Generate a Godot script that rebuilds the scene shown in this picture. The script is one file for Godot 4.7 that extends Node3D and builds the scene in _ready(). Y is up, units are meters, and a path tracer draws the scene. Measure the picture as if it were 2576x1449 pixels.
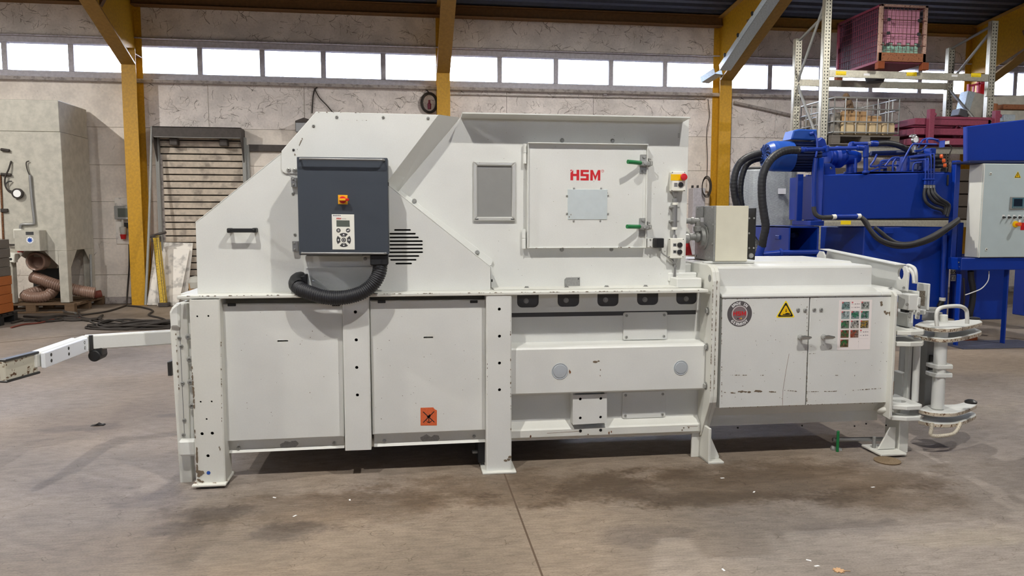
extends Node3D
# A workshop hall with a white horizontal baling press. Metres, y up; the back wall runs along x at z = -13.75 and the camera stands at the origin of x and z.

const WALL_Z := -13.75
const PITCH := 5.14                       # distance between the steel frames
const FRAMES := [-9.67, -4.53, 0.62, 5.76, 10.9]

var rng := RandomNumberGenerator.new()
var taken := {}
var m := {}
var shapes := {}


class Sh:                                 # collects triangles of one surface
	var st := SurfaceTool.new()
	var xf := Transform3D.IDENTITY
	var g := -1
	var uses_color := false

	func _init() -> void:
		st.begin(Mesh.PRIMITIVE_TRIANGLES)

	func tri(a: Vector3, b: Vector3, c: Vector3) -> void:      # counter-clockwise seen from outside
		for p in [a, c, b]:
			st.set_smooth_group(g)
			st.add_vertex(xf * p)

	func quad(a: Vector3, b: Vector3, c: Vector3, d: Vector3) -> void:
		tri(a, b, c)
		tri(a, c, d)

	func box(a: Vector3, e: Vector3, r := 0.003) -> Sh:         # two opposite corners, chamfered edges
		var lo := a.min(e)
		var hi := a.max(e)
		var s := hi - lo
		r = minf(r, 0.3 * minf(s.x, minf(s.y, s.z)))
		var c := (lo + hi) / 2.0
		var h := s / 2.0
		var pt := func(sx: float, sy: float, sz: float, k: int) -> Vector3:
			var q := h - Vector3(r, r, r)
			q[k] = h[k]
			return c + Vector3(q.x * sx, q.y * sy, q.z * sz)
		for k in 3:
			var i := (k + 1) % 3
			var j := (k + 2) % 3
			for sg in [-1.0, 1.0]:
				var p := []
				for w in [[-1, -1], [1, -1], [1, 1], [-1, 1]]:
					var v := Vector3.ZERO
					v[k] = sg
					v[i] = w[0]
					v[j] = w[1]
					p.append(pt.call(v.x, v.y, v.z, k))
				if sg > 0:
					quad(p[0], p[1], p[2], p[3])
				else:
					quad(p[3], p[2], p[1], p[0])
		for k in 3:                                              # the twelve edges
			var i := (k + 1) % 3
			var j := (k + 2) % 3
			for si in [-1.0, 1.0]:
				for sj in [-1.0, 1.0]:
					var p := []
					for w in [[-1.0, i], [1.0, i], [1.0, j], [-1.0, j]]:
						var v := Vector3.ZERO
						v[k] = w[0]
						v[i] = si
						v[j] = sj
						p.append(pt.call(v.x, v.y, v.z, w[1]))
					if si * sj > 0:
						quad(p[0], p[3], p[2], p[1])
					else:
						quad(p[0], p[1], p[2], p[3])
		for sx in [-1.0, 1.0]:
			for sy in [-1.0, 1.0]:
				for sz in [-1.0, 1.0]:
					var a3: Vector3 = pt.call(sx, sy, sz, 0)
					var b3: Vector3 = pt.call(sx, sy, sz, 1)
					var c3: Vector3 = pt.call(sx, sy, sz, 2)
					if sx * sy * sz > 0:
						tri(a3, b3, c3)
					else:
						tri(a3, c3, b3)
		return self

	static func ccw(poly: Array) -> Array:
		var a := 0.0
		for i in poly.size():
			var p: Vector2 = poly[i]
			a += p.cross(poly[(i + 1) % poly.size()])
		var out := poly.duplicate()
		if a < 0:
			out.reverse()
		return out

	static func inset(poly: Array, r: float) -> Array:
		var out := []
		var n := poly.size()
		for i in n:
			var p: Vector2 = poly[i]
			var d0: Vector2 = (p - poly[(i + n - 1) % n]).normalized()
			var d1: Vector2 = (poly[(i + 1) % n] - p).normalized()
			var n0 := Vector2(-d0.y, d0.x)
			var n1 := Vector2(-d1.y, d1.x)
			var mid := n0 + n1
			out.append(p + mid * (r / maxf(0.35, mid.length_squared() / 2.0)))
		return out

	func prism(outline: Array, z0: float, z1: float, r := 0.002, holes := []) -> Sh:      # outline in x, y; extruded along z
		var p := ccw(outline)
		r = minf(r, (z1 - z0) * 0.35)
		var q := inset(p, r) if r > 0 else p
		var n := p.size()
		var loops := [p]
		var lay := q.duplicate()
		var lay_all := q.duplicate()
		var rings := []
		for h in holes:
			var w := ccw(h)
			w.reverse()
			rings.append(w)
		lay_all = bridged(lay, rings)
		var idx := Geometry2D.triangulate_polygon(PackedVector2Array(lay_all))
		for again in 8:                                          # rings in a line can defeat the triangulation: nudge them apart
			if idx.size() or rings.is_empty():
				break
			var moved := []
			for k in rings.size():
				var by := Vector2(sin(k * 2.4 + again), cos(k * 1.7 + again)) * 4e-5 * (again + 1)
				moved.append(rings[k].map(func(v): return v + by))
			lay_all = bridged(lay, moved)
			idx = Geometry2D.triangulate_polygon(PackedVector2Array(lay_all))
		if idx.is_empty():
			print("no triangles for an outline with %d holes" % rings.size(), outline)
		for t in idx.size() / 3:
			var a: Vector2 = lay_all[idx[3 * t]]
			var b: Vector2 = lay_all[idx[3 * t + 1]]
			var c: Vector2 = lay_all[idx[3 * t + 2]]
			if (b - a).cross(c - a) < 0:
				var s := b
				b = c
				c = s
			tri(Vector3(a.x, a.y, z1), Vector3(b.x, b.y, z1), Vector3(c.x, c.y, z1))
			tri(Vector3(a.x, a.y, z0), Vector3(c.x, c.y, z0), Vector3(b.x, b.y, z0))
		for i in n:
			var j := (i + 1) % n
			var a := Vector3(p[i].x, p[i].y, z0 + r)
			var b := Vector3(p[j].x, p[j].y, z0 + r)
			var c := Vector3(p[j].x, p[j].y, z1 - r)
			var d := Vector3(p[i].x, p[i].y, z1 - r)
			quad(a, b, c, d)
			if r > 0:
				quad(d, c, Vector3(q[j].x, q[j].y, z1), Vector3(q[i].x, q[i].y, z1))
				quad(Vector3(q[i].x, q[i].y, z0), Vector3(q[j].x, q[j].y, z0), b, a)
		for w in rings:
			for i in w.size():
				var a: Vector2 = w[i]
				var b: Vector2 = w[(i + 1) % w.size()]
				quad(Vector3(a.x, a.y, z0), Vector3(b.x, b.y, z0), Vector3(b.x, b.y, z1), Vector3(a.x, a.y, z1))
		return self

	static func bridged(outer: Array, rings: Array) -> Array:    # joins holes (clockwise) to the outline by the shortest cut that crosses nothing
		var out := outer.duplicate()
		var order := rings.duplicate()
		order.sort_custom(func(a, b): return a.map(func(v): return v.x).max() > b.map(func(v): return v.x).max())
		for w in order:
			var best := [1e9, 0, 0]
			for j in w.size():
				for i in out.size():
					var d: float = (out[i] - w[j]).length()
					if d >= best[0]:
						continue
					var ok := true
					for ring in [out] + order:
						for k in ring.size():
							var a: Vector2 = ring[k]
							var b: Vector2 = ring[(k + 1) % ring.size()]
							if a.is_equal_approx(out[i]) or b.is_equal_approx(out[i]) or a.is_equal_approx(w[j]) or b.is_equal_approx(w[j]):
								continue
							if Geometry2D.segment_intersects_segment(a, b, out[i], w[j]) != null:
								ok = false
								break
						if not ok:
							break
					if ok:
						best = [d, i, j]
			var joined := out.slice(0, best[1] + 1)
			for k in w.size() + 1:
				joined.append(w[(best[2] + k) % w.size()])
			joined.append_array(out.slice(best[1]))
			out = joined
		return out

	func flat(outline: Array, y0: float, y1: float, r := 0.002, holes := []) -> Sh:       # outline in x, z; thick in y
		var was := xf
		xf = xf * Transform3D(Basis(Vector3(1, 0, 0), Vector3(0, 0, -1), Vector3(0, 1, 0)), Vector3.ZERO)
		var f := func(v): return Vector2(v.x, -v.y)
		prism(outline.map(f), y0, y1, r, holes.map(func(h): return h.map(f)))
		xf = was
		return self

	func slice(outline: Array, x0: float, x1: float, r := 0.002, holes := []) -> Sh:      # outline in z, y; thick in x
		var was := xf
		xf = xf * Transform3D(Basis(Vector3(0, 0, -1), Vector3(0, 1, 0), Vector3(1, 0, 0)), Vector3.ZERO)
		var f := func(v): return Vector2(-v.x, v.y)
		prism(outline.map(f), x0, x1, r, holes.map(func(h): return h.map(f)))
		xf = was
		return self

	func lathe(profile: Array, seg := 20) -> Sh:                 # profile of (radius, height) from low to high, round y
		for k in profile.size() - 1:
			var a: Vector2 = profile[k]
			var b: Vector2 = profile[k + 1]
			g = 1 + k
			for i in seg:
				var u := TAU * i / seg
				var v := TAU * (i + 1) / seg
				var p := Vector3(cos(u) * a.x, a.y, -sin(u) * a.x)
				var q := Vector3(cos(v) * a.x, a.y, -sin(v) * a.x)
				var r2 := Vector3(cos(v) * b.x, b.y, -sin(v) * b.x)
				var s := Vector3(cos(u) * b.x, b.y, -sin(u) * b.x)
				if a.x > 1e-6:
					tri(p, q, r2)
				if b.x > 1e-6:
					tri(p, r2, s)
		g = -1
		return self

	func rod(a: Vector3, b: Vector3, r: float, seg := 14) -> Sh:      # a round bar between two points, with chamfered ends
		var was := xf
		var y := (b - a).normalized()
		var x := y.cross(Vector3.FORWARD if absf(y.z) < 0.9 else Vector3.RIGHT).normalized()
		xf = xf * Transform3D(Basis(x, y, x.cross(y)), a)
		var l := (b - a).length()
		var c := minf(r * 0.15, l * 0.2)
		lathe([Vector2(0, 0), Vector2(r - c, 0), Vector2(r, c), Vector2(r, l - c), Vector2(r - c, l), Vector2(0, l)], seg)
		xf = was
		return self

	func tube(path: Array, r: float, seg := 10, ripple := 0.0, pitch := 0.012) -> Sh:      # a bent pipe or hose; with ripple it is ribbed
		var pts := path
		if ripple > 0:
			var c := Curve3D.new()
			for p in path:
				c.add_point(p)
			pts = []
			var n := int(c.get_baked_length() / (pitch / 4.0))
			for i in n + 1:
				pts.append(c.sample_baked(c.get_baked_length() * i / n))
		var up := Vector3.UP
		var rings := []
		for i in pts.size():
			var d: Vector3 = (pts[mini(i + 1, pts.size() - 1)] - pts[maxi(i - 1, 0)]).normalized()
			if absf(d.dot(up)) > 0.98:
				up = Vector3.RIGHT if absf(d.x) < 0.9 else Vector3.BACK
			var s := d.cross(up).normalized()
			up = s.cross(d)
			var rr := r
			if ripple > 0:
				rr += ripple * [1.0, 0.6, -1.0, 0.6][i % 4]
			var ring := []
			for k in seg:
				var t := TAU * k / seg
				ring.append(pts[i] + (s * cos(t) + up * sin(t)) * rr)
			rings.append(ring)
		g = 1
		for i in rings.size() - 1:
			for k in seg:
				var k2 := (k + 1) % seg
				quad(rings[i][k], rings[i][k2], rings[i + 1][k2], rings[i + 1][k])
		g = -1
		for k in range(1, seg - 1):
			tri(rings[0][0], rings[0][k + 1], rings[0][k])
			var e: Array = rings[-1]
			tri(e[0], e[k], e[k + 1])
		return self

	func mesh() -> ArrayMesh:
		st.generate_normals()
		return st.commit()


func sh(at := Vector3.ZERO, turn := Basis.IDENTITY) -> Sh:
	var s := Sh.new()
	s.xf = Transform3D(turn, at)
	return s


func numbered(called: String) -> String:
	if not taken.has(called):
		taken[called] = 0
		return called
	taken[called] += 1
	return "%s_%03d" % [called, taken[called]]


func put(called: String, mesh: Mesh, mat: Material, parent: Node3D = self, at := Transform3D.IDENTITY) -> MeshInstance3D:
	var o := MeshInstance3D.new()
	o.name = numbered(called) if parent == self else called
	o.mesh = mesh
	o.material_override = mat
	parent.add_child(o, true)
	o.transform = at
	if parent != self and parent.get_parent() == self and not parent is MeshInstance3D:
		o.position -= parent.position
	return o


func obj(called: String, s: Sh, mat: Material, parent: Node3D = self) -> MeshInstance3D:
	return put(called, s.mesh(), mat, parent)


func thing(called: String, label: String, category: String, at := Vector3.ZERO, group := "") -> Node3D:
	var o := Node3D.new()
	o.name = numbered(called)
	add_child(o)
	o.position = at
	return tag(o, label, category, group)


func tag(o: Node3D, label: String, category := "", group := "", kind := "") -> Node3D:
	for k in [["label", label], ["category", category], ["group", group], ["kind", kind]]:
		if k[1] != "":
			o.set_meta(k[0], k[1])
	return o


func struct(called: String, s: Sh, mat: Material) -> MeshInstance3D:
	var o := obj(called, s, mat)
	o.set_meta("kind", "structure")
	return o


func stuff(o: Node3D) -> Node3D:
	o.set_meta("kind", "stuff")
	return o


func bez(pts: Array, n := 8) -> Array:          # a smooth line through points (Catmull-Rom)
	var out := []
	for i in pts.size() - 1:
		var p0: Vector3 = pts[maxi(i - 1, 0)]
		var p1: Vector3 = pts[i]
		var p2: Vector3 = pts[i + 1]
		var p3: Vector3 = pts[mini(i + 2, pts.size() - 1)]
		for k in n:
			out.append(p1.cubic_interpolate(p2, p0, p3, float(k) / n))
	out.append(pts[-1])
	return out


func rect(x0: float, y0: float, x1: float, y1: float, r := 0.0, n := 4) -> Array:       # a rectangle, with rounded corners if r > 0
	if r <= 0:
		return [Vector2(x0, y0), Vector2(x1, y0), Vector2(x1, y1), Vector2(x0, y1)]
	var out := []
	for c in [[x1 - r, y0 + r, -90], [x1 - r, y1 - r, 0], [x0 + r, y1 - r, 90], [x0 + r, y0 + r, 180]]:
		for k in n + 1:
			var t := deg_to_rad(c[2] + 90.0 * k / n)
			out.append(Vector2(c[0] + cos(t) * r, c[1] + sin(t) * r))
	return out


func ring(x: float, y: float, r: float, n := 12, turn := 0.0) -> Array:
	var out := []
	for k in n:
		var t := turn + TAU * k / n
		out.append(Vector2(x + cos(t) * r, y + sin(t) * r))
	return out


const TO_CAM := Basis(Vector3(1, 0, 0), Vector3(0, 0, 1), Vector3(0, -1, 0))      # turns the y axis of a lathe towards +z
const TO_LEFT := Basis(Vector3(0, 1, 0), Vector3(-1, 0, 0), Vector3(0, 0, 1))     # turns it towards -x


func bolt(parent: Node3D, at: Vector3, r := 0.011, turn := TO_CAM, mat: Material = null, called := "bolt") -> MeshInstance3D:
	if not shapes.has("bolt"):
		var s := sh()
		s.lathe([Vector2(0, 0), Vector2(1.45, 0), Vector2(1.45, 0.18), Vector2(1.0, 0.2)], 16)
		s.xf = Transform3D(Basis(Vector3(1, 0, 0), Vector3(0, 0, -1), Vector3(0, 1, 0)), Vector3.ZERO)
		s.prism(ring(0, 0, 1.02, 6), 0.18, 0.85, 0.12)
		shapes["bolt"] = s.mesh()
	return put(called, shapes["bolt"], mat if mat else m.zinc, parent, Transform3D(turn * Basis.from_scale(Vector3(r, r, r)), at))


func screw(parent: Node3D, at: Vector3, r := 0.006, turn := TO_CAM, mat: Material = null, called := "screw") -> MeshInstance3D:
	if not shapes.has("screw"):
		shapes["screw"] = sh().lathe([Vector2(1, 0), Vector2(1, 0.3), Vector2(0.8, 0.65), Vector2(0.42, 0.8), Vector2(0.36, 0.45), Vector2(0, 0.45)], 12).mesh()
	return put(called, shapes["screw"], mat if mat else m.zinc, parent, Transform3D(turn * Basis.from_scale(Vector3(r, r, r)), at))


func sign_quad(called: String, tex: Texture2D, at: Vector3, w: float, h: float, parent: Node3D, turn := Basis.IDENTITY) -> MeshInstance3D:      # a printed sticker
	var q := QuadMesh.new()
	q.size = Vector2(w, h)
	var mat := StandardMaterial3D.new()
	mat.albedo_texture = tex
	mat.roughness = 0.45
	return put(called, q, mat, parent, Transform3D(turn, at))


func words(called: String, text: String, size: float, mat: Material, parent: Node3D, at: Vector3, turn := Basis.IDENTITY, bold := false) -> MeshInstance3D:      # thin lettering; size is the height of a capital
	var t := TextMesh.new()
	var f := SystemFont.new()
	f.font_names = PackedStringArray(["Droid Sans"])
	if bold:
		f.font_weight = 700
	t.font = f
	t.text = text
	t.font_size = 32
	t.pixel_size = size / 23.0
	t.depth = 0.0006
	t.curve_step = 2.0
	return put(called, t, mat, parent, Transform3D(turn, at))


# ---------- textures and materials ----------

func noise(size: int, freq: float, octaves: int, key: int, kind := FastNoiseLite.TYPE_SIMPLEX_SMOOTH) -> PackedByteArray:
	var f := FastNoiseLite.new()
	f.noise_type = kind
	f.frequency = freq
	f.fractal_octaves = octaves
	f.seed = key
	var im := f.get_seamless_image(size, size, false, false, 0.15, true)
	im.convert(Image.FORMAT_L8)
	return im.get_data()


func picture(size: int, f: Callable) -> Image:               # f gives a Color for a pixel number
	var data := PackedByteArray()
	data.resize(size * size * 3)
	for i in size * size:
		var c: Color = f.call(i)
		data[3 * i] = clampi(int(c.r * 255), 0, 255)
		data[3 * i + 1] = clampi(int(c.g * 255), 0, 255)
		data[3 * i + 2] = clampi(int(c.b * 255), 0, 255)
	return Image.create_from_data(size, size, false, Image.FORMAT_RGB8, data)


func tex(im: Image) -> ImageTexture:
	return ImageTexture.create_from_image(im)


func strands(im: Image, count: int, key: int, shade: float, longest := 90) -> void:      # cobweb threads and specks of dirt
	var r := RandomNumberGenerator.new()
	r.seed = key
	var n := im.get_width()
	var heads := []
	for i in count:
		heads.append([Vector2(r.randf() * n, r.randf() * n), r.randf() * TAU, r.randi_range(8, longest), 0])
	while heads:
		var h: Array = heads.pop_back()
		var p: Vector2 = h[0]
		var a: float = h[1]
		var dark := r.randf_range(shade, 0.93)
		var drift := r.randf_range(-0.06, 0.06)
		for s in h[2]:
			a += drift * 0.5 + r.randf_range(-0.16, 0.16)
			p += Vector2(cos(a), sin(a) * 0.8)
			for w in (2 if dark < 0.72 and s < h[2] / 2 else 1):
				var x := posmod(int(p.x), n)
				var y := posmod(int(p.y) + w, n)
				var c := im.get_pixel(x, y)
				im.set_pixel(x, y, Color(c.r * dark, c.g * dark * 0.985, c.b * dark * 0.97))
			if h[3] < 2 and r.randf() < 0.045:
				heads.append([p, a + r.randf_range(-1.4, 1.4), h[2] / 2, h[3] + 1])
	for i in count * 6:
		var c := Color(0.5, 0.45, 0.42).lerp(Color.WHITE, r.randf() * 0.8)
		var x := r.randi() % n
		var y := r.randi() % n
		im.set_pixel(x, y, im.get_pixel(x, y) * c)


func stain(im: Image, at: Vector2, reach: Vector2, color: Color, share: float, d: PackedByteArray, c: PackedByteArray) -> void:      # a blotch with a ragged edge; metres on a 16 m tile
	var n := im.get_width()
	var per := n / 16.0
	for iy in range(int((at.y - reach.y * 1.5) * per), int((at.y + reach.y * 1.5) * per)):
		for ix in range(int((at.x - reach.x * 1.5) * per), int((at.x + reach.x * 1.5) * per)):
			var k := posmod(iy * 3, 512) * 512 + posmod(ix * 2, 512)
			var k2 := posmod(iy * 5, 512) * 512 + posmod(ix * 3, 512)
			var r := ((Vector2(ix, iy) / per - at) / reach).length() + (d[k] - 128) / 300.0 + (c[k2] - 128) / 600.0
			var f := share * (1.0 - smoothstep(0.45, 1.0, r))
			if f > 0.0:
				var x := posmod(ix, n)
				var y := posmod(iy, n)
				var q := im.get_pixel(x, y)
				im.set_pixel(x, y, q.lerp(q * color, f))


func mat(called: String, color: Color, rough := 0.5, metal := 0.0, t: Texture2D = null, scale := 1.0) -> StandardMaterial3D:
	var s := StandardMaterial3D.new()
	s.resource_name = called
	s.albedo_color = color
	s.roughness = rough
	s.metallic = metal
	if t:
		s.albedo_texture = t
		s.uv1_triplanar = true
		s.uv1_world_triplanar = true
		s.uv1_triplanar_sharpness = 8.0
		s.uv1_scale = Vector3(scale, scale, scale)
	m[called] = s
	return s


func rgb(r: int, g: int, b: int) -> Color:
	return Color(r / 255.0, g / 255.0, b / 255.0)


func over(s: StandardMaterial3D, t: Texture2D, scale: float) -> void:      # a second, coarser pattern multiplied over the first
	s.detail_enabled = true
	s.detail_albedo = t
	s.detail_blend_mode = BaseMaterial3D.BLEND_MODE_MUL
	s.detail_uv_layer = BaseMaterial3D.DETAIL_UV_2
	s.uv2_triplanar = true
	s.uv2_world_triplanar = true
	s.uv2_triplanar_sharpness = 8.0
	s.uv2_scale = Vector3(scale, scale, scale)


func bumps(s: StandardMaterial3D, t: Texture2D, cm: float) -> void:
	s.heightmap_enabled = true
	s.heightmap_texture = t
	s.heightmap_scale = cm


func make_materials() -> void:
	var a := noise(512, 0.008, 4, 11)
	var b := noise(512, 0.05, 3, 12)
	var c := noise(512, 0.2, 2, 13)
	var d := noise(512, 0.02, 5, 14)

	var soft := tex(picture(512, func(i: int): # faint unevenness of a painted sheet
		var v := 0.955 + 0.045 * (0.6 * a[i] + 0.4 * c[i]) / 255.0
		return Color(v, v, v)))
	var grime := tex(picture(512, func(i: int): # worn paint with darker blotches
		var v := 0.90 + 0.10 * smoothstep(50, 200, 0.6 * d[i] + 0.25 * b[i] + 0.15 * c[i])
		return Color(v, v * 0.99, v * 0.97)))
	var filth := tex(picture(512, func(i: int): # heavy dirt
		var v := 0.55 + 0.45 * smoothstep(60, 160, 0.7 * d[i] + 0.3 * b[i])
		return Color(v, v * 0.97, v * 0.93)))
	var smudge := tex(picture(512, func(i: int): # light dirt
		var v := 0.78 + 0.22 * smoothstep(60, 140, 0.7 * d[i] + 0.3 * b[i])
		return Color(v, v * 0.985, v * 0.96)))
	var rusty := tex(picture(512, func(i: int):
		var v := smoothstep(100, 150, 0.6 * d[i] + 0.4 * c[i])
		return Color(0.30, 0.17, 0.10).lerp(Color(0.52, 0.36, 0.24), v)))
	var half := tex(picture(512, func(i: int): # paint that has rusted through in patches
		var v := smoothstep(76, 94, 0.6 * d[i] + 0.3 * b[i] + 0.1 * c[i])
		return Color(0.42, 0.30, 0.20).lerp(Color(0.98, 0.98, 0.965), v)))
	var half_worn := tex(picture(512, func(i: int): # more rust than paint
		var v := smoothstep(78, 112, 0.6 * d[i] + 0.3 * b[i] + 0.1 * c[i])
		return Color(0.46, 0.33, 0.22).lerp(Color(0.97, 0.96, 0.93), v)))
	var streaks := tex(picture(512, func(i: int): # glints of stretch film
		var v := 0.80 + 0.20 * smoothstep(110, 190, 0.5 * b[i] + 0.5 * c[i])
		return Color(v, v, v)))
	var relief := tex(picture(512, func(i: int):
		var v := (0.3 * b[i] + 0.7 * c[i]) / 255.0
		return Color(v, v, v)))
	var wood := tex(picture(512, func(i: int):
		var y := i / 512
		var v := 0.72 + 0.28 * absf(sin(y * 0.35 + d[i] * 0.06)) * (0.5 + c[i] / 510.0)
		return Color(v, v * 0.97, v * 0.93)))

	var fine := picture(1024, func(i: int):
		var x := i % 1024
		var y := i / 1024
		var k := (y % 512) * 512 + x % 512
		var k2 := ((y * 2) % 512) * 512 + (x / 2) % 512
		var v := 0.70 + 0.16 * b[k2] / 255.0 + 0.16 * c[k] / 255.0 + 0.12 * d[k] / 255.0
		if c[k] > 226:
			v *= 0.86
		return Color(v, v * 0.985, v * 0.965))
	strands(fine, 500, 5, 0.8, 45)
	# one 16 m tile of the floor's broad unevenness, with stains and the press's shade painted in
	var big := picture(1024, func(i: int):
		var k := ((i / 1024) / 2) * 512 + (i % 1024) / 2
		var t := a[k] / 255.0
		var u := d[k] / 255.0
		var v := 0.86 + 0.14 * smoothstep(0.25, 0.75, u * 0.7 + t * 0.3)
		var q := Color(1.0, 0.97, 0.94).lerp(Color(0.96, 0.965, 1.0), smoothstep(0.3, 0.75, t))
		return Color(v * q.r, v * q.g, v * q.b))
	var brown := Color(0.50, 0.42, 0.33)  # tint of oil stains and of the painted shade before the press
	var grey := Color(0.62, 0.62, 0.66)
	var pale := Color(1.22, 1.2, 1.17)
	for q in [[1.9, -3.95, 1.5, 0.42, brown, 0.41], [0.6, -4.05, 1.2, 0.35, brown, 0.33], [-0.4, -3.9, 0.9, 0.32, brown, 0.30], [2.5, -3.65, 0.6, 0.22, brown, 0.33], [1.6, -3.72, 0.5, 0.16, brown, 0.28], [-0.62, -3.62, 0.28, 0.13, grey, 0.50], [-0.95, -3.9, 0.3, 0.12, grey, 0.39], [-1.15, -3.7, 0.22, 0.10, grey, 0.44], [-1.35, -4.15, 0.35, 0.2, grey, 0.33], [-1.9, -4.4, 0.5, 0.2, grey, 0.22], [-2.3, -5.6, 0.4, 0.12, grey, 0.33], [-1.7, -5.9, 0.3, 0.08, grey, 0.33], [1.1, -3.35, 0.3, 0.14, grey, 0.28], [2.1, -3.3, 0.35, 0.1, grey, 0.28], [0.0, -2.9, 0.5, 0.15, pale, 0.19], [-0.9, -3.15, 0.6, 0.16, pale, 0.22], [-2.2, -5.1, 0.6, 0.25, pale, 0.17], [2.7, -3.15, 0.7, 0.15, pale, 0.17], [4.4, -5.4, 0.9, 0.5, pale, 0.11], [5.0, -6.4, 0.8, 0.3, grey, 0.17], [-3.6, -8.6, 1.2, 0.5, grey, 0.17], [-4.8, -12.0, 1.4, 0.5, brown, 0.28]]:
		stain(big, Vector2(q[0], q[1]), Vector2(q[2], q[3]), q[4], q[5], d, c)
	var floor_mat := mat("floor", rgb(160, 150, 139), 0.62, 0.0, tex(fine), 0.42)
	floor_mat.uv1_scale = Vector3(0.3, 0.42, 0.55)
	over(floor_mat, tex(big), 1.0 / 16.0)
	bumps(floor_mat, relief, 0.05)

	var webbed := picture(1024, func(i: int):
		var x := i % 1024
		var y := i / 1024
		var k := (y / 2) * 512 + x / 2
		var v := 0.9 + 0.1 * smoothstep(50, 200, 0.7 * d[k] + 0.3 * c[k])
		return Color(v, v * 0.99, v * 0.975))
	var plain := webbed.duplicate()
	strands(webbed, 900, 21, 0.66, 60)
	strands(plain, 90, 22, 0.72, 40)
	bumps(mat("wall_webs", rgb(238, 232, 230), 0.9, 0.0, tex(webbed), 0.19), relief, 0.15)
	bumps(mat("wall", rgb(238, 231, 224), 0.9, 0.0, tex(plain), 0.17), relief, 0.12)
	mat("joint_brown", rgb(92, 76, 62), 0.95)
	mat("wall_grey", rgb(150, 146, 142), 0.9, 0.0, grime, 0.4)
	mat("joint", rgb(120, 110, 100), 0.95)

	mat("white", rgb(221, 222, 218), 0.42, 0.0, soft, 0.9)
	mat("white_worn", rgb(220, 220, 213), 0.44, 0.0, soft, 0.7)
	mat("white_rusty", rgb(226, 225, 219), 0.5, 0.0, half, 1.1)
	mat("white_plastic", rgb(232, 231, 222), 0.4)
	mat("pe", rgb(236, 240, 246), 0.35)
	mat("chip", rgb(112, 98, 82), 0.85)
	mat("worn_rust", rgb(214, 206, 190), 0.6, 0.0, half, 9.0)
	mat("rust", rgb(150, 105, 70), 0.9, 0.0, rusty, 4.0)
	m.rust.albedo_color = Color.WHITE
	mat("dark_grey", rgb(62, 68, 77), 0.45, 0.0, soft, 0.9)
	mat("frame_grey", rgb(150, 150, 150), 0.4, 0.6)
	mat("panel_grey", rgb(142, 142, 140), 0.6, 0.0, soft, 3.0)
	mat("badge_dark", rgb(88, 84, 86), 0.4)
	mat("badge_mid", rgb(124, 108, 110), 0.4)
	mat("badge_light", rgb(196, 188, 188), 0.4)
	mat("sticker", rgb(222, 106, 62), 0.5, 0.0, grime, 9.0)
	mat("rusty_dark", rgb(128, 122, 112), 0.8, 0.0, filth, 9.0)
	mat("tip_worn", rgb(206, 202, 188), 0.55, 0.0, half, 1.6)
	mat("cube_cream", rgb(220, 216, 196), 0.4, 0.0, soft, 2.0)
	mat("wood_grey", rgb(120, 116, 112), 0.8, 0.0, wood, 2.0)
	mat("yellow_worn", rgb(206, 172, 40), 0.55, 0.0, smudge, 3.0)
	mat("film_grey", rgb(206, 212, 218), 0.2, 0.2, streaks, 2.0)
	m.film_grey.uv1_scale = Vector3(0.8, 6, 0.8)
	bumps(m.film_grey, relief, 0.8)
	mat("green_dark", rgb(20, 60, 44), 0.5)
	mat("lcd_frame", rgb(70, 110, 124), 0.3)
	mat("lcd_blue", rgb(24, 36, 52), 0.12)
	mat("plate_blue", rgb(92, 96, 116), 0.6, 0.2, grime, 2.0)
	mat("rack", rgb(200, 198, 186), 0.4, 0.55, grime, 2.0)
	mat("cage_rust_dark", rgb(150, 96, 66), 0.85, 0.0, half, 3.0)
	mat("rusty_wire", rgb(110, 70, 62), 0.7)
	mat("pink_red", rgb(206, 70, 96), 0.5)
	mat("cap_grey", rgb(172, 178, 184), 0.35)
	mat("sheet", rgb(224, 234, 236), 0.2, 0.3, soft, 4.0)
	mat("frame_dark", rgb(62, 62, 64), 0.5)
	mat("alu", rgb(204, 204, 200), 0.35, 0.35)
	mat("edge_rust", rgb(210, 200, 186), 0.6, 0.0, half_worn, 4.0)
	mat("zinc", rgb(172, 174, 174), 0.38, 0.4, grime, 8.0)
	mat("zinc_dull", rgb(158, 160, 160), 0.5, 0.3, grime, 5.0)
	mat("chrome", rgb(186, 186, 184), 0.2, 0.8)
	mat("dark_steel", rgb(70, 70, 70), 0.4, 0.7)
	mat("galv", rgb(190, 204, 216), 0.42, 0.2, grime, 2.5)
	mat("black", rgb(24, 25, 28), 0.55)
	mat("rubber", rgb(34, 35, 40), 0.5)
	mat("hole", rgb(10, 10, 11), 0.95)  # near-black, painted where holes, slits and gaps would lie in shade
	mat("red", rgb(196, 30, 36), 0.35)
	mat("logo_red", rgb(200, 34, 40), 0.4)
	mat("tag_yellow", rgb(246, 214, 20), 0.5)
	mat("sign_yellow", rgb(236, 190, 0), 0.4)
	mat("amber", rgb(240, 176, 30), 0.4)
	mat("green", rgb(20, 116, 62), 0.4)
	mat("orange", rgb(240, 104, 40), 0.4)
	mat("white_ink", rgb(238, 238, 238), 0.5)
	mat("grey_ink", rgb(120, 120, 122), 0.5)
	mat("lcd", rgb(92, 98, 92), 0.25)
	mat("yellow", rgb(206, 156, 30), 0.5, 0.0, grime, 1.6)
	over(m.yellow, soft, 0.3)
	mat("yellow_dull", rgb(160, 122, 52), 0.6, 0.0, grime, 1.2)  # browner, duller yellow of rafters, haunches and base plates
	mat("beam_brown", rgb(120, 86, 48), 0.7, 0.0, grime, 1.0)
	mat("deck", rgb(70, 76, 92), 0.5, 0.2, grime, 0.7)
	mat("frame_pvc", rgb(196, 194, 204), 0.6, 0.0, grime, 1.4)
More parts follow.
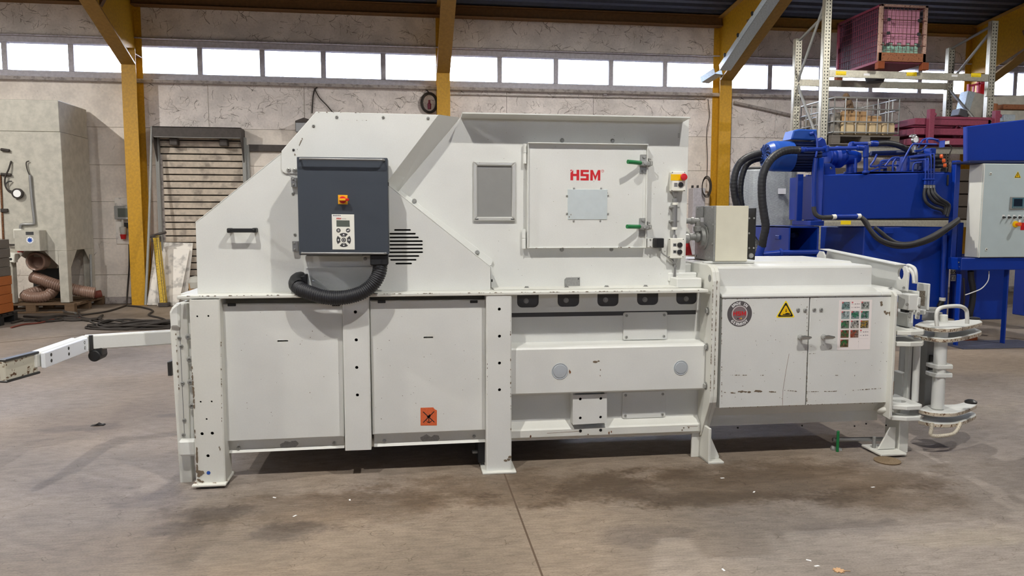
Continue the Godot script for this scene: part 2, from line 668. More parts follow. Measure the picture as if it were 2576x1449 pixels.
	mat("sill", rgb(172, 166, 166), 0.9, 0.0, smudge, 0.8)
	mat("blue", rgb(2, 50, 150), 0.42, 0.0, soft, 0.8)
	mat("blue_motor", rgb(30, 80, 172), 0.4, 0.0, soft, 2.0)
	mat("blue_dark", rgb(20, 36, 84), 0.5, 0.0, grime, 3.0)
	mat("hose", rgb(58, 58, 60), 0.55, 0.0, grime, 6.0)
	mat("hose_brown", rgb(146, 118, 104), 0.3, 0.0, soft, 3.0)
	mat("cream", rgb(188, 186, 178), 0.5, 0.0, grime, 0.5)
	mat("cream_grey", rgb(150, 146, 138), 0.35, 0.25, filth, 0.7)  # darker greyish cream with dirt, on the printed case
	mat("cabinet", rgb(226, 226, 218), 0.4, 0.0, soft, 1.0)
	mat("cabinet_door", rgb(188, 202, 204), 0.4, 0.0, soft, 1.0)
	mat("shutter", rgb(204, 195, 187), 0.6, 0.1, grime, 0.8)
	over(m.shutter, smudge, 0.25)
	mat("shutter_frame", rgb(80, 74, 72), 0.6, 0.2, grime, 1.0)
	mat("disc_wood", rgb(150, 132, 108), 0.8, 0.0, wood, 2.0)
	mat("wood_dark", rgb(86, 78, 72), 0.85, 0.0, wood, 2.0)
	mat("wood_old", rgb(120, 98, 76), 0.85, 0.0, wood, 2.0)
	mat("wood_red", rgb(150, 76, 34), 0.8, 0.0, wood, 2.0)
	mat("wood_orange", rgb(196, 112, 50), 0.6, 0.0, wood, 2.0)
	mat("card", rgb(178, 142, 100), 0.85, 0.0, soft, 2.0)
	mat("card_light", rgb(196, 174, 136), 0.8, 0.0, soft, 2.0)
	mat("maroon", rgb(134, 56, 80), 0.6, 0.0, grime, 2.2)
	mat("plum", rgb(74, 48, 70), 0.6, 0.0, grime, 2.0)
	mat("pink", rgb(216, 150, 176), 0.6, 0.0, soft, 1.0)
	mat("mint", rgb(160, 206, 186), 0.6, 0.0, soft, 1.0)
	mat("cage_rust", rgb(186, 152, 138), 0.8, 0.0, half, 2.4)
	mat("board", rgb(234, 232, 230), 0.5, 0.0, smudge, 0.4)
	mat("cord", rgb(52, 46, 42), 0.7)
	mat("cord_red", rgb(112, 54, 42), 0.7)
	mat("tape", rgb(168, 172, 178), 0.3, 0.4, grime, 12.0)
	mat("litter", rgb(30, 26, 24), 0.8)
	mat("leaf", rgb(196, 156, 116), 0.8)
	mat("sack", rgb(190, 188, 180), 0.7)
	var film := mat("film", Color(0.86, 0.88, 0.92, 0.55), 0.3)
	film.transparency = BaseMaterial3D.TRANSPARENCY_ALPHA
	var glass := mat("pane", Color(0.95, 0.97, 1.0, 0.08), 0.05)
	glass.transparency = BaseMaterial3D.TRANSPARENCY_ALPHA
	var lamp := mat("lamp", Color(1, 0.97, 0.92), 0.5)
	lamp.emission_enabled = true
	lamp.emission = Color(1, 0.96, 0.9)
	lamp.emission_energy_multiplier = 3.0


func _ready() -> void:
	# the camera
	var cam := Camera3D.new()
	cam.name = "camera"
	cam.position = Vector3(0, 1.5, 0)
	cam.rotation_degrees = Vector3(-5.374, -7.754, 0.087)
	cam.fov = 41.747
	cam.near = 0.05
	cam.far = 200.0
	add_child(cam)

	# an overcast day outside, seen only through the band of windows
	var world := WorldEnvironment.new()
	world.name = "world"
	var env := Environment.new()
	var sky := Sky.new()
	var air := ProceduralSkyMaterial.new()
	air.sky_top_color = Color(0.80, 0.86, 1.0)
	air.sky_horizon_color = Color(0.92, 0.95, 1.0)
	air.ground_horizon_color = Color(0.60, 0.62, 0.66)
	air.ground_bottom_color = Color(0.36, 0.36, 0.36)
	air.sun_angle_max = 1.0
	air.sky_energy_multiplier = 4.5
	air.ground_energy_multiplier = 1.5
	sky.sky_material = air
	env.background_mode = Environment.BG_SKY
	env.sky = sky
	env.tonemap_mode = Environment.TONE_MAPPER_LINEAR
	env.tonemap_exposure = 0.87
	env.sdfgi_enabled = true
	env.ssao_enabled = true
	env.ssil_enabled = true
	world.environment = env
	add_child(world)

	make_materials()
	# the hall's lamps: high-bay reflectors above and behind the camera, and a second row beyond the press
	for l in [[2.1, 5.9, -1.2, 25.0], [-1.5, 5.9, -1.3, 23.0], [3.6, 5.7, -8.6, 46.0], [-7.9, 5.5, -8.2, 36.0], [9.0, 5.7, -6.0, 18.0], [-6.5, 5.9, -3.0, 30.0]]:
		hall_lamp(Vector3(l[0], l[1], l[2]), l[3])
	var seats := ["over the floor before the press's cabinet", "over the floor before the press's control box", "between the press and the blue machine", "left of the dust filter", "over the control console", "over the floor left of the press"]
	var lit := find_children("ceiling_lamp*", "Node3D", false, false)
	for k in lit.size():
		lit[k].set_meta("label", "round high-bay reflector lamp hung " + seats[k])

	build_room()
	build_press()
	build_left()
	build_right()
	build_rack()
	build_litter()


func hall_lamp(at: Vector3, energy: float) -> void:
	var t := thing("ceiling_lamp", "round high-bay reflector lamp hung from the roof deck", "lamp", at, "high-bay lamps under the roof")
	obj("reflector", sh().lathe([Vector2(0.06, 0.34), Vector2(0.10, 0.30), Vector2(0.16, 0.10), Vector2(0.25, 0.0), Vector2(0.255, 0.002), Vector2(0.165, 0.105), Vector2(0.11, 0.305), Vector2(0.06, 0.346), Vector2(0, 0.346)], 24), m.zinc_dull, t).position = Vector3.ZERO
	obj("diffuser", sh(Vector3(0, 0.03, 0)).lathe([Vector2(0, 0), Vector2(0.2, 0), Vector2(0.205, 0.012), Vector2(0, 0.014)], 24), m.lamp, t).position = Vector3.ZERO
	var top := 5.13 + 0.1 * (at.z - WALL_Z) - at.y
	obj("hanger", sh().rod(Vector3(0, 0.34, 0), Vector3(0, top, 0), 0.008), m.zinc_dull, t).position = Vector3.ZERO
	var s := SpotLight3D.new()
	s.name = "light"
	s.position = Vector3(0, 0.0, 0)
	s.rotation_degrees = Vector3(-90, 0, 0)
	s.light_color = Color(1.0, 0.985, 0.955)
	s.light_energy = energy
	s.light_size = 0.07
	s.spot_range = 40.0
	s.spot_attenuation = 2.0
	s.spot_angle = 86.0
	s.spot_angle_attenuation = 0.4
	s.shadow_enabled = true
	t.add_child(s)


# ---------- the hall ----------

func build_room() -> void:
	# floor, in bays with a sawn joint between them
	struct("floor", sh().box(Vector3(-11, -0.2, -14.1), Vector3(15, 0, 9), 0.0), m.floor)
	var jt := sh()
	jt.box(Vector3(0.534, -0.002, -14), Vector3(0.543, 0.0007, 8), 0.0)
	jt.xf = Transform3D(Basis(Vector3.UP, 0.62), Vector3(-4.9, 0, -9.6))
	jt.box(Vector3(-6, -0.002, -0.012), Vector3(1.9, 0.0007, 0.012), 0.0)
	struct("trim_1", jt, m.joint_brown)

	# back wall: aerated-concrete panels on a core, below and above the band of windows
	var core := sh()
	core.box(Vector3(-11.2, -0.2, -14.05), Vector3(15, 3.84, -13.785), 0.0)
	core.box(Vector3(-11.2, 4.43, -14.05), Vector3(15, 5.3, -13.785), 0.0)
	var wall := struct("wall_back", core, m.joint)
	var rows := [0.0, 0.50, 1.12, 1.75, 2.37, 3.0, 3.80]
	for f in FRAMES.size():
		var x0: float = FRAMES[f]
		var x1: float = x0 + PITCH if f < FRAMES.size() - 1 else 15.0
		for k in rows.size() - 1:
			var cuts := [x0, x1]
			if k == 5:
				cuts = [x0, x0 + 1.15, x0 + 2.75, x1]
			elif k == 4 and f != 1:
				cuts = [x0, x0 + 3.4, x1]
			for q in cuts.size() - 1:
				var s := sh().box(Vector3(cuts[q] + 0.0025, rows[k] + 0.002, -13.8), Vector3(cuts[q + 1] - 0.0025, rows[k + 1] - 0.002, WALL_Z), 0.004)
				obj("wall_panel", s, m.wall_webs if f == 3 or (k == 5 and f > 0) else m.wall, wall)
		var up := sh().box(Vector3(x0 + 0.005, 4.47, -13.8), Vector3(x1 - 0.005, 5.25, WALL_Z), 0.006)
		obj("wall_panel", up, m.wall_webs, wall)
		# the windows of this bay: five panes in one frame
		var fr := sh()
		var n := 5
		var step := (PITCH - 0.0) / n
		fr.box(Vector3(x0, 4.36, -13.9), Vector3(x0 + PITCH, 4.47, -13.77), 0.01)
		fr.box(Vector3(x0, 3.80, -13.9), Vector3(x0 + PITCH, 3.915, -13.77), 0.01)
		for k in n:
			fr.box(Vector3(x0 + k * step - 0.045, 3.915, -13.9), Vector3(x0 + k * step + 0.045, 4.36, -13.78), 0.006)
		var w := struct("window_%d" % (f + 1), fr, m.frame_pvc)
		for k in n:
			obj("pane", sh().box(Vector3(x0 + k * step + 0.045, 3.915, -13.845), Vector3(x0 + (k + 1) * step - 0.045, 4.36, -13.84), 0.0), m.pane, w)
	var ledge := sh().box(Vector3(-11, 3.74, -13.75), Vector3(15, 3.80, -13.66), 0.008)
	ledge.box(Vector3(-11, 4.47, -13.75), Vector3(15, 4.49, -13.70), 0.004)
	struct("trim_2", ledge, m.sill)
	var plinth := sh().box(Vector3(-11, 0, -13.75), Vector3(15, 0.12, -13.70), 0.01)
	struct("baseboard_back", plinth, m.sill)
	# the other walls, with no openings, outside the picture
	struct("wall_left", sh().box(Vector3(-11.2, -0.2, -14), Vector3(-11, 8.5, 9), 0.0), m.wall_grey)
	struct("wall_right", sh().box(Vector3(15, -0.2, -14), Vector3(15.2, 8.5, 9), 0.0), m.wall_grey)
	var fw := sh()                                # unseen opposite wall, with a narrow slot added to let in daylight
	fw.box(Vector3(-11.2, -0.2, 9), Vector3(15.2, 4.2, 9.2), 0.0)
	fw.box(Vector3(-11.2, 4.38, 9), Vector3(15.2, 8.5, 9.2), 0.0)
	for x in FRAMES:
		fw.box(Vector3(x - 0.3, 4.1, 9), Vector3(x + 0.3, 4.55, 9.2), 0.0)
	struct("wall_front", fw, m.wall_grey)

	# roof: trapezoidal steel deck rising towards the hall, on beams along the eaves
	var deck := sh()
	var slope := 0.1
	var prof := []
	var z := -14.1
	while z < 9.2:
		for q in [[0.0, 0.0], [0.11, 0.0], [0.14, 0.06], [0.22, 0.06]]:
			prof.append(Vector2(z + q[0], 5.17 + slope * (z + q[0] + 13.75) + q[1]))
		z += 0.25
	var closed := prof.duplicate()
	closed.append(Vector2(prof[-1].x, prof[-1].y + 0.25))
	closed.append(Vector2(prof[0].x, prof[0].y + 0.25))
	deck.slice(closed, -11.2, 15.2, 0.0)
	struct("ceiling", deck, m.deck)
	for f in FRAMES.size():
		var x0: float = FRAMES[f]
		var e := sh().box(Vector3(x0 + 0.02, 5.0, -13.75), Vector3(x0 + PITCH - 0.02, 5.17, -13.62), 0.006)
		e.box(Vector3(x0 + 0.02, 5.155, -13.75), Vector3(x0 + PITCH - 0.02, 5.175, -13.54), 0.004)
		e.box(Vector3(x0 + 0.02, 4.985, -13.75), Vector3(x0 + PITCH - 0.02, 5.003, -13.56), 0.004)
		struct("eaves_beam" if f == 0 else "eaves_beam_%03d" % f, e, m.beam_brown if f < 3 else m.yellow_dull)
		tag(get_child(-1), "brown steel eaves beam under the roof deck, bay %s" % ["at the hall's corner", "above the roller shutter", "above the white hopper", "above the pallet rack", "beyond the pallet rack"][f], "beam")
	frames()
	shutter()
	wall_fittings()


func frames() -> void:
	var where := ["outside the dust filter", "beside the dust filter and roller shutter", "behind the white hopper", "carrying the pale blue cable tray", "behind the pallet rack"]
	for f in FRAMES.size():
		var x: float = FRAMES[f]
		var t := thing("steel_column", "yellow steel portal column and rafter " + where[f], "column", Vector3(x, 0, -13.575))
		t.set_meta("kind", "structure")
		var a := sh().box(Vector3(x - 0.115, 0, -13.415), Vector3(x + 0.115, 4.25, -13.4), 0.003)
		obj("front_flange", a, m.yellow, t)
		obj("rear_flange", sh().box(Vector3(x - 0.115, 0, -13.75), Vector3(x + 0.115, 5.1, -13.735), 0.003), m.yellow, t)
		obj("web", sh().slice([Vector2(-13.735, 0), Vector2(-13.415, 0), Vector2(-13.415, 4.2), Vector2(-10.55, 5.12), Vector2(-10.55, 5.46), Vector2(-13.735, 5.14)], x - 0.006, x + 0.006, 0.0), m.yellow, t)
		obj("haunch_flange", sh().slice([Vector2(-13.415, 4.0), Vector2(-13.39, 3.98), Vector2(-10.5, 5.13), Vector2(-10.53, 5.15)], x - 0.115, x + 0.115, 0.0), m.yellow_dull, t)
		var r := sh()
		r.slice([Vector2(-13.75, 5.125), Vector2(8.9, 7.39), Vector2(8.9, 7.40), Vector2(-13.75, 5.14)], x - 0.1, x + 0.1, 0.0)
		r.slice([Vector2(-10.6, 5.08), Vector2(8.9, 7.03), Vector2(8.9, 7.045), Vector2(-10.6, 5.095)], x - 0.1, x + 0.1, 0.0)
		r.slice([Vector2(-10.6, 5.09), Vector2(8.9, 7.04), Vector2(8.9, 7.395), Vector2(-10.6, 5.445)], x - 0.006, x + 0.006, 0.0)
		obj("rafter", r, m.yellow_dull, t)
		var st := sh()
		for s in [-1.0, 1.0]:
			st.box(Vector3(x + s * 0.01, 4.15, -13.72), Vector3(x + s * 0.11, 4.165, -13.42), 0.0)
			st.prism([Vector2(x + s * 0.008, 4.62), Vector2(x + s * 0.1, 4.78), Vector2(x + s * 0.1, 4.80), Vector2(x + s * 0.008, 4.82)], -12.4, -12.3, 0.0)
		obj("stiffener", st, m.beam_brown, t)
		obj("base_plate", sh().box(Vector3(x - 0.14, 0, -13.75), Vector3(x + 0.14, 0.012, -13.38), 0.002), m.yellow_dull, t)


func shutter() -> void:
	var l := -4.185
	var r := -2.827
	var top := 2.854
	var fr := sh()
	for x in [l - 0.06, r]:
		fr.box(Vector3(x, 0, -13.75), Vector3(x + 0.06, top, -13.64), 0.004)
	var d := struct("door_1", fr, m.zinc_dull)
	var y := 0.0
	obj("backing", sh().box(Vector3(l, 0, -13.75), Vector3(r, top, -13.742), 0.0), m.hole, d)  # black sheet added so that the gaps between slats look shaded
	while y < top - 0.02:
		obj("slat", sh().box(Vector3(l, y + 0.009, -13.738), Vector3(r, minf(y + 0.108, top), -13.705), 0.008), m.shutter, d)
		y += 0.1165
	tag(d, "dirty grey roller shutter of horizontal slats beside the yellow column", "roller shutter")
	# the dark hood above it
	var hood := sh()
	var z0 := -13.75
	for x in [-4.216, -2.805]:
		hood.slice([Vector2(z0, top - 0.62), Vector2(z0 + 0.3, top - 0.1), Vector2(z0 + 0.3, top + 0.14), Vector2(z0, top + 0.12)], x, x + 0.012, 0.0)
	hood.box(Vector3(-4.216, top - 0.03, z0 + 0.285), Vector3(-2.805, top + 0.14, z0 + 0.3), 0.002)
	hood.box(Vector3(-4.216, top + 0.125, z0), Vector3(-2.805, top + 0.14, z0 + 0.3), 0.002)
	obj("hood", hood, m.shutter_frame, d)
	var lip := sh().box(Vector3(-4.191, top - 0.04, z0 + 0.25), Vector3(-2.805, top - 0.03, z0 + 0.31), 0.002)
	obj("lip", lip, m.zinc_dull, d)
	for px in [l + 0.2, r - 0.35]:
		obj("bracket", sh().box(Vector3(px, top - 0.16, z0 + 0.06), Vector3(px + 0.13, top - 0.04, z0 + 0.2), 0.01), m.shutter_frame, d)
	# a dark lintel and a second door beyond the shutter, and its guide rail
	struct("trim_3", sh().box(Vector3(-2.73, 2.622, -13.75), Vector3(0.5, 2.738, -13.69), 0.006), m.shutter_frame)
	struct("trim_4", sh().box(Vector3(-2.776, 0, -13.75), Vector3(-2.717, 2.727, -13.68), 0.006), m.zinc_dull)
	struct("trim_5", sh().box(Vector3(-4.211, 0, -13.75), Vector3(-4.153, top - 0.3, -13.70), 0.006), m.sill)


func wall_fittings() -> void:
	var t := thing("socket_box", "grey fuse box with dark window and red plug, left of the yellow column", "fuse box", Vector3(-4.9, 1.6, -13.7))
	obj("back_board", sh().box(Vector3(-4.962, 1.027, -13.75), Vector3(-4.715, 1.819, -13.73), 0.004), m.board, t)
	obj("housing", sh().box(Vector3(-4.936, 1.448, -13.73), Vector3(-4.696, 1.676, -13.62), 0.008), m.zinc_dull, t)
	obj("window", sh().box(Vector3(-4.876, 1.488, -13.62), Vector3(-4.708, 1.636, -13.612), 0.003), m.lcd, t)
	obj("plug", sh(Vector3(-4.819, 1.226, -13.66)).lathe([Vector2(0.0, -0.06), Vector2(0.03, -0.06), Vector2(0.05, 0.0), Vector2(0.055, 0.09), Vector2(0.02, 0.1), Vector2(0.02, 0.26), Vector2(0, 0.26)], 14), m.sack, t)
	obj("plug_collar", sh(Vector3(-4.822, 1.165, -13.66)).lathe([Vector2(0.0, -0.05), Vector2(0.035, -0.05), Vector2(0.052, 0.03), Vector2(0, 0.03)], 14), m.red, t)
	obj("switch", sh().box(Vector3(-4.814, 1.306, -13.73), Vector3(-4.729, 1.394, -13.66), 0.004), m.black, t)
	obj("cord", sh().tube(bez([Vector3(-4.746, 1.021, -13.7), Vector3(-4.748, 0.649, -13.66), Vector3(-4.778, 0.244, -13.62), Vector3(-4.766, -0.003, -13.5)]), 0.014, 8), m.cord, t)

	var c := thing("cable_coil", "dark cable coil with a red plug hung on the wall beside the middle yellow column", "cable", Vector3(0.38, 3.293, -13.7))
	for k in 4:
		var pts := []
		for i in 25:
			var a := TAU * i / 24.0
			pts.append(Vector3(0.382, 3.508, -13.7) + Vector3(cos(a) * (0.115 + 0.012 * k), sin(a) * (0.15 + 0.01 * k), 0.012 * (k % 2)))
		obj("cable_loop", sh().tube(pts, 0.009, 7), m.cord, c)
	obj("plug", sh(Vector3(0.381, 3.457, -13.68)).lathe([Vector2(0, -0.06), Vector2(0.03, -0.06), Vector2(0.035, 0.03), Vector2(0.018, 0.05), Vector2(0.018, 0.1), Vector2(0, 0.1)], 12), m.maroon, c)

	tag(obj("wall_cable", sh().tube(bez([Vector3(-1.65, 3.292, -13.73), Vector3(-1.623, 3.599, -13.73), Vector3(-1.573, 3.722, -13.73), Vector3(-1.437, 3.766, -13.73), Vector3(-0.86, 3.78, -13.73), Vector3(-0.172, 3.769, -13.73), Vector3(0.259, 3.765, -13.73), Vector3(0.398, 3.67, -13.72)]), 0.011, 6), m.cord), "dark cable sagging along the wall under the windows above the hopper", "cable")
	tag(obj("wall_cable", sh().tube(bez([Vector3(-1.599, 3.719, -13.72), Vector3(-1.521, 3.565, -13.72), Vector3(-1.396, 3.432, -13.72), Vector3(-1.29, 3.305, -13.72)]), 0.010, 6), m.cord), "short dark cable slanting down the wall behind the hopper top", "cable")
	var con := sh().tube([Vector3(0.764, 3.672, -13.72), Vector3(2.677, 3.673, -13.72), Vector3(5.502, 3.7, -13.72)], 0.012, 6)
	tag(obj("conduit", con, m.sill), "thin conduit along the wall under the windows right of the middle column", "conduit")
	var pipe := sh().tube([Vector3(6.047, 3.637, -13.7), Vector3(6.633, 3.532, -13.7), Vector3(7.557, 3.357, -13.7)], 0.028, 8)
	tag(obj("conduit", pipe, m.sill), "thick dusty pipe sloping down the wall behind the rack upright", "pipe")
	tag(obj("junction_box", sh().box(Vector3(3.542, 3.719, -13.75), Vector3(3.607, 3.782, -13.69), 0.006), m.frame_pvc), "small grey junction box under the windows above the service door", "junction box")
	var fl := thing("wall_lamp", "grey floodlight on the wall peeping out behind the hopper's slanted top", "lamp", Vector3(-1.808, 2.968, -13.6))
	obj("housing", sh().box(Vector3(-1.91, 2.937, -13.7), Vector3(-1.625, 3.142, -13.5), 0.015), m.frame_grey, fl)
	obj("hood", sh().prism([Vector2(-1.903, 3.13), Vector2(-1.763, 3.186), Vector2(-1.618, 3.142), Vector2(-1.619, 3.108), Vector2(-1.904, 3.103)], -13.7, -13.48, 0.004), m.shutter_frame, fl)
	var wb := thing("wall_box", "grey wall cabinet behind the press beside the coiled wires", "cabinet", Vector3(5.363, 1.846, -13.7))
	obj("body", sh().box(Vector3(5.221, 0.797, -13.75), Vector3(5.457, 2.039, -13.5), 0.01), m.frame_pvc, wb)
	obj("lug", sh().box(Vector3(5.265, 2.045, -13.7), Vector3(5.256, 2.093, -13.6), 0.004), m.black, wb)
	obj("lug", sh().box(Vector3(5.366, 2.046, -13.7), Vector3(5.357, 2.094, -13.6), 0.004), m.black, wb)
	var co := thing("wire_coil", "thin wires coiled and hung beside the yellow column above the machine's white cube", "cable", Vector3(5.438, 1.986, -13.45))
	for k in 5:
		var pts := []
		for i in 21:
			var a := TAU * i / 20.0
			pts.append(Vector3(5.432, 2.058, -13.42) + Vector3(cos(a + k) * (0.07 + 0.006 * k), sin(a + k) * (0.15 + 0.012 * k), 0.01 * k))
		obj("wire_loop", sh().tube(pts, 0.005, 6), m.cord, co)
	tag(obj("wall_wire", sh().tube(bez([Vector3(5.5, 3.668, -13.6), Vector3(5.518, 3.373, -13.55), Vector3(5.452, 3.077, -13.5), Vector3(5.461, 2.567, -13.45), Vector3(5.443, 2.203, -13.42)]), 0.006, 6), m.cord), "thin wire hanging down beside the right-hand machine column", "cable")

	# the cable tray under the haunch of the fourth column
	var tr := thing("cable_tray", "pale blue galvanised cable tray bent along the yellow haunch", "cable tray", Vector3(5.7, 3.9, -13.3))
	var pts := [Vector3(5.44, 3.93, -13.6), Vector3(5.44, 4.04, -13.36), Vector3(5.53, 4.12, -12.95), Vector3(5.53, 4.98, -10.9), Vector3(5.53, 5.5, -9.6)]
	for i in [0, 2, 3]:
		var a: Vector3 = pts[i] if i else Vector3(5.42, 4.015, -13.6)
		var b: Vector3 = pts[i + 1] if i else Vector3(5.56, 4.123, -13.30)
		var d := (b - a).normalized()
		var bas := Basis(Vector3.UP.cross(d).normalized(), d.cross(Vector3.UP.cross(d)).normalized(), d)
		var s := sh(a, bas)
		var len := (b - a).length()
		s.box(Vector3(-0.10, -0.06, 0), Vector3(0.10, -0.055, len), 0.0)
		s.box(Vector3(-0.10, -0.06, 0), Vector3(-0.095, 0.05, len), 0.0)
		s.box(Vector3(0.095, -0.06, 0), Vector3(0.10, 0.05, len), 0.0)
		obj("channel", s, m.galv, tr)
		if i > 0:
			for k in 4:
				var q := a + d * len * (k + 0.5) / 4.0
				obj("clip", sh(q, bas).box(Vector3(-0.12, 0.03, -0.02), Vector3(-0.09, 0.09, 0.02), 0.003), m.black, tr)


# ---------- the white baling press ----------

func chip(s: Sh, at: Vector3, w: float, h: float) -> void:      # a flake of missing paint on a face towards +z
	var n := rng.randi_range(7, 11)
	var p := []
	for k in n:
		var t := TAU * k / n
		var r := rng.randf_range(0.55, 1.1)
		p.append(Vector2(at.x + cos(t) * w * 0.5 * r, at.y + sin(t) * h * 0.5 * r))
	s.prism(p, at.z - 0.001, at.z + rng.randf_range(0.0005, 0.0012), 0.0)


func wear(s: Sh, a: Vector3, b: Vector3, count: int, big := 0.008, along := 2.2) -> void:      # small flakes strung along an edge
	var d := (b - a)
	var up := absf(d.y) > absf(d.x)
	for i in count:
		var at := a + d * rng.randf()
		var q := big * rng.randf_range(0.25, 1.0)
		chip(s, at, q if up else q * along, q * along if up else q)


func hex_hole(x: Vector2, r := 0.0098) -> Array:
	return ring(x.x, x.y, r, 6)


func square_tube(x0: float, x1: float, y0: float, y1: float, z: float, deep: float, holes: Array) -> Sh:      # upright hollow section with holes in its front
	var s := sh()
	var front := [Vector2(x0 + 0.006, y0), Vector2(x1 - 0.006, y0)]      # a point beside each hole, so that the cuts stay short
	var tall := holes.map(func(h): return h[0].y + 0.0003 * h[0].x)
	tall.sort()
	for y in tall:
		if y > front[-1].y + 0.004:
			front.append(Vector2(x1 - 0.006, y))
	front.append(Vector2(x1 - 0.006, y1))
	front.append(Vector2(x0 + 0.006, y1))
	s.prism(front, z - 0.006, z, 0.001, holes)
	s.box(Vector3(x0 + 0.004, y0 + 0.001, z - deep), Vector3(x1 - 0.004, y0 + 0.006, z - 0.006), 0.0)
	for q in [[x0, x0 + 0.006], [x1 - 0.006, x1]]:
		s.box(Vector3(q[0], y0, z - deep), Vector3(q[1], y1, z - 0.004), 0.002)
	s.quad(Vector3(x0, y0, z - 0.004), Vector3(x0 + 0.007, y0, z), Vector3(x0 + 0.007, y1, z), Vector3(x0, y1, z - 0.004))
	s.quad(Vector3(x1 - 0.007, y0, z), Vector3(x1, y0, z - 0.004), Vector3(x1, y1, z - 0.004), Vector3(x1 - 0.007, y1, z))
	s.box(Vector3(x0, y0, z - deep - 0.006), Vector3(x1, y1, z - deep), 0.002)
	return s


func build_press() -> void:
	rng.seed = 77
	var p := thing("baling_press", "large white horizontal baling press with hopper, dark control box and twin-door cabinet", "baling press", Vector3(0.9, 0, -4.7))
	press_frame(p)
	press_hopper(p)
	press_door(p)
	press_controls(p)
	press_ram_end(p)
	press_gate_end(p)
	press_arm(p)
	press_wear(p)
	drive_unit()


